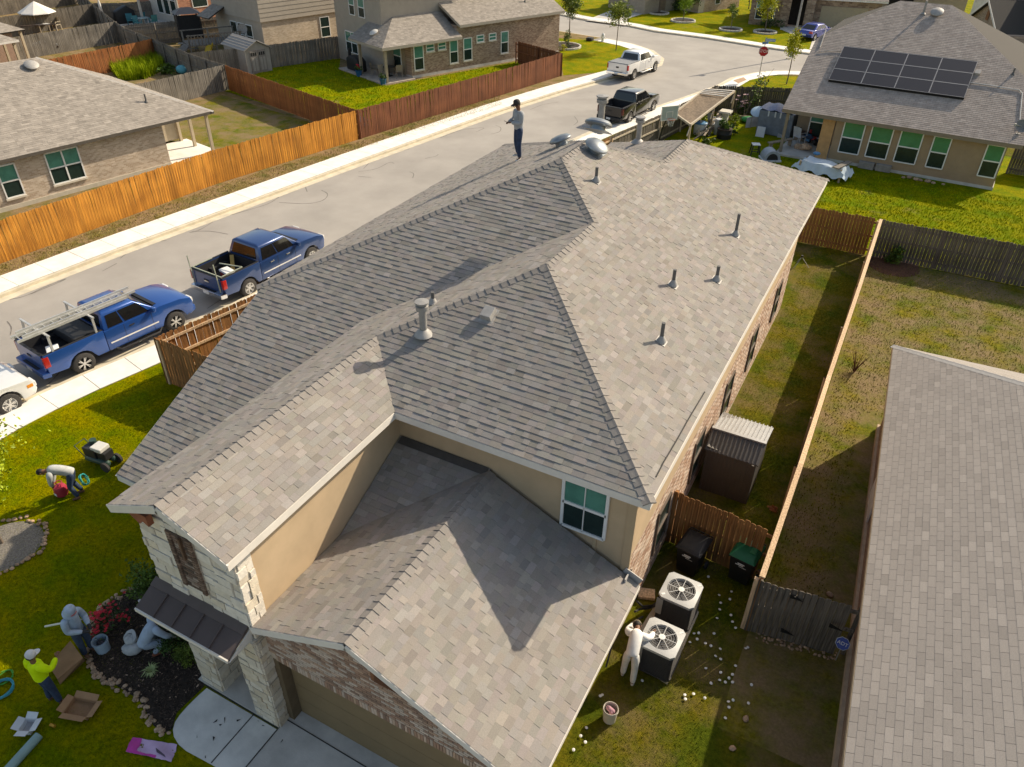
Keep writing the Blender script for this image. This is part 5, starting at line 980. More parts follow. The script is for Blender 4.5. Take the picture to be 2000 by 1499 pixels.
    for s_ in ('l', 'r'):
        h_, k_, a_ = J['hip'+s_], J['kne'+s_], J['ank'+s_]; trc.append(([(h_.lerp(J['pel'], .6), .09), (h_, .095+g*.5), (h_.lerp(k_, .5), .082+g*.5), (k_, .066+g*.5), (k_.lerp(a_, .5), .060+g*.5), (a_+(k_-a_)*.06, .054+g*.4)], None))
    skin_mesh('trousers', trc, pants, T)
    for s_ in ('l', 'r'):
        a, t_ = J['ank'+s_], J['toe'+s_]; dd = (t_-a).normalized(); skin_mesh('shoe', [([(a-dd*.05-Vector((0, 0, .03)), .042), (a+dd*.03-Vector((0, 0, .02)), .045), (t_+dd*.03, (.042, .03))], None)], shoes, T, 1)
        if gloves:
            wv, e = J['wri'+s_], J['elb'+s_]; d = (wv-e).normalized(); skin_mesh('glove', [([(wv-d*.05, .036), (wv+d*.03, (.045, .03)), (wv+d*.10, (.045, .028)), (wv+d*.15, (.035, .02))], None)], gloves, T, 1)
    hv = (J['crn']-J['nek']).normalized(); hc = J['hed']+hv*.03; fw = Vector((0, 1, 0)); fw = (fw-hv*fw.dot(hv)); fw = fw.normalized() if fw.length > .2 else Vector((0, 0, -1)); fw = Vector(pose.get('face', fw)).normalized(); fw = (fw-hv*fw.dot(hv)).normalized(); sd_ = fw.cross(hv)
    Mh = Matrix((sd_, fw, hv)).transposed()
    f = MB()
    for s_ in (-1, 1): f.ell(hc+Mh @ Vector((s_*.033, .083, .0)), (.014, .008, .009), 8, 6, Mh)
    f.build('eyes', EYE, T, smooth=True); f = MB(); f.ell(hc+Mh @ Vector((0, .098, -.03)), (.015, .022, .026), 8, 6, Mh)
    for s_ in (-1, 1): f.ell(hc+Mh @ Vector((s_*.086, -.005, -.012)), (.012, .024, .034), 8, 6, Mh)
    f.build('nose_and_ears', sk, T, smooth=True); f = MB(); f.ell(hc+Mh @ Vector((0, .09, -.072)), (.026, .008, .007), 8, 6, Mh); f.build('mouth', mat('lip', (.17, .06, .045), .5), T, smooth=True)
    if hood:
        hm = hoodM or shirt; h_ = MB(); h_.lathe([(.135, -.11), (.128, -.03), (.125, .04), (.105, .10), (.06, .135), (.005, .145)], 18, hc+Mh @ Vector((0, -.018, .0)), Mh); h_.build('hood', hm, T, smooth=True)
        c_ = MB(); c_.lathe([(.15, -.15), (.16, -.11), (.13, -.07), (.12, -.08)], 16, hc+Mh @ Vector((0, -.01, 0)), Mh); c_.build('hood_collar', hm, T, smooth=True)
        v = MB(); v.ell(hc+Mh @ Vector((0, .095, -.03)), (.085, .03, .03), 10, 6, Mh); v.build('visor', hat or mat('visor_pink', (.55, .16, .17), .5), T, smooth=True)
    elif hat:
        c_ = MB(); c_.lathe([(.100, .0), (.103, .03), (.096, .08), (.07, .115), (.03, .13), (.003, .132)], 18, hc+Mh @ Vector((0, -.004, .005)), Mh); cap = c_.build('cap', hat, T, smooth=50); b = MB()
        pts = [Vector((cos(t)*.085, .06+sin(t)*.13, .012-.25*sin(t)*.06)) for t in [pi*i/10 for i in range(11)]]; b.ext([hc+Mh @ p for p in pts], hv*.008); b.build('brim', hat, cap)
    if hair and not hood: h_ = MB(); h_.ell(hc+Mh @ Vector((0, -.022, .012)), (.088, .09, .096), 14, 10, Mh); h_.build('hair', HAIRB, T, smooth=True)
    return T
def facing(v): return atan2(-v[0], v[1])   # local +y looks along v
IMR = Vector((.885, .465, 0)); IMF = Vector((-.465, .885, 0))
GREY = mat('shirt_grey', (.34, .35, .36), .85, .1, 6); GREYB = mat('hoodie_bluegrey', (.36, .45, .56), .9, .1, 8); HIVIS = mat('shirt_hivis', (.62, .85, .004), .8, .06, 6); WHITEC = mat('work_white', (.78, .77, .74), .85, .06, 8); PANTW = mat('work_pants_white', (.66, .65, .61), .85, .08, 8)
# man on the roof looking at his phone
o, _ = on_plane(1012, 313, LC1, (-1, 0)); o = o+Vector((0, 0, .012))
RM_ = person('man in grey pullover, dark cap and jeans standing on the roof with phone', o, facing((-.62, -.78)), dict(elbl=(-.25, .03, 1.13), wril=(-.08, .27, 1.13), elbr=(.25, .03, 1.13), wrir=(.06, .29, 1.12), hed=(0, .06, 1.58), crn=(0, .06, 1.68), ankl=(-.10, .0, .06), ankr=(.09, -.04, .14), toel=(-.14, .13, .02), toer=(.13, .10, .10), kner=(.10, .03, .52)), GREY, DENIM, hat=mat('cap_dark', (.03, .027, .025), .8, .15), shoes=SHOE_W, loose=1.5, scale=1.1)
b = MB(); b.box((0, 0, 0), (.075, .15, .010), Matrix.Rotation(.5, 3, 'X')); ph = b.build('phone', PLAS); Mrm = Matrix.Translation(o) @ Matrix.Rotation(facing((-.62, -.78)), 4, 'Z'); ph.matrix_basis = Mrm @ Matrix.Translation((-.01, .43, 1.265)); tag(ph, 'dark phone held by the man on the roof', 'phone')
# man bending over the red tank on the lawn
o = G(150, 970); o.z = 0
person('man in grey shirt bending over a red tank on the front lawn', o, facing(-IMR*.9-IMF*.25), dict(pel=(0, -.12, .90), spi=(0, .06, 1.02), che=(0, .30, 1.08), nek=(0, .46, 1.08), hed=(0, .58, 1.06), crn=(0, .69, 1.03), face=(0, .2, -1), hipl=(-.09, -.10, .87), hipr=(.09, -.10, .87), knel=(-.12, .02, .47), kner=(.12, .0, .47), ankl=(-.14, -.10, .08), ankr=(.13, -.16, .08), toel=(-.16, .05, .04), toer=(.14, -.01, .04), shol=(-.18, .36, 1.03), shor=(.18, .36, 1.03), elbl=(-.19, .40, .78), elbr=(.19, .40, .78), wril=(-.05, .46, .55), wrir=(.07, .46, .56)), mat('shirt_palegrey', (.44, .45, .44), .85, .12, 6), DENIM, loose=1.5, shoes=SHOE)
# hooded worker with bucket
o = G(175, 1277)
person('worker in pale blue hood and jeans standing beside the white bucket', o, facing(IMR*.9-IMF*.3), dict(hed=(0, .07, 1.57), crn=(0, .10, 1.67), elbl=(-.25, .05, 1.12), wril=(-.10, .30, 1.08), elbr=(.25, .05, 1.12), wrir=(.08, .31, 1.06)), GREYB, DENIM_L, hood=True, gloves=PLAS, loose=1.6, scale=.98)
# crouching worker in the bed
o = G(300, 1274)
person('worker in blue-grey hoodie crouching in the dark mulch bed', o, facing(IMR*.6+IMF*.5), dict(pel=(0, -.12, .42), spi=(0, .0, .62), che=(0, .16, .78), nek=(0, .29, .86), hed=(0, .40, .88), crn=(0, .50, .86), face=(0, .3, -1), hipl=(-.10, -.10, .40), hipr=(.10, -.10, .40), knel=(-.16, .28, .42), kner=(.16, .26, .36), ankl=(-.14, .02, .09), ankr=(.14, -.02, .09), toel=(-.15, .17, .045), toer=(.15, .13, .045), shol=(-.18, .20, .82), shor=(.18, .20, .80), elbl=(-.34, .26, .92), wril=(-.50, .20, 1.06), elbr=(.24, .34, .56), wrir=(.16, .46, .34)), GREYB, mat('trousers_slate', (.25, .31, .38), .9, .1), gloves=mat('glove_grey', (.45, .46, .47), .9), loose=1.6, shoes=mat('boot_rust', (.25, .08, .04), .7))
# man in hi-vis shirt
o = G(110, 1372)
person('man in neon yellow shirt and white cap beside the flattened cardboard box', o, facing(IMF*.9+IMR*.45), dict(elbr=(.30, .12, 1.22), wrir=(.20, .34, 1.32), elbl=(-.27, -.02, 1.12), wril=(-.25, .12, .92), ankl=(-.13, -.02, .09), ankr=(.14, .03, .09), toel=(-.17, .12, .045), toer=(.19, .17, .045), hipl=(-.09, 0, .9)), HIVIS, DENIM, hat=mat('cap_white', (.62, .62, .60), .8, .08), loose=1.9)
# worker in white leaning over the condenser
o = G(1226, 1328)
person('worker in white leaning over the nearer air conditioner', o, facing(IMF*.92+IMR*.32), dict(pel=(0, .02, .93), spi=(0, .16, 1.06), che=(0, .36, 1.15), nek=(0, .50, 1.17), hed=(-.03, .60, 1.14), crn=(-.05, .69, 1.10), face=(0, .3, -1), ankl=(-.14, .05, .09), ankr=(.12, -.12, .09), toel=(-.16, .2, .045), toer=(.13, .03, .045), knel=(-.12, .08, .5), kner=(.11, -.02, .5), shol=(-.18, .40, 1.10), shor=(.18, .40, 1.10), elbl=(-.22, .60, .95), wril=(-.12, .80, .95), elbr=(.30, .55, .96), wrir=(.34, .74, .93)), WHITEC, PANTW, hat=mat('cap_olive', (.16, .13, .08), .85), loose=1.8, shoes=mat('shoe_tan', (.55, .50, .44), .8))
bpy.context.view_layer.update(); _dg = bpy.context.evaluated_depsgraph_get()
for o in BAKE:
    me = bpy.data.meshes.new_from_object(o.evaluated_get(_dg)); old = o.data; o.modifiers.clear(); o.data = me
    me.polygons.foreach_set('use_smooth', [True]*len(me.polygons))
# ================================================================== vegetation
def leafmat(n, a, b): return mat(n, a, .6, .25, 2.5, col2=b, spec=.25)
LF_OAK = leafmat('leaf_oak', (.055, .10, .015), (.16, .21, .03)); LF_LIME = leafmat('leaf_lime', (.13, .20, .008), (.36, .42, .02)); LF_DARK = leafmat('leaf_dark', (.018, .045, .010), (.05, .10, .02)); LF_MID = leafmat('leaf_mid', (.04, .085, .012), (.11, .18, .025)); LF_YEL = leafmat('leaf_yellow', (.24, .27, .01), (.48, .46, .02)); BARK = mat('bark_grey', (.16, .125, .095), .9, .25, 10, .5, 30); LF_RED = mat('petal_red', (.55, .012, .035), .6, .3, 6); LF_PINK = mat('petal_pink', (.55, .35, .36), .7, .2, 6)
def leaves(cent, rad3, n, size, clumps=14, fill=.55, seed=0, flat=.0):
    """leaf quads gathered in clumps through an uneven crown"""
    R = random.Random(seed+5); b = MB(); cs = []
    for i in range(clumps):
        while True:
            v = Vector((R.uniform(-1, 1), R.uniform(-1, 1), R.uniform(-1, 1)))
            if .15 < v.length < 1: break
        v = v*R.uniform(.55, 1.0); cs.append((Vector((v.x*rad3[0], v.y*rad3[1], v.z*rad3[2])), R.uniform(.26, .5)))
    for i in range(n):
        c, cr = R.choice(cs)
        p = Vector((R.gauss(0, .5), R.gauss(0, .5), R.gauss(0, .5)))*cr; p = Vector(cent)+c+Vector((p.x*rad3[0], p.y*rad3[1], p.z*rad3[2]*.9))
        a = Vector((R.uniform(-1, 1), R.uniform(-1, 1), R.uniform(-.6, .8))).normalized(); u = a.cross(Vector((R.uniform(-1, 1), R.uniform(-1, 1), R.uniform(-1, 1)))).normalized(); s_ = size*R.uniform(.6, 1.3)
        b.add([p-a*s_, p+u*s_*.45, p+a*s_, p-u*s_*.45], [(0, 1, 2, 3)])
    return b, cs
def tree(label, base, h, crown, leafM, n=1400, size=.09, trunk=.07, name='young_tree', seed=1, stem=.42, group=None, clumps=16):
    T = thing(name, label, 'tree', base, group=group); cz = h-crown[2]*.95
    lv, cs = leaves((0, 0, cz), crown, n, size, clumps, seed=seed); t = MB(); R = random.Random(seed)
    t.tube([(0, 0, 0), (R.uniform(-.04, .04), R.uniform(-.04, .04), h*.3), (R.uniform(-.06, .06), R.uniform(-.06, .06), cz), (0, 0, cz+crown[2]*.5)], [trunk, trunk*.8, trunk*.55, trunk*.2], 8)
    for c, r in cs[:9]: t.tube([(0, 0, cz-crown[2]*.7+R.random()*crown[2]*.6), (c.x*.5, c.y*.5, cz+c.z*.5-.05), (c.x, c.y, cz+c.z)], [trunk*.35, trunk*.22, trunk*.08], 5)
    t.build('trunk', BARK, T, smooth=True); lv.build('crown', leafM, T); return T
def bush(label, base, r3, leafM, n=700, size=.05, name='shrub', seed=2, flowers=None, cat='shrub', group=None, twigs=True, clumps=12):
    T = thing(name, label, cat, base, group=group); lv, cs = leaves((0, 0, r3[2]*.85), r3, n, size, clumps, seed=seed); lv.build('foliage', leafM, T)
    if twigs:
        t = MB(); 
        for c, _ in cs[:8]: t.tube([(0, 0, 0), (c.x*.4, c.y*.4, r3[2]*.5), (c.x, c.y, r3[2]*.85+c.z)], [.018, .012, .005], 5)
        t.build('stems', BARK, T)
    if flowers:
        R = random.Random(seed)
        for i in range(flowers[0]):
            c, cr = R.choice(cs); v = c+Vector((R.gauss(0, .3)*r3[0]*.6, R.gauss(0, .3)*r3[1]*.6, abs(R.gauss(0, .25))*r3[2]+.1*r3[2])); f = MB()
            for k in range(5): a = 2*pi*k/5; f.add([v, v+Vector((cos(a-.5), sin(a-.5), .25))*flowers[2], v+Vector((cos(a), sin(a), .5))*flowers[2]*1.3, v+Vector((cos(a+.5), sin(a+.5), .25))*flowers[2]], [(0, 1, 2, 3)])
            o = f.build('flower', flowers[1], T); o.location = (0, 0, r3[2]*.85)
    return T
tree('small tree with bright lime leaves in a stone ring by the lawn', G(4, 1062), 3.6, (1.15, 1.15, 1.1), LF_LIME, 5200, .055, .055, seed=3, clumps=26)
tree('young oak with sparse crown beside the corner house', G(1112, 72), 4.6, (1.25, 1.25, 1.5), LF_OAK, 2600, .10, .06, seed=4, clumps=20)
tree('young oak on the corner lawn near the white pickup', G(1203, 99), 4.6, (1.35, 1.35, 1.35), leafmat('leaf_olive', (.10, .14, .015), (.24, .28, .03)), 2200, .10, .05, seed=5, clumps=18)
tree('narrow young tree with yellow-green leaves beside the solar roof', G(1536, 165), 4.2, (.8, .8, 1.2), LF_YEL, 1500, .09, .05, seed=6)
tree('bright yellow-green tree in a stone ring by the stone-front house', G(1494, 62), 4.2, (1.35, 1.35, 1.7), LF_YEL, 2600, .11, .06, seed=7)
tree('dark green tree beside the stone-front house window', G(1482, 46), 4.8, (1.7, 1.5, 1.9), LF_DARK, 2600, .12, .08, seed=8)
tree('thin sapling in a stone ring on the far lawn', G(1427, 59), 2.6, (.75, .75, .8), LF_OAK, 700, .09, .04, seed=9)
tree('clipped bright green tree in a white stone ring by the corner house', G(1334, 42), 3.9, (.95, .95, 1.5), leafmat('leaf_spring', (.12, .22, .012), (.28, .40, .03)), 3000, .08, .05, seed=10, clumps=30)
tree('dark round shrub tree behind the clipped tree at the corner house', G(1345, 26), 3.4, (1.3, 1.2, 1.4), LF_DARK, 1800, .10, .06, seed=12)
tree('small dark tree in a round bed near the maroon vehicle', G(1287, 27), 3.4, (.9, .9, 1.0), LF_DARK, 900, .09, .05, seed=13)
tree('leafy green tree behind the corner house fence', G(1462, 18), 4.2, (1.2, 1.1, 1.3), LF_MID, 1500, .11, .06, seed=14)
RINGS = mat('ring_stone', (.58, .54, .48), .9, .15, 6, orand=.15)
def ring(label, c, r, n, mulch=True, z=.0):
    T = thing('tree_ring', label, 'garden bed', c); b = MB(); b.lathe([(.01, .05), (r*.9, .03), (r*.95, 0)], 20); b.build('mulch', mat('mulch_dark', (.040, .028, .020), .95, .4, 25, .8, 50), T)
    me = MB(); me.box((0, 0, .08), (2*pi*r/n*.95, .16, .17)); me = me.mesh('stone', RINGS, bevel=.03)
    for k in range(n): a = 2*pi*k/n; inst('stone', me, T, Matrix.Translation((cos(a)*r, sin(a)*r, 0)) @ Matrix.Rotation(a+pi/2, 4, 'Z'))
for px, py, r_, lb in ((1334, 42, 1.3, 'white stone ring round the clipped green tree'), (1427, 59, 1.15, 'stone ring round the thin sapling'), (1494, 64, 1.15, 'stone ring round the yellow-green tree'), (1287, 27, 1.1, 'pale ring round the small dark tree near the maroon vehicle'), (1101, 92, 1.6, 'white block ring round the corner flower bed')): ring(lb, G(px, py), r_, 16)
bush('tall narrow green shrub in the corner flower bed', G(1107, 95), (.45, .45, 1.1), LF_MID, 500, .07, seed=20); bush('yellow flowered mound in the corner flower bed', G(1098, 99), (.5, .5, .3), LF_YEL, 350, .06, seed=21); bush('low green clump in the corner flower bed', G(1113, 97), (.4, .4, .3), LF_DARK, 250, .06, seed=22)
bush('dark hedge bush beside the corner house door', G(1318, 20), (1.3, .9, 1.0), LF_DARK, 1200, .09, seed=23); bush('dark shrub below the stone-front house window', G(1505, 55), (1.3, .8, .6), LF_DARK, 700, .09, seed=24)
# rocks round the lime tree bed
T = thing('rock_ring', 'ring of tan rocks round the lime tree trunk', 'garden bed', G(10, 1068)); b = MB(); b.lathe([(.01, .03), (.8, .02), (.95, 0)], 24); b.build('gravel', mat('gravel_grey', (.20, .18, .155), .95, .4, 30, .9, 60), T)
ROCK = mat('river_rock', (.46, .31, .20), .85, .3, 3, .4, 20, orand=.35)
def rock_mesh(s=0):
    R = random.Random(s); b = MB(); b.ell((0, 0, .5), (1, .8, .55), 9, 6); b.v = [tuple(Vector(v)*R.uniform(.85, 1.12)) for v in b.v]; return b.mesh('stone', ROCK, smooth=60)
RK = [rock_mesh(i) for i in range(5)]
for k in range(46): a = 2*pi*k/46; r_ = 1.0+rnd.uniform(-.08, .08); s_ = rnd.uniform(.05, .085); inst('stone', rnd.choice(RK), T, Matrix.Translation((cos(a)*r_, sin(a)*r_, 0)) @ Matrix.Rotation(rnd.random()*6, 4, 'Z') @ Matrix.Scale(s_, 4))
# mulch bed by the porch
edge = [(322, 1432), (300, 1418), (285, 1390), (272, 1368), (245, 1350), (222, 1336), (195, 1322), (176, 1305), (172, 1285), (178, 1262), (180, 1225), (192, 1195), (222, 1172), (262, 1150), (300, 1140)]
T = thing('mulch_bed', 'dark mulch flower bed edged with tan river rocks by the porch', 'garden bed', G(290, 1300), world=True)
bp = Gs(edge)+[Vector((-13.9, 7.4, 0)), Vector((-10.95, 7.4, 0)), Vector((-10.95, 6.2, 0)), Vector((-10.65, 5.6, 0)), G(398, 1342), G(345, 1393), G(336, 1425)]
b = MB(); b.prism([(p.x, p.y) for p in bp], -.02, .02); b.build('mulch', MATS['mulch_dark'], T)
MULCH = mat('mulch_chip', (.035, .024, .017), .9, .4, 9, tone=True); cb = MB(); pl = [(p.x, p.y) for p in bp]
def inside(x, y, pl):
    c = False; j = len(pl)-1
    for i in range(len(pl)):
        if (pl[i][1] > y) != (pl[j][1] > y) and x < (pl[j][0]-pl[i][0])*(y-pl[i][1])/(pl[j][1]-pl[i][1])+pl[i][0]: c = not c
        j = i
    return c
x0, x1, y0, y1 = min(p[0] for p in pl), max(p[0] for p in pl), min(p[1] for p in pl), max(p[1] for p in pl)
for i in range(9000):
    x, y = rnd.uniform(x0, x1), rnd.uniform(y0, y1)
    if inside(x, y, pl): cb.box((x, y, .028), (rnd.uniform(.02, .07), rnd.uniform(.008, .02), .012), Matrix.Rotation(rnd.random()*6, 3, 'Z') @ Matrix.Rotation(rnd.uniform(-.5, .5), 3, 'Y'), tone=rnd.choice((.6, 1, 1.4, 2.2, 3.0)) if rnd.random() > .02 else 12)
cb.build('mulch_chips', MULCH, T, tone=True, kind='stuff')
ln = resample(Gs(edge), .085)
for p in ln:
    for k in range(2): s_ = rnd.uniform(.035, .075); inst('stone', rnd.choice(RK), T, Matrix.Translation((p.x+rnd.uniform(-.09, .09), p.y+rnd.uniform(-.09, .09), 0)) @ Matrix.Rotation(rnd.random()*6, 4, 'Z') @ Matrix.Scale(s_, 4))
bush('azalea covered in red flowers in the mulch bed', G(217, 1232), (.50, .50, .38), LF_DARK, 800, .035, seed=30, flowers=(110, LF_RED, .032)); bush('large glossy dark shrub at the tower wall', G(298, 1160), (.62, .62, .62), LF_MID, 1700, .045, seed=31, clumps=20); bush('dense dark shrub under the metal awning', G(345, 1255), (.5, .5, .4), LF_DARK, 900, .035, seed=32); bush('small round bright green shrub at the stone column', G(368, 1290), (.3, .3, .27), LF_OAK, 1500, .025, seed=33, clumps=26)
T = thing('grass_clump', 'pale variegated spiky grass clump in the mulch bed', 'plant', G(297, 1315)); b = MB(); R = random.Random(4)
for k in range(46):
    a = R.random()*6.28; l_ = R.uniform(.14, .26); u = Vector((cos(a), sin(a), 0)); s_ = Vector((-u.y, u.x, 0))*.011; p1 = u*l_*.5+Vector((0, 0, l_*.75)); p2 = u*l_+Vector((0, 0, l_*.55)); b.add([-s_, s_, p1+s_, p1-s_, p2], [(0, 1, 2, 3), (3, 2, 4)])
b.build('blades', mat('blade_pale', (.36, .42, .18), .7, .2, 4), T)
# back fence shrub, twig bush
ring_c = G(1745, 520); T = thing('mulch_patch', 'reddish mulch patch round the small fence shrub', 'garden bed', ring_c); b = MB(); b.lathe([(.01, .04), (.9, .03), (1.15, 0)], 20); b.build('mulch', mat('mulch_red', (.12, .055, .03), .95, .45, 20, .8, 40), T)
bush('small green shrub against the dark weathered fence', G(1745, 515), (.42, .42, .55), LF_MID, 380, .09, seed=34)
T = thing('bare_shrub', 'bare reddish twig shrub beside the side yard fence', 'shrub', G(1668, 728)); b = MB(); R = random.Random(6)
for k in range(34): a = R.random()*6.28; q = Vector((cos(a)*R.uniform(.1, .45), sin(a)*R.uniform(.1, .45), R.uniform(.4, .95))); b.tube([(0, 0, 0), (q.x*.4, q.y*.4, q.z*.5), q], [.012, .008, .003], 4)
b.build('twigs', mat('twig_red', (.13, .06, .04), .9, .3), T)
# tall grass behind the rust fence
T = tag(None or bpy.data.objects.new('tall_grass', None), 'patch of tall bright green grass behind the pale brick roof', 'plants') if False else None
def blades(name, label, cat, poly, n, h, M, top=True, seed=1, wd=.03, kind='stuff', lean=.5):
    R = random.Random(seed); b = MB(); pl = [(p.x, p.y) for p in poly]; x0, x1, y0, y1 = min(p[0] for p in pl), max(p[0] for p in pl), min(p[1] for p in pl), max(p[1] for p in pl); k = 0; t = 0
    while k < n and t < n*12:
        t += 1; x, y = R.uniform(x0, x1), R.uniform(y0, y1)
        if not inside(x, y, pl): continue
        k += 1; a = R.random()*6.28; hh = h*R.uniform(.5, 1.25); u = Vector((cos(a), sin(a), 0)); s_ = Vector((-u.y, u.x, 0))*wd*R.uniform(.6, 1.2); o = Vector((x, y, .004)); b.add([o-s_, o+s_, o+u*hh*lean*R.uniform(.2, 1)+Vector((0, 0, hh))], [(0, 1, 2)], R.uniform(.65, 1.3))
    o = b.build(name, M, tone=True); tag(o, label, cat, None, kind); return o
def tgm(n, a, b): return mat(n, a, .8, .2, 1.2, col2=b, tone=True, spec=.05)
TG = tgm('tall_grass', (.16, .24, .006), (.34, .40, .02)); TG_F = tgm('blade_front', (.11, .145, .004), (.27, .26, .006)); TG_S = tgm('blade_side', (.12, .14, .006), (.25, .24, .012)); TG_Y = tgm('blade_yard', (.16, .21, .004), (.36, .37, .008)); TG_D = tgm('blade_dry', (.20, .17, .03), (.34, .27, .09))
blades('tall_grass', 'dense tall bright grass patch behind the rust coloured fence', 'grass', Gs([(208, 128), (300, 112), (325, 135), (285, 155), (235, 160)]), 6000, .9, TG, seed=3, wd=.035)
FL = offset(NEARC, 1.6)
blades('lawn_grass', 'short green grass of the front lawn', 'grass', [FL[i] for i in range(2, 6)]+[Vector((-14.4, 13.6, 0)), Vector((-14.6, 7.4, 0)), Vector((-9.5, 3.0, 0)), Vector((-9.5, 1.5, 0)), Vector((-21, 1.5, 0))], 90000, .035, TG_F, seed=4, wd=.008)
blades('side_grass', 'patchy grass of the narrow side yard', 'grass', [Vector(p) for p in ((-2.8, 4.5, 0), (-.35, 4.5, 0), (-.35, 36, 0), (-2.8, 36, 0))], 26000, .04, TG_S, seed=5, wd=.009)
blades('neighbour_grass', 'patchy dry grass of the neighbour yard', 'grass', [Vector(p) for p in ((-.1, 13, 0), (1.3, 13.4, 0), (1.0, 23.4, 0), (10, 23, 0), (10, 36, 0), (-.1, 36, 0))], 16000, .06, TG_S, seed=6, wd=.014); blades('dry_grass', 'straw coloured tufts of the neighbour yard', 'grass', [Vector(p) for p in ((-.1, 13, 0), (1.3, 13.4, 0), (1.0, 23.4, 0), (10, 23, 0), (10, 36, 0), (-.1, 36, 0))], 9000, .05, TG_D, seed=7, wd=.014)
blades('yard_grass', 'thick bright grass behind the solar panel house', 'grass', [Vector(p) for p in ((-5, 36.6, 0), (9, 36.8, 0), (9, 48, 0), (-8, 48.6, 0))], 24000, .09, TG_Y, seed=8, wd=.02)
blades('verge_grass', 'dry grass tufts along the orange fence', 'grass', [Vector((-33.6, 12, 0)), G(0, 538), G(420, 388), G(700, 293), G(980, 206), G(975, 180), G(703, 276), G(420, 365), G(0, 518)], 9000, .07, TG_D, seed=9, wd=.018)
blades('patio_lawn', 'bright lawn grass beside the covered patio', 'grass', Gs([(437, 178), (530, 130), (665, 115), (662, 137), (755, 168), (806, 158), (1008, 121), (1092, 150), (706, 262)]), 14000, .10, TG_Y, seed=10, wd=.03)
# climbing vine on the old fence
T = thing('climbing_vine', 'sparse climbing vine over the old dark fence', 'plant', tops([(1455, 175)], 0)[0]+Vector((0, -3.4, 0))); b = MB()
q0 = G(1452, 235); T.location = (q0.x, q0.y, 0); dv = Vector((.3, .9, 0))
b.tube([(0, 0, 0), (.2, .6, 1.2), (.5, 2.0, 2.2), (.8, 3.4, 2.9)], [.04, .03, .02, .01], 5); b.tube([(0, 0, 0), (-.3, .9, 1.4), (.1, 2.4, 1.9), (1.2, 3.0, 2.6)], [.03, .02, .015, .01], 5); b.build('stems', BARK, T); lv, _ = leaves((.35, 1.6, 1.7), (.7, 1.9, 1.3), 420, .10, 12, seed=40); lv.build('foliage', LF_OAK, T)
# ================================================================== loose things
def at_ground(px, py, z=.01): p = G(px, py); p.z = z; return p
CARD = mat('cardboard', (.36, .205, .105), .85, .08, 5); CARD_I = mat('cardboard_inside', (.29, .165, .085), .9, .08, 5)
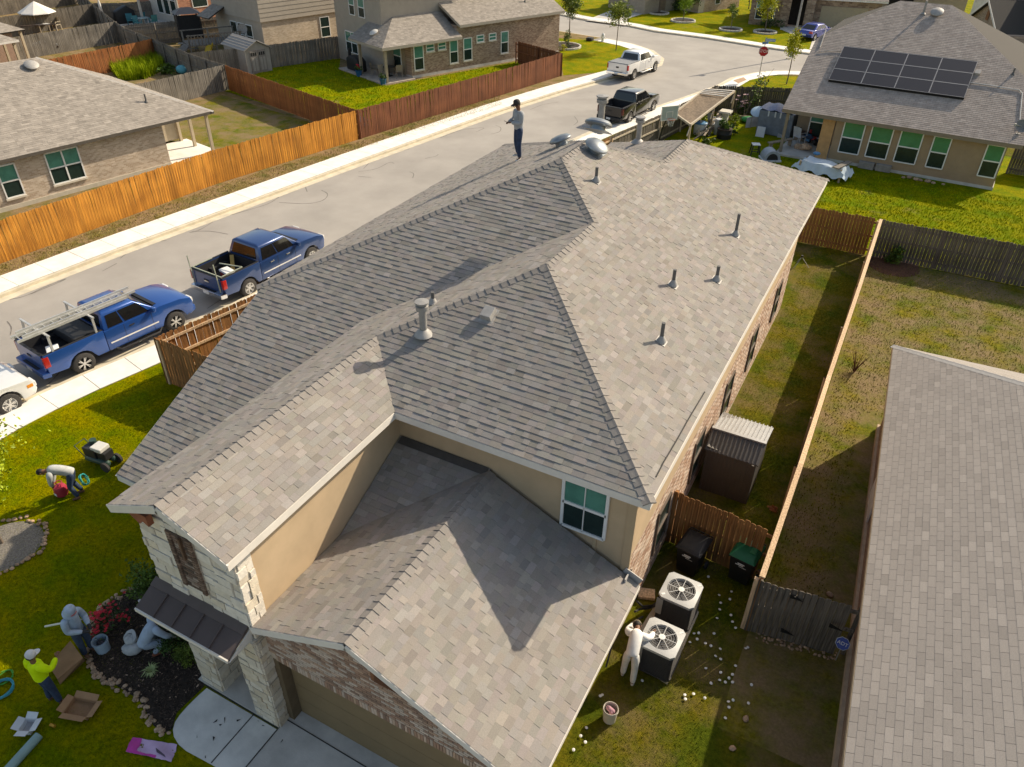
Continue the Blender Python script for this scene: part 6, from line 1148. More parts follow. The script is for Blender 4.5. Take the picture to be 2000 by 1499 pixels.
# ---- air conditioners on their pad
pad = [Vector((-2.62, 8.6, 0)), Vector((-1.62, 8.35, 0)), Vector((-1.62, 11.35, 0)), Vector((-2.62, 11.35, 0))]
padp = Gs([(1218, 1282), (1303, 1338), (1364, 1200), (1296, 1158)])
sheet('equipment_pad', padp, .09, mat('pad_concrete', (.55, .47, .35), .9, .12, 3, .2, 40), z0=0)
AC_B = mat('condenser_black', (.055, .052, .05), .6, .1, 20); AC_T = mat('condenser_grey', (.42, .43, .43), .5, .06, 4, metal=.2); AC_P = mat('condenser_panel', (.30, .30, .29), .5, .06)
def condenser(label, px, py, rz):
    o = at_ground(px, py, .09); T = thing('air_conditioner', label, 'air conditioner', o, rz, group='condensers on the pad'); w2, h_ = .40, .82
    b = MB(); b.prism([(-w2, -w2+.06), (-w2+.06, -w2), (w2-.06, -w2), (w2, -w2+.06), (w2, w2-.06), (w2-.06, w2), (-w2+.06, w2), (-w2, w2-.06)], .03, h_); b.build('coil_body', AC_B, T)
    for i in range(17):
        z = .08+i*.044; s_ = MB(); q = w2+.012
        for lo, hi in (((-q, -q, z), (q, -q+.02, z+.012)), ((-q, q-.02, z), (q, q, z+.012)), ((-q, -q, z), (-q+.02, q, z+.012)), ((q-.02, -q, z), (q, q, z+.012))): s_.b2(lo, hi)
        s_.build('louvre', AC_B, T)
    b = MB(); b.prism([(-w2-.03, -w2+.05), (-w2+.05, -w2-.03), (w2-.05, -w2-.03), (w2+.03, -w2+.05), (w2+.03, w2-.05), (w2-.05, w2+.03), (-w2+.05, w2+.03), (-w2-.03, w2-.05)], 0, .05); b.build('base_pan', AC_B, T)
    # top with round opening
    t = MB(); n = 28; q = w2+.03; outer = []
    for k in range(n):
        a = 2*pi*k/n; c, s_ = cos(a), sin(a); m_ = max(abs(c), abs(s_)); f = min(q/m_, q*1.28); outer.append((c*f, s_*f))
    r0 = .335; vs = [(x, y, h_+.05) for x, y in outer]+[(cos(2*pi*k/n)*r0, sin(2*pi*k/n)*r0, h_+.065) for k in range(n)]+[(x, y, h_-.02) for x, y in outer]+[(cos(2*pi*k/n)*r0*.97, sin(2*pi*k/n)*r0*.97, h_-.06) for k in range(n)]
    fs = [(k, (k+1) % n, n+(k+1) % n, n+k) for k in range(n)]+[(2*n+k, 2*n+(k+1) % n, (k+1) % n, k) for k in range(n)]+[(n+k, n+(k+1) % n, 3*n+(k+1) % n, 3*n+k) for k in range(n)]
    t.add(vs, fs); top = t.build('top_cover', AC_T, T, smooth=40)
    g = MB()
    for k in range(8): a = 2*pi*k/8; g.bar((cos(a)*.07, sin(a)*.07, h_+.06), (cos(a)*.335, sin(a)*.335, h_+.065), .014, .01)
    for r_ in (.14, .20, .26, .31): g.tube([(cos(2*pi*k/24)*r_, sin(2*pi*k/24)*r_, h_+.062) for k in range(25)], .004, 4)
    g.build('fan_guard', AC_T, top); f = MB(); f.lathe([(.075, h_+.06), (.075, h_+.075), (.005, h_+.08)], 14); f.build('hub_cap', mat('hub_light', (.66, .66, .64), .5), top)
    fb = MB()
    for k in range(3): a = 2*pi*k/3+.5; u = Vector((cos(a), sin(a), 0)); s_ = Vector((-u.y, u.x, 0)); fb.add([u*.06+s_*.03+Vector((0, 0, h_-.06)), u*.3+s_*.11+Vector((0, 0, h_-.09)), u*.3-s_*.11+Vector((0, 0, h_-.03)), u*.06-s_*.03+Vector((0, 0, h_-.04))], [(0, 1, 2, 3)])
    fb.build('fan_blades', mat('fan_blade', (.38, .38, .38), .5, .1, metal=.3), top); b = MB(); b.lathe([(.33, h_-.12), (.005, h_-.13)], 20); b.build('fan_well', mat('fan_well', (.10, .10, .10), .8, .1), top)
    b = MB(); b.b2((-w2-.035, -w2-.02, .25), (-w2+.12, -w2-.03+.0, h_-.04)); b.build('service_panel', AC_P, T)
    for sx, sy in ((.33, .33), (-.33, -.33)): b = MB(); b.box((sx, sy, h_+.058), (.09, .05, .004), Matrix.Rotation(.7, 3, 'Z')); b.build('sticker', PLATE, top)
condenser('air conditioner with grey top on the pad, next to the wheeled bins', 1320, 1203, rad(-2)); condenser('air conditioner with grey top, leaned on by the worker in white', 1283, 1296, rad(-2))
T = thing('refrigerant_lines', 'black insulated hoses looping from the wall to the units', 'hoses', at_ground(1262, 1180)); b = MB(); o0 = at_ground(1262, 1180)
for pts in ([(1240, 1195, .6), (1250, 1190, .3), (1270, 1188, .18), (1293, 1178, .3)], [(1244, 1175, .9), (1255, 1185, .4), (1275, 1183, .2), (1290, 1172, .35)], [(1228, 1225, .9), (1238, 1215, .4), (1255, 1205, .3)]): b.tube([G(x, y, z)-o0 for x, y, z in pts], .028, 8)
b.build('hose', MATS['cable_black'], T, smooth=True)
T = thing('wood_offcut', 'pale wood offcut lying beside the air conditioner pad', 'board', at_ground(1262, 1163, .0)); b = MB(); b.box((0, 0, .05), (.42, .30, .09), Matrix.Rotation(.35, 3, 'Z')); b.build('board', W_PALE, T, bevel=.01)
# ---- wheeled bins
BINB = mat('bin_black', (.014, .014, .015), .45, .1, 6); BING = mat('bin_lid_green', (.006, .12, .05), .4, .08, 4)
def textmesh(s, size, M, parent, mw, name='lettering', ext=.002):
    c = bpy.data.curves.new(name, 'FONT'); c.body = s; c.size = size; c.align_x = 'CENTER'; c.align_y = 'CENTER'; c.extrude = ext; c.space_line = .9
    o = bpy.data.objects.new(name, c); COL.objects.link(o); bpy.context.view_layer.update(); me = bpy.data.meshes.new_from_object(o.evaluated_get(bpy.context.evaluated_depsgraph_get())); bpy.data.objects.remove(o); bpy.data.curves.remove(c)
    me.materials.clear(); me.materials.append(M); return inst(name, me, parent, mw)
def bin_(label, px, py, rz, lid):
    T = thing('wheeled_bin', label, 'bin', at_ground(px, py, 0), rz); w2, d2, h_ = .31, .36, .98
    b = MB(); b.add([(-w2*.8, -d2*.75, .08), (w2*.8, -d2*.75, .08), (w2*.8, d2*.75, .08), (-w2*.8, d2*.75, .08), (-w2, -d2, h_), (w2, -d2, h_), (w2, d2, h_), (-w2, d2, h_)], [(3, 2, 1, 0), (0, 1, 5, 4), (1, 2, 6, 5), (2, 3, 7, 6), (3, 0, 4, 7), (4, 5, 6, 7)]); b.build('tub', BINB, T, bevel=.04, smooth=40)
    b = MB(); b.b2((-w2-.03, -d2-.03, h_-.05), (w2+.03, d2+.03, h_)); b.build('rim', BINB, T, bevel=.02)
    l_ = MB(); l_.add([(-w2-.03, -d2-.05, h_+.01), (w2+.03, -d2-.05, h_+.01), (w2+.03, d2+.04, h_+.02), (-w2-.03, d2+.04, h_+.02), (-w2+.05, -d2+.06, h_+.075), (w2-.05, -d2+.06, h_+.075), (w2-.05, d2-.06, h_+.10), (-w2+.05, d2-.06, h_+.10)], [(3, 2, 1, 0), (0, 1, 5, 4), (1, 2, 6, 5), (2, 3, 7, 6), (3, 0, 4, 7), (4, 5, 6, 7)]); l_ = l_.build('lid', lid, T, bevel=.02, smooth=40)
    b = MB(); b.tube([(-w2, d2+.02, h_-.04), (-w2, d2+.10, h_), (w2, d2+.10, h_), (w2, d2+.02, h_-.04)], .018); b.build('handle', BINB, T, smooth=True)
    for s_ in (-1, 1): b = MB(); b.cyl((s_*(w2+.0), d2-.06, .11), (s_*(w2+.06), d2-.06, .11), .11, n=16); b.build('wheel', TYRE, T)
    for k, (a0_, a1_) in enumerate(((-.09, .09), (-.14, .06), (-.05, .14))): b = MB(); b.b2((a0_, -d2*.965-.004, .79-k*.055), (a1_, -d2*.955, .82-k*.055)); b.build('printed_mark', PLATE, T, mw=Matrix.Translation((0, .01*k, 0)))
    return T, l_
bin_('black wheeled bin with black lid by the brick wall', 1345, 1112, rad(-8), BINB); _, _l = bin_('black wheeled bin with green lid near the side yard fence', 1446, 1128, rad(-8), BING)
b = MB(); b.b2((.08, -.12, 1.085), (.22, .10, 1.095)); b.build('lid_label', mat('label_emboss', (.03, .20, .09), .5), _l)
# ---- metal garden shed
SHD = mat('shed_metal', (.105, .095, .088), .5, .06, 3, metal=.35); SHR = mat('shed_roof_metal', (.40, .40, .40), .4, .06, 3, metal=.5)
T = thing('metal_shed', 'grey ribbed metal lean-to shed against the brick wall', 'shed', (-2.02, 17.95, 0), world=True)
Zf, Zb = 1.52, 2.0; c = [G(1350, 952), G(1465, 985)]
sx0, sx1, sy0, sy1 = -2.72, -1.32, 17.05, 18.85
b = MB(); b.ext([(sx0, sy0, 0), (sx1, sy0, 0), (sx1, sy0, Zf-.1), (sx0, sy0, Zf+.1)], (0, sy1-sy0, 0)); b.build('shed_body', SHD, T)
for i in range(13): b = MB(); x = sx0+.03+i*(sx1-sx0-.06)/12; b.b2((x-.022, sy0-.02, .03), (x+.022, sy0, Zf)); b.build('wall_rib', SHD, T)
yr = sy0+.58
for (y0, z0, y1, z1), M in (((sy0-.06, Zf-.02, yr, Zf+.30), SHD), ((yr, Zf+.30, sy1+.06, Zf-.02), SHR)):
    b = MB(); b.ext([(sx0-.05, y0, z0), (sx1+.06, y0, z0), (sx1+.06, y1, z1), (sx0-.05, y1, z1)], (0, 0, .03)); rp = b.build('roof_sheet', M, T)
    for i in range(13): b = MB(); x = sx0+i*(sx1-sx0)/12; b.bar((x, y0, z0+.045), (x, y1, z1+.045), .03, .04); b.build('roof_rib', M, rp)
for x in (sx0, sx1): b = MB(); b.ext([(x-.01, sy0, Zf-.1), (x-.01, sy1, Zf-.1), (x-.01, yr, Zf+.29)], (.02, 0, 0)); b.build('gable_end', SHD, T)
b = MB(); b.bar((sx0-.06, yr, Zf+.35), (sx1+.07, yr, Zf+.35), .10, .05); b.build('ridge_trim', SHR, T)
# ---- buckets
def bucket(label, px, py, M, r=.15, h_=.37, inner=None, name='bucket'):
    T = thing(name, label, 'bucket', at_ground(px, py, .01)); b = MB(); b.lathe([(.001, .0), (r*.86, 0), (r, h_), (r*1.05, h_), (r*1.05, h_-.04), (r*.96, h_-.04)][:4]+[(r*.94, h_), (r*.82, .03), (.001, .03)], 24); b.build('pail', M, T, smooth=40)
    b = MB(); b.lathe([(r*1.0, h_-.05), (r*1.07, h_-.045), (r*1.07, h_-.02), (r*1.01, h_-.015)], 24); b.build('rim_band', M, T, smooth=True)
    b = MB(); b.tube([(r*cos(a), r*.2, h_-.03-abs(sin(a))*.16) for a in [pi*i/10 for i in range(11)]], .005, 5); b.build('bail', CHROME, T)
    if inner:
        R = random.Random(px); b = MB()
        for i in range(7): b.ell((R.uniform(-.06, .06), R.uniform(-.06, .06), h_*R.uniform(.55, .85)), (R.uniform(.04, .08), R.uniform(.03, .06), R.uniform(.03, .07)), 8, 6)
        b.build('contents', inner, T, smooth=True)
    return T
bucket('pale blue bucket of dark rags beside the hooded worker', 203, 1270, mat('bucket_blue', (.38, .50, .60), .5, .06), .17, .36, mat('rag_dark', (.05, .05, .06), .9, .3)); bucket('cream bucket holding a pink rag near the wall conduit', 1190, 1405, mat('bucket_cream', (.62, .57, .48), .5, .06), .16, .40, mat('rag_pink', (.40, .22, .26), .9, .2, 10))
# ---- sack and pole
T = thing('mulch_sack', 'crumpled pale grey sack lying in the mulch bed', 'sack', at_ground(262, 1275, .02)); b = MB(); b.ell((0, 0, .14), (.24, .17, .14), 14, 9, Matrix.Rotation(.5, 3, 'Z')); b.ell((-.10, .10, .30), (.15, .15, .10), 14, 8); b.lathe([(.15, .0), (.17, .03), (.10, .06), (.09, .02)], 16, (-.12, .12, .32), Matrix.Rotation(.6, 3, 'X')); b.v = [tuple(Vector(v)+Vector((rnd.uniform(-.012, .012), rnd.uniform(-.012, .012), rnd.uniform(-.012, .012)))) for v in b.v]; b.build('sackcloth', mat('sack_grey', (.42, .44, .44), .9, .12, 10), T, smooth=True)
o0 = G(130, 1216, .85); b = MB(); b.cyl((0, 0, 0), G(88, 1224, .62)-o0, .022, n=8); b.cyl((0, 0, 0), -(G(88, 1224, .62)-o0)*.7, .018, n=8); o = b.build('tool_pole', mat('pole_white', (.66, .66, .58), .5)); o.location = o0; tag(o, 'white tool pole held by the hooded worker', 'pole')
# ---- cardboard
T = thing('flat_carton', 'large flattened brown carton propped behind the neon shirt man', 'box', at_ground(135, 1318, 0), world=False); o0 = at_ground(135, 1318, 0); q = [G(95, 1300, .42)-o0, G(137, 1252, .62)-o0, G(162, 1285, .32)-o0, G(112, 1327, .15)-o0]
b = MB(); b.ext(q, (0, 0, -.012)); b.build('panel', CARD, T); b = MB(); b.ext([q[3]+Vector((0, 0, -.02)), q[2]+Vector((0, 0, -.02)), G(168, 1290, .02)-o0, G(117, 1338, .02)-o0], (0, 0, .01)); b.build('panel', CARD_I, T); b = MB(); b.ext([q[0]+Vector((0, 0, -.02)), q[1]+Vector((0, 0, -.02)), G(140, 1270, .02)-o0, G(100, 1312, .02)-o0], (0, 0, .01)); b.build('panel', CARD_I, T)
def carton(label, px, py, w_, d_, h_, rz, M, MI, flaps=True):
    T = thing('open_carton', label, 'box', at_ground(px, py, .01), rz); b = MB(); b.b2((-w_/2, -d_/2, 0), (w_/2, d_/2, .012)); b.build('bottom', MI, T)
    for lo, hi in (((-w_/2, -d_/2, 0), (w_/2, -d_/2+.008, h_)), ((-w_/2, d_/2-.008, 0), (w_/2, d_/2, h_)), ((-w_/2, -d_/2, 0), (-w_/2+.008, d_/2, h_)), ((w_/2-.008, -d_/2, 0), (w_/2, d_/2, h_))): b = MB(); b.b2(lo, hi); b.build('side', M, T)
    if flaps:
        for p, q_, dv in (((-w_/2, -d_/2, h_), (w_/2, -d_/2, h_), (0, -.13, .03)), ((-w_/2, d_/2, h_), (w_/2, d_/2, h_), (0, .12, .06)), ((-w_/2, -d_/2, h_), (-w_/2, d_/2, h_), (-.13, 0, .07)), ((w_/2, -d_/2, h_), (w_/2, d_/2, h_), (.13, .02, .02))):
            b = MB(); p, q_, dv = Vector(p), Vector(q_), Vector(dv); b.ext([p, q_, q_+dv*.95, p+dv], (0, 0, .006)); b.build('flap', M, T)
carton('open brown carton on the grass behind the neon shirt man', 160, 1388, .55, .38, .12, rad(18), CARD, CARD_I); carton('small open white carton on the grass beside a yellow can', 58, 1424, .24, .28, .14, rad(25), mat('carton_white', (.62, .64, .66), .7, .05), mat('carton_inner', (.40, .40, .42), .8), True)
b = MB(); b.cyl((-.06, 0, .035), (.06, .02, .035), .034, n=14); o = b.build('drink_can', mat('can_yellow', (.62, .33, .05), .35, .08, metal=.4), smooth=40); o.location = at_ground(103, 1420, 0); tag(o, 'yellow drinks can lying on the shaded grass', 'can')
# ---- pink bag
T = thing('soil_bag', 'empty pink and lilac bag lying flat beside the walk', 'bag', at_ground(296, 1467, .0)); o0 = at_ground(296, 1467, 0); cs = [G(247, 1470)-o0, G(260, 1442)-o0, G(347, 1456)-o0, G(336, 1490)-o0]; b = MB(); n_ = 14; vs = []
for i in range(n_+1):
    for j in range(7):
        s_, t_ = i/n_, j/6; p = cs[0].lerp(cs[3], s_).lerp(cs[1].lerp(cs[2], s_), t_); vs.append((p.x+rnd.uniform(-.008, .008), p.y+rnd.uniform(-.008, .008), .03+.035*sin(s_*9+t_*4)*sin(t_*3)+rnd.uniform(0, .012)))
fs = [(i*7+j, (i+1)*7+j, (i+1)*7+j+1, i*7+j+1) for i in range(n_) for j in range(6)]
b.add(vs, fs); b.build('film', mat('bag_lilac', (.62, .42, .60), .45, .06, 6), T, smooth=True); b = MB(); b.add(vs, [f for k, f in enumerate(fs) if k//6 < 3 or k % 6 == 0 and k//6 < 9]); b.v = [(x, y, z+.006) for x, y, z in b.v]; b.build('printed_panel', mat('bag_magenta', (.60, .05, .34), .45, .1, 12), T, smooth=True)
b = MB(); b.add([(p[0], p[1], .085) for p in (cs[3]*.75, cs[3]*.55+cs[2]*.1, cs[2]*.2, cs[3]*.3)], [(0, 1, 2, 3)]); b.build('printed_shape', mat('bag_print_dark', (.10, .07, .10), .6), T)
# ---- roll of underlay, hose coils
o0 = at_ground(40, 1485, .09); d = (G(72, 1452)-G(20, 1510)).normalized(); b = MB(); b.cyl(d*-.75, d*.5, .095, n=20); o = b.build('membrane_roll', mat('roll_teal', (.22, .34, .33), .6, .08, 4), smooth=40); o.location = o0; tag(o, 'pale teal roll of roofing membrane on the grass', 'roll')
def coil(label, c, r, M, nrm=(0, 0, 1), turns=6):
    b = MB(); Mx = Vector(nrm).to_track_quat('Z', 'Y').to_matrix(); pts = [Mx @ Vector((cos(t)*(r+.03*sin(t*1.7)), sin(t)*(r+.02*cos(t*2.3)), .012*t/6.28+.01*sin(t*3))) for t in [2*pi*i/22 for i in range(22*turns)]]; b.tube(pts, .011, 6); o = b.build('hose_coil', M, smooth=True); o.location = c; tag(o, label, 'hose')
TEAL = mat('hose_teal', (.02, .32, .30), .45, .1); coil('teal air hose coil hanging behind the bending man', G(162, 938, .42), .16, TEAL, (.6, .5, .3)); coil('blue-green hose coil on the shaded lawn edge', at_ground(4, 1350, .03), .24, mat('hose_blue', (.03, .28, .36), .45, .1)); coil('thin green hose loop lying beside the blue-green coil', at_ground(10, 1325, .02), .17, mat('hose_green', (.06, .32, .04), .45, .1), turns=2)
# ---- red tank
T = thing('gas_tank', 'red steel tank held by the bending man', 'tank', at_ground(123, 967, .01)); b = MB(); b.lathe([(.13, 0), (.13, .02), (.17, .05), (.18, .12), (.18, .26), (.15, .33), (.06, .37), (.001, .37)], 22); b.build('shell', mat('tank_red', (.36, .03, .055), .4, .08, 6), T, smooth=True); b = MB(); b.tube([(.10*cos(a), .10*sin(a), .45) for a in [pi*i/12 for i in range(21)]], .014, 6); b.cyl((.1, 0, .34), (.1, 0, .45), .012); b.cyl((-.1, 0, .34), (-.1, 0, .45), .012); b.build('collar_handle', MATS['tank_red'], T); b = MB(); b.b2((-.05, -.185, .1), (.05, -.175, .18)); b.build('label_patch', PLATE, T)
# ---- air compressor
CG = mat('compressor_green', (.035, .07, .055), .45, .1, 6); T = thing('air_compressor', 'black and green wheeled air compressor on the front lawn', 'machine', at_ground(203, 903, 0), facing(IMR*.9-IMF*.35))
for y, z in ((-.1, .2), (.16, .2)):
    b = MB(); b.lathe([(.001, -.46), (.06, -.45), (.10, -.40), (.10, .40), (.06, .45), (.001, .46)], 18, (y, 0, z), Matrix.Rotation(pi/2, 3, 'X')); b.build('air_tank', CG, T, smooth=True)
b = MB(); b.b2((-.20, -.42, .30), (.22, .05, .62)); b.build('pump_housing', mat('housing_black', (.03, .03, .032), .5, .1), T, bevel=.03); b = MB(); b.b2((-.16, -.1, .56), (.2, .3, .70)); b.build('engine_cover', mat('engine_white', (.62, .61, .57), .45, .06), T, bevel=.03); b = MB(); b.b2((-.14, .08, .30), (.18, .40, .56)); b.build('engine_block', PLAS, T, bevel=.02); b = MB(); b.cyl((-.08, -.25, .62), (-.08, -.25, .74), .10, n=16); b.build('air_filter', CG, T); b = MB(); b.b2((-.21, -.40, .34), (-.205, -.05, .58)); b.build('side_plate', mat('plate_grey', (.45, .45, .42), .5), T)
for x in (-.22, .26): b = MB(); b.cyl((x, .42, .16), (x+.07, .42, .16), .16, n=20); b.build('wheel', TYRE, T, smooth=40)
b = MB(); b.tube([(-.18, -.45, .25), (-.18, -.75, .55), (.2, -.75, .55), (.2, -.45, .25)], .016, 6); b.build('push_handle', CG, T)
# ---- white debris caps on the side yard
WH = mat('cap_plastic_white', (.74, .73, .70), .5, .05); me = MB(); me.lathe([(.034, 0), (.034, .006), (.012, .012), (.001, .014)], 12); me = me.mesh('plastic_cap', WH)
R = random.Random(21); spots = [(1404, 1165), (1407, 1180), (1405, 1193), (1427, 1204), (1430, 1217), (1400, 1210), (1436, 1229), (1394, 1240), (1355, 1240), (1364, 1239), (1361, 1251), (1347, 1257), (1377, 1259), (1388, 1264), (1406, 1270), (1397, 1284), (1407, 1290), (1436, 1303), (1378, 1308), (1407, 1316), (1430, 1320), (1423, 1327), (1388, 1337), (1416, 1335), (1405, 1331), (1430, 1335), (1467, 1340), (1337, 1360), (1354, 1358), (1376, 1366), (1422, 1373), (1431, 1370), (1423, 1384), (1461, 1376), (1416, 1405), (1338, 1368), (1456, 1269), (1460, 1267), (1172, 1362), (1176, 1360), (1145, 1424), (1134, 1440), (1143, 1452), (1120, 1467), (1254, 1332), (1383, 1129), (1425, 1173), (1428, 1158)]
for i, (x, y) in enumerate(spots):
    o = inst('plastic_cap', me, None, Matrix.Translation(at_ground(x, y, .045)) @ Matrix.Rotation(R.uniform(-.3, .3), 4, 'X') @ Matrix.Rotation(R.uniform(-.3, .3), 4, 'Y')); tag(o, 'small white plastic nail cap scattered on the side yard grass', 'nail cap', 'white nail caps on the side yard')
# small stones and scraps
def lone_rock(label, px, py, s_, M=None):
    o = inst('loose_rock', RK[px % 5].copy(), None, Matrix.Translation(at_ground(px, py, 0)) @ Matrix.Rotation(px, 4, 'Z') @ Matrix.Diagonal((s_, s_, s_*.7, 1))); tag(o, label, 'rock')
lone_rock('single tan rock on the dark grass beyond the gate', 1456, 1406, .09); lone_rock('lone tan rock near the foot of the neighbour wall', 1430, 1463, .08); lone_rock('pale rock on the far side of the dark gate', 1620, 1163, .10)
T = thing('gate_gravel', 'strip of small rocks along the foot of the dark gate', 'gravel', at_ground(1530, 1258, 0), world=True)
for k in range(70): p = G(1478+k*2.2+rnd.uniform(-6, 6), 1242+k*.58+rnd.uniform(-8, 10)); s_ = rnd.uniform(.02, .05); inst('stone', rnd.choice(RK), T, Matrix.Translation((p.x, p.y, 0)) @ Matrix.Rotation(rnd.random()*6, 4, 'Z') @ Matrix.Scale(s_, 4))
T = thing('dry_leaf_heap', 'orange-brown dry leaf heap beyond the bin fence', 'leaves', at_ground(1505, 996, 0)); lv, _ = leaves((0, 0, .06), (.22, .14, .06), 60, .06, 6, seed=50); lv.build('leaves', mat('leaf_dry', (.42, .17, .07), .8, .25, 6), T)
b = MB(); R = random.Random(5)
for x, y in ((548, 1447), (430, 1415), (466, 1407), (386, 1440), (400, 1480), (415, 1445), (508, 1408), (515, 1418), (440, 1408), (424, 1412)):
    p = at_ground(x, y, .022); s_ = R.uniform(.03, .07); b.ext([p+Vector((R.uniform(-s_, s_), R.uniform(-s_, s_), 0)) for _ in range(3)], (0, 0, .005))
tag(b.build('shingle_scraps', mat('scrap_black', (.03, .028, .026), .9)), 'black shingle scraps strewn over the walk and drive', 'scraps', kind='stuff')
# ---- security sign
T = thing('yard_sign', 'blue octagonal security sign on a stake by the neighbour wall', 'sign', at_ground(1632, 1290, 0)); tl = (CP-T.location).normalized(); tl.z = 0; az = atan2(tl.y, tl.x)+pi/2
b = MB(); b.cyl((0, 0, 0), (0, 0, .5), .012, n=6); b.build('stake', GALV, T)
OCT = [(cos(pi/8+k*pi/4), sin(pi/8+k*pi/4)) for k in range(8)]; Ms = Matrix.Translation((0, 0, .62)) @ Matrix.Rotation(az, 4, 'Z') @ Matrix.Rotation(rad(62), 4, 'X')
b = MB(); b.prism([(x*.15, y*.15) for x, y in OCT], -.008, 0); pnl = b.build('panel', mat('sign_blue', (.02, .05, .30), .4, .03), T, mw=Ms); b = MB(); b.prism([(x*.16, y*.16) for x, y in OCT], -.012, -.008); b.build('border', PLATE, T, mw=Ms); textmesh('ADT', .115, PLATE, T, Ms @ Matrix.Translation((0, 0, .003)))
# ---- stop sign and street names, lamp post, hydrant
T = thing('stop_sign', 'red octagonal stop sign with street name blades at the corner', 'sign', at_ground(1481, 157, 0)); tl = CP-T.location; az = atan2(tl.y, tl.x)+pi/2; hs = 2.25
b = MB(); b.cyl((0, 0, 0), (0, 0, 3.3), .03, n=8); b.build('post', GALV, T); Ms = Matrix.Translation((0, -.04, hs)) @ Matrix.Rotation(az, 4, 'Z') @ Matrix.Rotation(rad(90), 4, 'X')
b = MB(); b.prism([(x*.40, y*.40) for x, y in OCT], -.01, 0); b.build('border', PLATE, T, mw=Ms @ Matrix.Translation((0, 0, .035))); b = MB(); b.prism([(x*.375, y*.375) for x, y in OCT], 0, .006); b.build('red_face', mat('sign_red', (.45, .012, .02), .4, .03), T, mw=Ms @ Matrix.Translation((0, 0, .036))); textmesh('STOP', .32, PLATE, T, Ms @ Matrix.Translation((0, 0, .046)))
SB = mat('blade_blue', (.10, .25, .52), .5, .06); b = MB(); b.b2((-.05, -.01, 3.0), (.75, .01, 3.2)); b.build('street_name_blade', SB, T, mw=Matrix.Rotation(az, 4, 'Z')); b = MB(); b.b2((-.3, -.01, 2.78), (.3, .01, 2.96)); b.build('street_name_blade', SB, T, mw=Matrix.Rotation(az+.7, 4, 'Z')); b = MB(); [b.b2((.02+k*.1, -.016, 3.06), (.09+k*.1, -.011, 3.14)) for k in range(7)]; b.build('blade_print', PLATE, T, mw=Matrix.Rotation(az, 4, 'Z'))
T = thing('lamp_post', 'tall grey lamp post beside the stone-front house driveway', 'lamp post', at_ground(1544, 112, 0)); b = MB(); b.lathe([(.13, 0), (.10, .4), (.075, 9)], 14); b.build('pole', GALV, T, smooth=True); b = MB(); b.tube([(0, 0, 8.8), (.2, .3, 9.1), (.8, 1.2, 9.2)], .05); b.b2((.7, 1.0, 9.12), (1.1, 1.5, 9.25)); b.build('lamp_arm', GALV, T)
T = thing('fire_hydrant', 'white fire hydrant on the corner lawn', 'hydrant', at_ground(1177, 82, 0)); b = MB(); b.lathe([(.20, 0), (.20, .06), (.13, .08), (.13, .55), (.17, .57), (.17, .62), (.14, .70), (.06, .76), (.04, .82), (.001, .83)], 16); b.cyl((-.22, 0, .42), (.22, 0, .42), .065); b.cyl((0, -.22, .4), (0, 0, .4), .08); b.build('barrel', mat('hydrant_white', (.70, .70, .68), .5, .05), T, smooth=40)
b = MB(); b.b2((-.3, -.3, 0), (.3, .3, .3)); o = b.build('utility_cover', PLAS, bevel=.05); o.location = at_ground(1152, 80, 0); tag(o, 'small dark utility box on the corner lawn edge', 'utility box')
tag(sheet('tactile_paving', Gs([(1432, 158), (1452, 152), (1458, 157), (1442, 164)]), .034, mat('paver_red', (.42, .27, .17), .9, .1)), kind='structure')
# ================================================================== neighbours' yard clutter
def shape(name, label, cat, loc, rz=0.0, group=None): return thing(name, label, cat, (loc[0], loc[1], loc[2] if len(loc) > 2 else 0), rz, group)
def part(T, name, M, f, **kw): b = MB(); f(b); return b.build(name, M, T, **kw)
def drape(nx_, ny_, fn): 
    b = MB(); vs = [fn(i/nx_, j/ny_) for i in range(nx_+1) for j in range(ny_+1)]; b.add(vs, [(i*(ny_+1)+j, (i+1)*(ny_+1)+j, (i+1)*(ny_+1)+j+1, i*(ny_+1)+j+1) for i in range(nx_) for j in range(ny_)]); return b
TARP = mat('tarp_blue', (.09, .13, .25), .55, .15, 3); TARP_G = mat('tarp_greyblue', (.16, .19, .23), .6, .15, 3); TARP_W = mat('tarp_pale', (.46, .55, .62), .5, .1, 2); PL_W = mat('resin_white', (.60, .62, .64), .5, .05); PL_B = mat('plastic_blue', (.07, .22, .40), .45, .08); POT_K = mat('pot_black', (.02, .02, .02), .6, .1); TEALP = mat('resin_teal', (.02, .16, .20), .5, .08); RUST = mat('steel_rust', (.12, .08, .06), .8, .3, 6); OLDW = wood('old_wood', (.26, .20, .14), (.38, .31, .23))
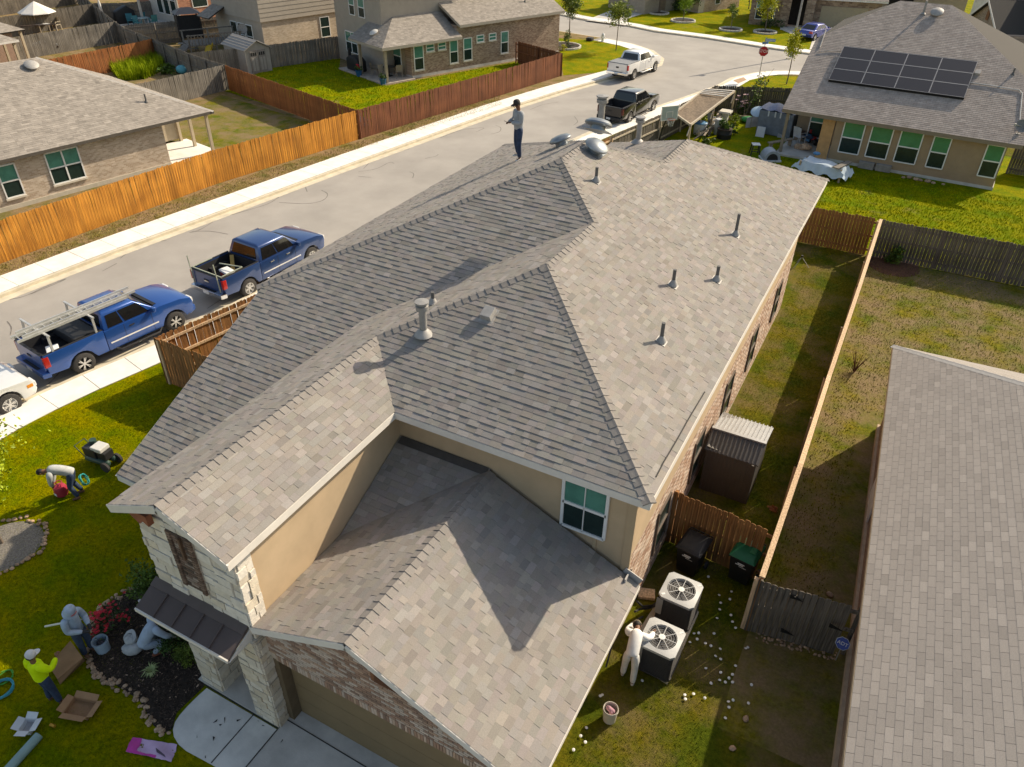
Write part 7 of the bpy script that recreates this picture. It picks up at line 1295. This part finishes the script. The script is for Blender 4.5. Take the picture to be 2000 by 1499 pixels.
# tarp wrapped pen
T = shape('tarp_pen', 'grey-blue tarp-wrapped pen with wrinkled blue cover by the patio', 'tarp pen', (-8.3, 53.7), -.12); w2, d2, h_ = 1.15, .95, 1.55
part(T, 'side_wrap', TARP_G, lambda b: b.b2((-w2, -d2, .02), (w2, d2, h_-.02)), bevel=.06); b = drape(14, 8, lambda s, t: (-w2-.04+s*(2*w2+.08), -d2-.05+t*(2*d2+.1), h_+.05+.05*sin(s*17+t*3)+(.12 if .2 < s < .9 else 0)*sin(pi*s)*sin(pi*t))); b.build('tarp_cover', TARP, T, smooth=True)
for x in (-.55, -.1, .25, .8): part(T, 'clip', PL_W, lambda b: b.b2((x, -d2-.03, h_-.35), (x+.09, -d2-.01, h_)))
T = shape('paddling_pool', 'pale blue round paddling pool propped on the tarp pen', 'pool', (-9.75, 53.6, 1.2)); part(T, 'disc', mat('lid_pale', (.42, .56, .66), .4, .05), lambda b: b.lathe([(.001, .05), (.42, .04), (.5, 0), (.48, -.03), (.001, -.02)], 22, (0, 0, 0), Matrix.Rotation(.5, 3, 'X')), smooth=40); part(T, 'prop_frame', GALV, lambda b: [b.bar((x, .1, -.1), (x*1.1, .2, -1.2), .05) for x in (-.35, .35)])
for px, py, lb in ((1483, 268, 'white board leaning on the tarp pen corner'), (1526, 270, 'grey panel leaning on the tarp pen near the patio')):
    p = at_ground(px, py, 0); b = MB(); b.ext([(-.28, 0, .0), (.28, 0, .0), (.26, .2, .62), (-.26, .2, .62)], (0, .02, 0)); o = b.build('leaning_board', PL_W if px < 1500 else mat('board_grey', (.36, .36, .36), .8)); o.location = p; tag(o, lb, 'board')
# draped tarp table
T = shape('tarp_table', 'long low table draped in a pale blue tarp on the lawn', 'table', (-4.2, 46.5), -.22)
b = drape(18, 10, lambda s, t: (-1.6+3.2*s, -.75+1.5*t, (.78+.04*sin(s*15)+.03*sin(t*9+s*5)) if .12 < s < .93 and .12 < t < .88 else .30+.10*sin(s*22+t*13)+(.25 if .05 < s < .97 and .05 < t < .95 else 0))); b.build('tarp', TARP_W, T, smooth=True); part(T, 'weight_plank', W_GREY, lambda b: b.bar((.95, -.8, .87), (1.15, .75, .90), .32, .05)); part(T, 'dark_strap', PLAS, lambda b: b.bar((.72, -.72, .84), (.9, .72, .86), .10, .03))
for x in (-1.2, 1.2):
    for y in (-.5, .5): part(T, 'leg', OLDW, lambda b: b.b2((x-.05, y-.05, 0), (x+.05, y+.05, .75)))
b = MB(); b.ell((0, 0, .1), (.22, .16, .1), 12, 6); o = b.build('blue_cushion', PL_B, smooth=True); o.location = at_ground(1588, 330, .82); tag(o, 'bright blue bundle on the pale tarp table', 'bundle')
# lean-to shelter with mesh roof
c = [Vector((-13.75, 47.6, 1.95)), Vector((-13.65, 54.0, 2.05)), Vector((-11.9, 55.2, 1.9)), Vector((-12.3, 46.4, 1.75))]
T = shape('lean_to', 'sagging lean-to shelter with brown mesh roof along the street fence', 'shelter', (-13, 50.5)); O_ = Vector((-13, 50.5, 0))
MESHM = mat('mesh_brown', (.17, .125, .085), .95, .35, 7, .6, 30); b = drape(10, 16, lambda s, t: tuple((c[0].lerp(c[1], t)).lerp(c[3].lerp(c[2], t), s)-O_+Vector((0, 0, -.12*sin(pi*s)*sin(pi*t)+.03*sin(t*21+s*9))))); b.build('mesh_roof', MESHM, T, smooth=True)
for a, d in ((c[0], c[1]), (c[3], c[2]), (c[0], c[3]), (c[1], c[2])): part(T, 'beam', MATS['rail_bleached'], lambda b: b.bar(a-O_, d-O_, .10, .12))
for i in range(4): p, q = c[1].lerp(c[0], .02+.06*i), c[2].lerp(c[3], .02+.06*i); part(T, 'slat', mat('slat_white', (.62, .60, .56), .8, .1), lambda b: b.bar(p-O_+Vector((0, 0, .06)), q-O_+Vector((0, 0, .06)), .10, .04))
for p in (c[3], c[3].lerp(c[2], .5), c[2]): part(T, 'post', OLDW, lambda b: b.bar((p.x-O_.x, p.y-O_.y, 0), (p.x-O_.x, p.y-O_.y, p.z), .11, .11)); part(T, 'brace', MATS['rail_bleached'], lambda b: b.bar((p.x-O_.x, p.y-O_.y-.5, 1.2), (p.x-O_.x, p.y-O_.y, p.z-.1), .06, .06))
R = random.Random(8)
T = shape('lumber_pile', 'jumbled pile of grey lumber under the lean-to', 'lumber', (-12.5, 51, 0))
for i in range(22): part(T, 'plank', R.choice((OLDW, MATS['rail_bleached'], W_DARK, W_GREY)), lambda b: b.bar((R.uniform(-.6, .5), R.uniform(-2.2, 1.0), R.uniform(.05, .7)), (R.uniform(-.3, .9), R.uniform(-.8, 2.4), R.uniform(.1, 1.0)), R.uniform(.07, .14), .04))
# basketball hoop
p = G(1303, 240, 1.8); T = shape('basketball_hoop', 'portable basketball hoop with clear backboard over the street fence', 'basketball hoop', (p.x+.1, p.y-.2)); fz = facing((.75, -.66)); T.rotation_euler.z = fz
part(T, 'pole', PLAS, lambda b: b.tube([(0, -.9, 0), (0, -.55, 1.3), (0, 0, 2.45)], .05)); bbd = part(T, 'backboard', mat('backboard_clear', (.36, .42, .42), .3, .06), lambda b: b.b2((-.55, .05, 2.05), (.55, .08, 2.85)))
part(bbd, 'board_frame', PLATE, lambda b: [b.b2(lo, hi) for lo, hi in (((-.57, .04, 2.03), (.57, .1, 2.07)), ((-.57, .04, 2.83), (.57, .1, 2.87)), ((-.57, .04, 2.05), (-.53, .1, 2.85)), ((.53, .04, 2.05), (.57, .1, 2.85)), ((-.23, .07, 2.2), (-.2, .1, 2.55)), ((.2, .07, 2.2), (.23, .1, 2.55)), ((-.23, .07, 2.52), (.23, .1, 2.55)))])
part(T, 'rim', mat('rim_orange', (.5, .12, .05), .5), lambda b: b.tube([(.22*cos(a), .34+.22*sin(a), 2.15) for a in [2*pi*i/16 for i in range(17)]], .012, 6)); part(T, 'net', PL_W, lambda b: [b.bar((.22*cos(a), .34+.22*sin(a), 2.14), (.13*cos(a+.5), .34+.13*sin(a+.5), 1.75), .012) for a in [2*pi*i/10 for i in range(10)]]); part(T, 'base_tank', PLAS, lambda b: b.b2((-.4, -1.3, 0), (.4, -.5, .22)), bevel=.05)
# containers, pots, chairs
def drum(label, px, py, r, h_, M, ML, name='drum'): T = shape(name, label, 'container', at_ground(px, py, 0)); part(T, 'shell', M, lambda b: b.lathe([(.001, 0), (r*.95, 0), (r, h_*.1), (r, h_*.45), (r*1.04, h_*.5), (r, h_*.55), (r, h_)], 18), smooth=40); part(T, 'lid', ML, lambda b: b.lathe([(r*1.04, h_-.05), (r*1.04, h_), (r*.9, h_+.04), (.001, h_+.05)], 18), smooth=40)
drum('blue and white drum beside the lean-to', 1366, 262, .42, .75, mat('drum_white', (.55, .57, .58), .5, .08), PL_B); drum('tall grey-blue churn behind the black pot', 1400, 262, .24, .95, mat('churn_grey', (.38, .44, .48), .5, .08), PL_W); drum('black barrel planter with leafy plant', 1413, 270, .48, .62, POT_K, mat('soil_dark', (.05, .035, .025), .95, .2), 'planter')
bush('leafy plant growing in the black barrel planter', at_ground(1413, 270, .6), (.5, .5, .35), LF_MID, 260, .10, seed=60)
T = shape('stone_pedestal', 'white stone pedestal among the potted plants', 'pedestal', at_ground(1413, 248, 0)); part(T, 'plinth', mat('stone_cream', (.60, .57, .50), .8, .1), lambda b: (b.b2((-.3, -.3, 0), (.3, .3, .12)), b.b2((-.2, -.2, .12), (.2, .2, .95)), b.b2((-.38, -.38, .95), (.38, .38, 1.08))))
def chair(label, loc, rz, M, name='patio_chair', s=1.0, group=None):
    T = shape(name, label, 'chair', loc, rz, group); T.scale = (s, s, s)
    part(T, 'seat', M, lambda b: b.b2((-.26, -.25, .40), (.26, .25, .44)), bevel=.015); b = drape(6, 4, lambda u, t: (-.27+.54*u, .24+.10*t-.06*sin(pi*u), .44+.52*t)); b.build('backrest', M, T, smooth=True)
    for x in (-.24, .24):
        for y in (-.23, .23): part(T, 'leg', M, lambda b: b.bar((x, y, 0), (x*.95, y*.95, .42), .045))
        part(T, 'armrest', M, lambda b: (b.bar((x*1.08, -.24, .64), (x*1.08, .26, .66), .05, .03), b.bar((x*1.08, -.22, .42), (x*1.08, -.22, .64), .04)))
chair('white moulded chair among the potted plants', at_ground(1392, 256, 0), 2.4, PL_W, s=1.25); chair('grey moulded chair on the cluttered patio', at_ground(1558, 285, .12), 2.6, mat('resin_grey', (.45, .46, .48), .5), s=1.15)
for px, py, lb in ((1473, 302, 'black four-legged stool on the green yard'),):
    T = shape('stool', lb, 'stool', at_ground(px, py, 0), .4); part(T, 'seat', PL_W, lambda b: b.b2((-.24, -.24, .62), (.24, .24, .66)))
    for x in (-.2, .2):
        for y in (-.2, .2): part(T, 'leg', POT_K, lambda b: b.bar((x*1.35, y*1.35, 0), (x, y, .62), .06))
    part(T, 'stretcher', POT_K, lambda b: [b.bar((-.24, y, .25), (.24, y, .25), .04) for y in (-.24, .24)])
T = shape('pet_kennel', 'grey domed pet kennel near the patio bench', 'kennel', at_ground(1503, 312, 0), .5); part(T, 'dome', mat('kennel_grey', (.30, .34, .38), .5, .08), lambda b: b.ext([(.5*cos(a), -.45, .55*sin(a)+.1) for a in [pi*i/12 for i in range(13)]], (0, .9, 0)), smooth=40); part(T, 'door_grille', PLAS, lambda b: b.ext([(.34*cos(a), -.47, .38*sin(a)+.12) for a in [pi*i/10 for i in range(11)]], (0, .015, 0))); part(T, 'tray', PL_W, lambda b: b.b2((-.55, -.55, 0), (.55, .5, .1)))
T = shape('plank_bench', 'weathered plank bench beside the grey kennel', 'bench', at_ground(1522, 292, 0), rad(-35)); part(T, 'seat', OLDW, lambda b: b.b2((-.15, -1.0, .5), (.15, 1.0, .56))); [part(T, 'leg', OLDW, lambda b: b.b2((-.12, y-.04, 0), (.12, y+.04, .5))) for y in (-.8, .8)]
R = random.Random(12); T = shape('patio_junk', 'heap of red, white and black household clutter on the patio', 'clutter', at_ground(1580, 285, .12))
for i in range(24): M = R.choice((mat('junk_red', (.40, .03, .03), .6), PLAS, PLAS, PL_W, PL_B, RUST, POT_K, DENIM)); q = (R.uniform(-.9, .9), R.uniform(-.5, .9), R.uniform(.1, .8)); part(T, 'item', M, lambda b: (b.ell(q, (R.uniform(.08, .28), R.uniform(.08, .2), R.uniform(.08, .25)), 8, 6) if R.random() < .5 else b.box(q, (R.uniform(.1, .5), R.uniform(.1, .4), R.uniform(.1, .4)), Matrix.Rotation(R.random()*3, 3, 'Z'))), smooth=35)
T = shape('rock_heap', 'pale boulder heap at the patio edge', 'rocks', at_ground(1565, 296, .05)); [inst('stone', RK[i % 5], T, Matrix.Translation((R.uniform(-.5, .5), R.uniform(-.25, .25), R.uniform(0, .15))) @ Matrix.Scale(R.uniform(.2, .35), 4)) for i in range(6)]
T = shape('green_sack', 'green and white plastic sack beside the tarp pen', 'sack', at_ground(1463, 240, 0)); part(T, 'sack_body', mat('sack_green', (.03, .24, .07), .5, .2, 5), lambda b: (b.ell((0, 0, .2), (.6, .4, .22), 12, 7), b.ell((.35, .15, .32), (.35, .3, .15), 10, 6)), smooth=True)
T = shape('folded_sheet', 'grey sheet of metal leaning among the sacks', 'panel', at_ground(1472, 250, 0), .6); part(T, 'sheet', mat('sheet_grey', (.34, .34, .33), .6, .1), lambda b: b.ext([(-.6, 0, 0), (.6, .1, .1), (.7, .5, .8), (-.4, .45, .55)], (0, .02, 0)))
for i, (px, py, r_, M, lb, fl) in enumerate(((1378, 262, (.35, .35, .3), LF_OAK, 'low leafy plant beside the blue drum', None), (1435, 246, (.45, .45, .45), LF_LIME, 'bright leafy plant behind the pedestal', None), (1428, 262, (.5, .4, .4), LF_DARK, 'dark potted shrub beside the barrel planter', None), (1446, 228, (.45, .45, .9), LF_DARK, 'tall dark shrub with pale pink blooms', (26, LF_PINK, .10)), (1376, 240, (.4, .3, .5), LF_LIME, 'yellow-green plant at the lumber pile', None), (1382, 282, (.5, .4, .25), LF_OAK, 'weedy clump in front of the churn', None))): bush(lb, at_ground(px, py, 0), r_, M, 260, .09, seed=70+i, flowers=fl)
T = shape('garden_edging', 'low timber edging of the raised bed by the old fence', 'edging', (-11.8, 55.3)); part(T, 'timber', OLDW, lambda b: (b.bar((-.9, -.6, .15), (1.2, .3, .15), .12, .3), b.bar((-.9, -.6, .15), (-1.1, .6, .15), .12, .3)))
T = shape('wall_stones', 'row of grey blocks along the tan siding wall', 'blocks', at_ground(1690, 330, 0), -.06); [part(T, 'block', mat('block_grey', (.30, .27, .24), .9, .15), lambda b: b.box((i*.95, R.uniform(-.05, .05), .22), (.85, .3, .4)), bevel=.03) for i in range(2)]; [inst('stone', RK[i % 5], T, Matrix.Translation((2.1+i*.35+R.uniform(-.1, .1), -.45+R.uniform(-.15, .15), 0)) @ Matrix.Scale(R.uniform(.10, .2), 4)) for i in range(7)]
T = shape('garden_tap', 'metal tripod sprinkler beside the far corner of the brick wall', 'sprinkler', at_ground(1562, 520, 0)); part(T, 'frame', GALV, lambda b: [b.bar((0, 0, .45), (cos(a)*.4, sin(a)*.4, 0), .02) for a in (0, 2.1, 4.2)]); part(T, 'head', PLAS, lambda b: b.box((0, 0, .48), (.08, .08, .1)))
# ---- yards across the street
SHP = mat('resin_shed', (.34, .31, .28), .7, .06, 3); SHPR = mat('resin_shed_roof', (.30, .28, .26), .7, .06, 3); O_ = Vector((-51.4, 49.2, 0)); F = LF(O_, (.30, .954)); T = shape('resin_shed', 'grey plastic garden shed with double doors on the patio lawn', 'shed', O_); F.O = Vector((0, 0, 0)); F.y = Vector((-.954, .30, 0))
def fb(b, lo, hi): b.ext([F.p(lo[0], lo[1], lo[2]), F.p(hi[0], lo[1], lo[2]), F.p(hi[0], hi[1], lo[2]), F.p(lo[0], hi[1], lo[2])], (0, 0, hi[2]-lo[2]))
part(T, 'walls', SHP, lambda b: (fb(b, (-1.1, -1.8, 0), (1.1, 1.8, 1.85)), b.ext([F.p(-1.1, -1.81, 1.85), F.p(1.1, -1.81, 1.85), F.p(0, -1.81, 2.4)], F.y*3.6)))
for s_ in (-1, 1): rp = part(T, 'roof_panel', SHPR, lambda b: b.ext([F.p(s_*1.25, -2.0, 1.80), F.p(0, -2.0, 2.46), F.p(0, 2.0, 2.46), F.p(s_*1.25, 2.0, 1.80)], (0, 0, .06))); [part(rp, 'roof_line', SHP, lambda b: b.bar(F.p(s_*1.25*k/5, -2.0, 2.53-.66*k/5), F.p(s_*1.25*k/5, 2.0, 2.53-.66*k/5), .04, .03)) for k in range(1, 5)]
for s_ in (0, 1): dr = part(T, 'door', mat('shed_door', (.25, .22, .20), .7, .06), lambda b: fb(b, (-.72+.73*s_, -1.86, .08), (-.02+.73*s_, -1.81, 1.75))); [part(dr, 'door_window', DARKM, lambda b: fb(b, (-.64+.73*s_+.19*k, -1.875, 1.35), (-.52+.73*s_+.19*k, -1.86, 1.6))) for k in range(3)]; part(dr, 'door_panel', SHP, lambda b: fb(b, (-.6+.73*s_, -1.875, .2), (-.4+.73*s_, -1.86, 1.2))); part(dr, 'door_panel', SHP, lambda b: fb(b, (-.33+.73*s_, -1.875, .2), (-.13+.73*s_, -1.86, 1.2)))
# patio of the brick house
F = LF((-37.68, 53.41), (.372, .928)); F.y = Vector((-.928, .372, 0)); az = atan2(.928, .372)
T = shape('covered_smoker', 'large barbecue smoker under a black cover on the patio', 'barbecue', F.p(-2.3, 4.9, .09), az+pi/2); part(T, 'cover', PLAS, lambda b: (b.ext([(-1.0, -.4, 0), (1.0, -.4, 0), (1.0, -.4, .9), (.5, -.4, 1.15), (-.5, -.4, 1.1), (-1.0, -.4, .85)], (0, .8, 0)), b.box((1.0, 0, 1.0), (.25, .25, 1.1))), bevel=.12, smooth=50)
T = shape('round_table', 'small round patio table between the wicker chairs', 'table', F.p(-1.2, 1.6, .09)); part(T, 'top', mat('table_dark', (.06, .05, .045), .5), lambda b: b.lathe([(.001, .70), (.5, .70), (.5, .73), (.001, .73)], 20)); part(T, 'pedestal', PLAS, lambda b: (b.cyl((0, 0, 0), (0, 0, .7), .05), b.lathe([(.3, 0), (.28, .04), (.001, .05)], 16)))
WICK = mat('wicker_tan', (.33, .27, .20), .8, .15, 20)
for i, (a, b_, rz) in enumerate(((-1.9, 1.4, 1.2), (-.7, .9, 4.0), (-1.9, 2.7, 2.0), (-.5, 2.4, 5.2))): chair(['wicker chair at the patio post end of the round table', 'wicker chair with its back to the brick patio corner', 'wicker chair next to the covered smoker', 'wicker chair against the tan patio wall'][i], F.p(a, b_, .09), rz, WICK, group='patio wicker chairs')
for a, b_, lb, fl in ((-2.95, -.25, 'blue glazed pot with green plant at the front patio post', None), (-3.05, 3.3, 'blue glazed pot with red flowers at the rear patio post', (22, LF_RED, .07))):
    T = shape('flower_pot', lb, 'pot', F.p(a, b_, .0)); part(T, 'pot', mat('pot_blue', (.02, .13, .30), .3, .08, coat=.4), lambda b: b.lathe([(.001, 0), (.2, 0), (.28, .42), (.31, .48), (.27, .48), (.24, .4), (.001, .38)], 18), smooth=40); lv, _ = leaves((0, 0, .65), (.28, .28, .25), 160, .07, 8, seed=80); lv.build('plant', LF_MID, T)
    if fl: [part(T, 'bloom', LF_RED, lambda b: b.ell((rnd.uniform(-.2, .2), rnd.uniform(-.2, .2), .8+rnd.uniform(-.1, .15)), (.06, .06, .05), 6, 5)) for _ in range(9)]
ADR = mat('adirondack_blue', (.10, .22, .33), .6, .08); p = at_ground(713, 218, 0); p = Vector((-32.6, 40.2, 0)); T = shape('garden_chair', 'blue slatted garden chair at the fence corner', 'chair', p, 1.2)
for i in range(6): part(T, 'back_slat', ADR, lambda b: b.bar((-.28+i*.11, .2, .35), (-.32+i*.13, .55, 1.05-.03*abs(i-2.5)), .09, .02)); part(T, 'seat_slat', ADR, lambda b: b.b2((-.3, -.4+i*.1, .35), (.3, -.32+i*.1, .37)))
for x in (-.36, .36): part(T, 'armrest', ADR, lambda b: b.b2((x-.07, -.45, .58), (x+.07, .35, .61))); part(T, 'leg', ADR, lambda b: b.bar((x, -.4, 0), (x, -.4, .58), .07)); part(T, 'leg', ADR, lambda b: b.bar((x, .45, 0), (x, -.35, .38), .07))
b = MB(); b.ell((0, 0, .3), (.28, .28, .3), 12, 8); o = b.build('round_planter', POT_K, smooth=True); o.location = (-31.6, 43.2, 1.2); o.location.z = 0; tag(o, 'dark round planter behind the red-brown pavement fence', 'planter')
# black canopy, picnic table, play deck
p = at_ground(375, 80, 0); T = shape('grill_canopy', 'black metal grill canopy behind the grey fence', 'canopy', p, az-.2)
for x in (-1.0, 1.0):
    for y in (-.9, .9): part(T, 'post', PLAS, lambda b: b.b2((x-.06, y-.06, 0), (x+.06, y+.06, 2.5)))
part(T, 'roof', mat('canopy_black', (.025, .027, .035), .4, .1), lambda b: b.add([(-1.2, -1.1, 2.5), (1.2, -1.1, 2.5), (1.2, 1.1, 2.5), (-1.2, 1.1, 2.5), (-.4, 0, 2.95), (.4, 0, 2.95)], [(0, 1, 5, 4), (1, 2, 5), (2, 3, 4, 5), (3, 0, 4), (3, 2, 1, 0)])); part(T, 'mesh_curtain', mat('curtain_black', (.02, .02, .022), .8), lambda b: (b.b2((-1.0, -.92, .4), (1.0, -.9, 2.4)), b.b2((-1.02, -.9, .4), (-1.0, .9, 2.4)))); part(T, 'counter', RUST, lambda b: b.b2((-.9, -.4, .85), (.9, .5, .95)))
def picnic(label, p, rz, M, s=1.0):
    T = shape('picnic_table', label, 'table', p, rz); T.scale = (s, s, s)
    for i in range(5): part(T, 'top_plank', M, lambda b: b.b2((-.9, -.36+i*.15, .72), (.9, -.23+i*.15, .76)))
    for s_ in (-1, 1): part(T, 'bench', M, lambda b: b.b2((-.9, s_*.78-.13, .42), (.9, s_*.78+.13, .46))); [part(T, 'leg', M, lambda b: b.bar((x, s_*.65, 0), (x, s_*.2, .72), .07)) for x in (-.6, .6)]
    for x in (-.6, .6): part(T, 'cross_bar', M, lambda b: b.b2((x-.03, -.85, .38), (x+.03, .85, .42)))
picnic('grey picnic table beside the play deck', at_ground(372, 102, 0), az-.5, W_GREY)
p = Vector((-57.6, 51.3, 0)); T = shape('play_deck', 'weathered raised play deck with railing and yellow slide', 'play deck', p, az-.15); part(T, 'deck', W_GREY, lambda b: b.b2((-2.3, -1.4, 1.15), (2.3, 1.4, 1.25)))
for i in range(17): part(T, 'baluster', W_GREY, lambda b: b.b2((-2.3+i*.28, -1.42, 1.25), (-2.22+i*.28, -1.36, 2.0)))
for y in (-1.39, 1.39): part(T, 'hand_rail', W_GREY, lambda b: b.b2((-2.35, y-.05, 2.0), (2.35, y+.05, 2.08)))
for x in (-2.2, 0, 2.2):
    for y in (-1.3, 1.3): part(T, 'post', W_GREY, lambda b: b.b2((x-.06, y-.06, 0), (x+.06, y+.06, 2.1)))
part(T, 'slide', mat('slide_yellow', (.50, .33, .02), .4, .06), lambda b: (b.bar((-.6, -1.4, 1.2), (-1.6, -2.9, .1), .5, .05), b.bar((-.3, -1.4, 1.3), (-1.3, -2.9, .2), .05, .2))); part(T, 'stairs', W_GREY, lambda b: b.bar((-2.3, -.6, 1.2), (-3.9, -.9, .1), 1.2, .12)); part(T, 'dish', GALV, lambda b: b.lathe([(.001, 0), (.4, .08), (.42, .1)], 16, (2.5, -1.2, 2.2), Matrix.Rotation(1.2, 3, 'X')))
# umbrella yard
p = at_ground(84, 62, 0); T = shape('patio_umbrella', 'white drooping patio umbrella over a small table', 'umbrella', p); part(T, 'pole', GALV, lambda b: b.cyl((0, 0, 0), (0, 0, 2.5), .04)); part(T, 'canopy', mat('canvas_white', (.74, .70, .64), .8, .06), lambda b: b.lathe([(1.75, 1.75), (1.7, 1.82), (1.0, 2.2), (.4, 2.55), (.001, 2.75)], 8), smooth=20)
T = shape('square_table', 'small tan table under the white umbrella', 'table', p+Vector((.1, -.1, 0))); part(T, 'top', PL_W, lambda b: b.b2((-.6, -.6, .68), (.6, .6, .73))); [part(T, 'leg', OLDW, lambda b: b.b2((x-.04, y-.04, 0), (x+.04, y+.04, .68))) for x in (-.5, .5) for y in (-.5, .5)]
for i, (dx, dy, rz) in enumerate(((-.3, -1.4, 3.1), (.5, 1.3, 0))): chair(['tan chair under the umbrella, on the side of the house', 'tan chair under the umbrella, on the side of the long fence'][i], p+Vector((dx, dy, 0)), rz, mat('chair_tan', (.58, .50, .38), .7), s=1.2, group='umbrella chairs')
p = at_ground(92, 104, 0); T = shape('swing_frame', 'dark swing frame with pale canopy cushion behind the brick roof', 'swing', p, az-.25)
for x in (-1.3, 1.3): part(T, 'upright', RUST, lambda b: b.bar((x, 0, 0), (x, 0, 2.3), .08))
part(T, 'top_bar', RUST, lambda b: b.bar((-1.4, 0, 2.3), (1.4, 0, 2.3), .08)); b = drape(10, 6, lambda s, t: (-1.05+2.1*s, -.5+1.0*t, .75+.15*sin(pi*s)+.06*sin(t*7))); b.build('cushion', PL_W, T, smooth=True); part(T, 'seat_frame', RUST, lambda b: b.b2((-1.1, -.5, .5), (1.1, .5, .6)))
# teal chairs on the red brick patio
F = LF((-70.84, 59.58), (.223, .975)); F.y = Vector((-.975, .223, 0))
for i, (a, b_, rz) in enumerate(((-3.7, 2.0, 1.5), (-3.7, 3.6, 1.0), (-2.2, 1.6, 4.4), (-2.4, 3.8, 5.0))): chair(['teal chair at the lawn end of the far patio', 'teal chair next to the covered far barbecue', 'teal chair near the tall white windows', 'teal chair by the far patio post'][i], F.p(a, b_, .1), rz, TEALP, s=1.15, group='teal patio chairs')
T = shape('long_table', 'pale glass table ringed by teal chairs', 'table', F.p(-3.0, 2.7, .1), az); part(T, 'top', mat('table_glass', (.30, .42, .44), .2), lambda b: b.b2((-.8, -.5, .7), (.8, .5, .74))); [part(T, 'leg', TEALP, lambda b: b.b2((x-.03, y-.03, 0), (x+.03, y+.03, .7))) for x in (-.7, .7) for y in (-.4, .4)]
T = shape('covered_barbecue', 'black covered barbecue on the far red brick patio', 'barbecue', F.p(-3.4, 5.4, .1), az); part(T, 'cover', PLAS, lambda b: b.ext([(-1.1, -.5, 0), (1.1, -.5, 0), (1.0, -.5, 1.2), (.3, -.5, 1.7), (-.9, -.5, 1.2)], (0, 1.0, 0)), bevel=.15, smooth=50); T = shape('closed_umbrella', 'closed white umbrella by the far patio', 'umbrella', F.p(-5.2, 6.4, 0)); part(T, 'folded_canopy', MATS['canvas_white'], lambda b: b.lathe([(.05, .8), (.18, 1.0), (.14, 2.0), (.001, 2.7)], 10), smooth=True); part(T, 'pole', GALV, lambda b: b.cyl((0, 0, 0), (0, 0, 1.0), .04))
b = MB(); b.ell((0, 0, .35), (.55, .4, .35), 12, 7); o = b.build('teal_tub', mat('tub_teal', (.10, .38, .45), .5, .06), smooth=True); o.location = at_ground(357, 145, 0); tag(o, 'teal plastic tub behind the grey fence corner', 'tub')
bush('dark leafless thicket at the end of the rust fence', at_ground(312, 118, 0), (1.2, .9, .8), mat('thicket_dark', (.035, .035, .025), .9, .3), 700, .10, seed=90); bush('bright weeds beside the teal tub', at_ground(330, 145, 0), (.8, .8, .5), LF_MID, 400, .12, seed=91)
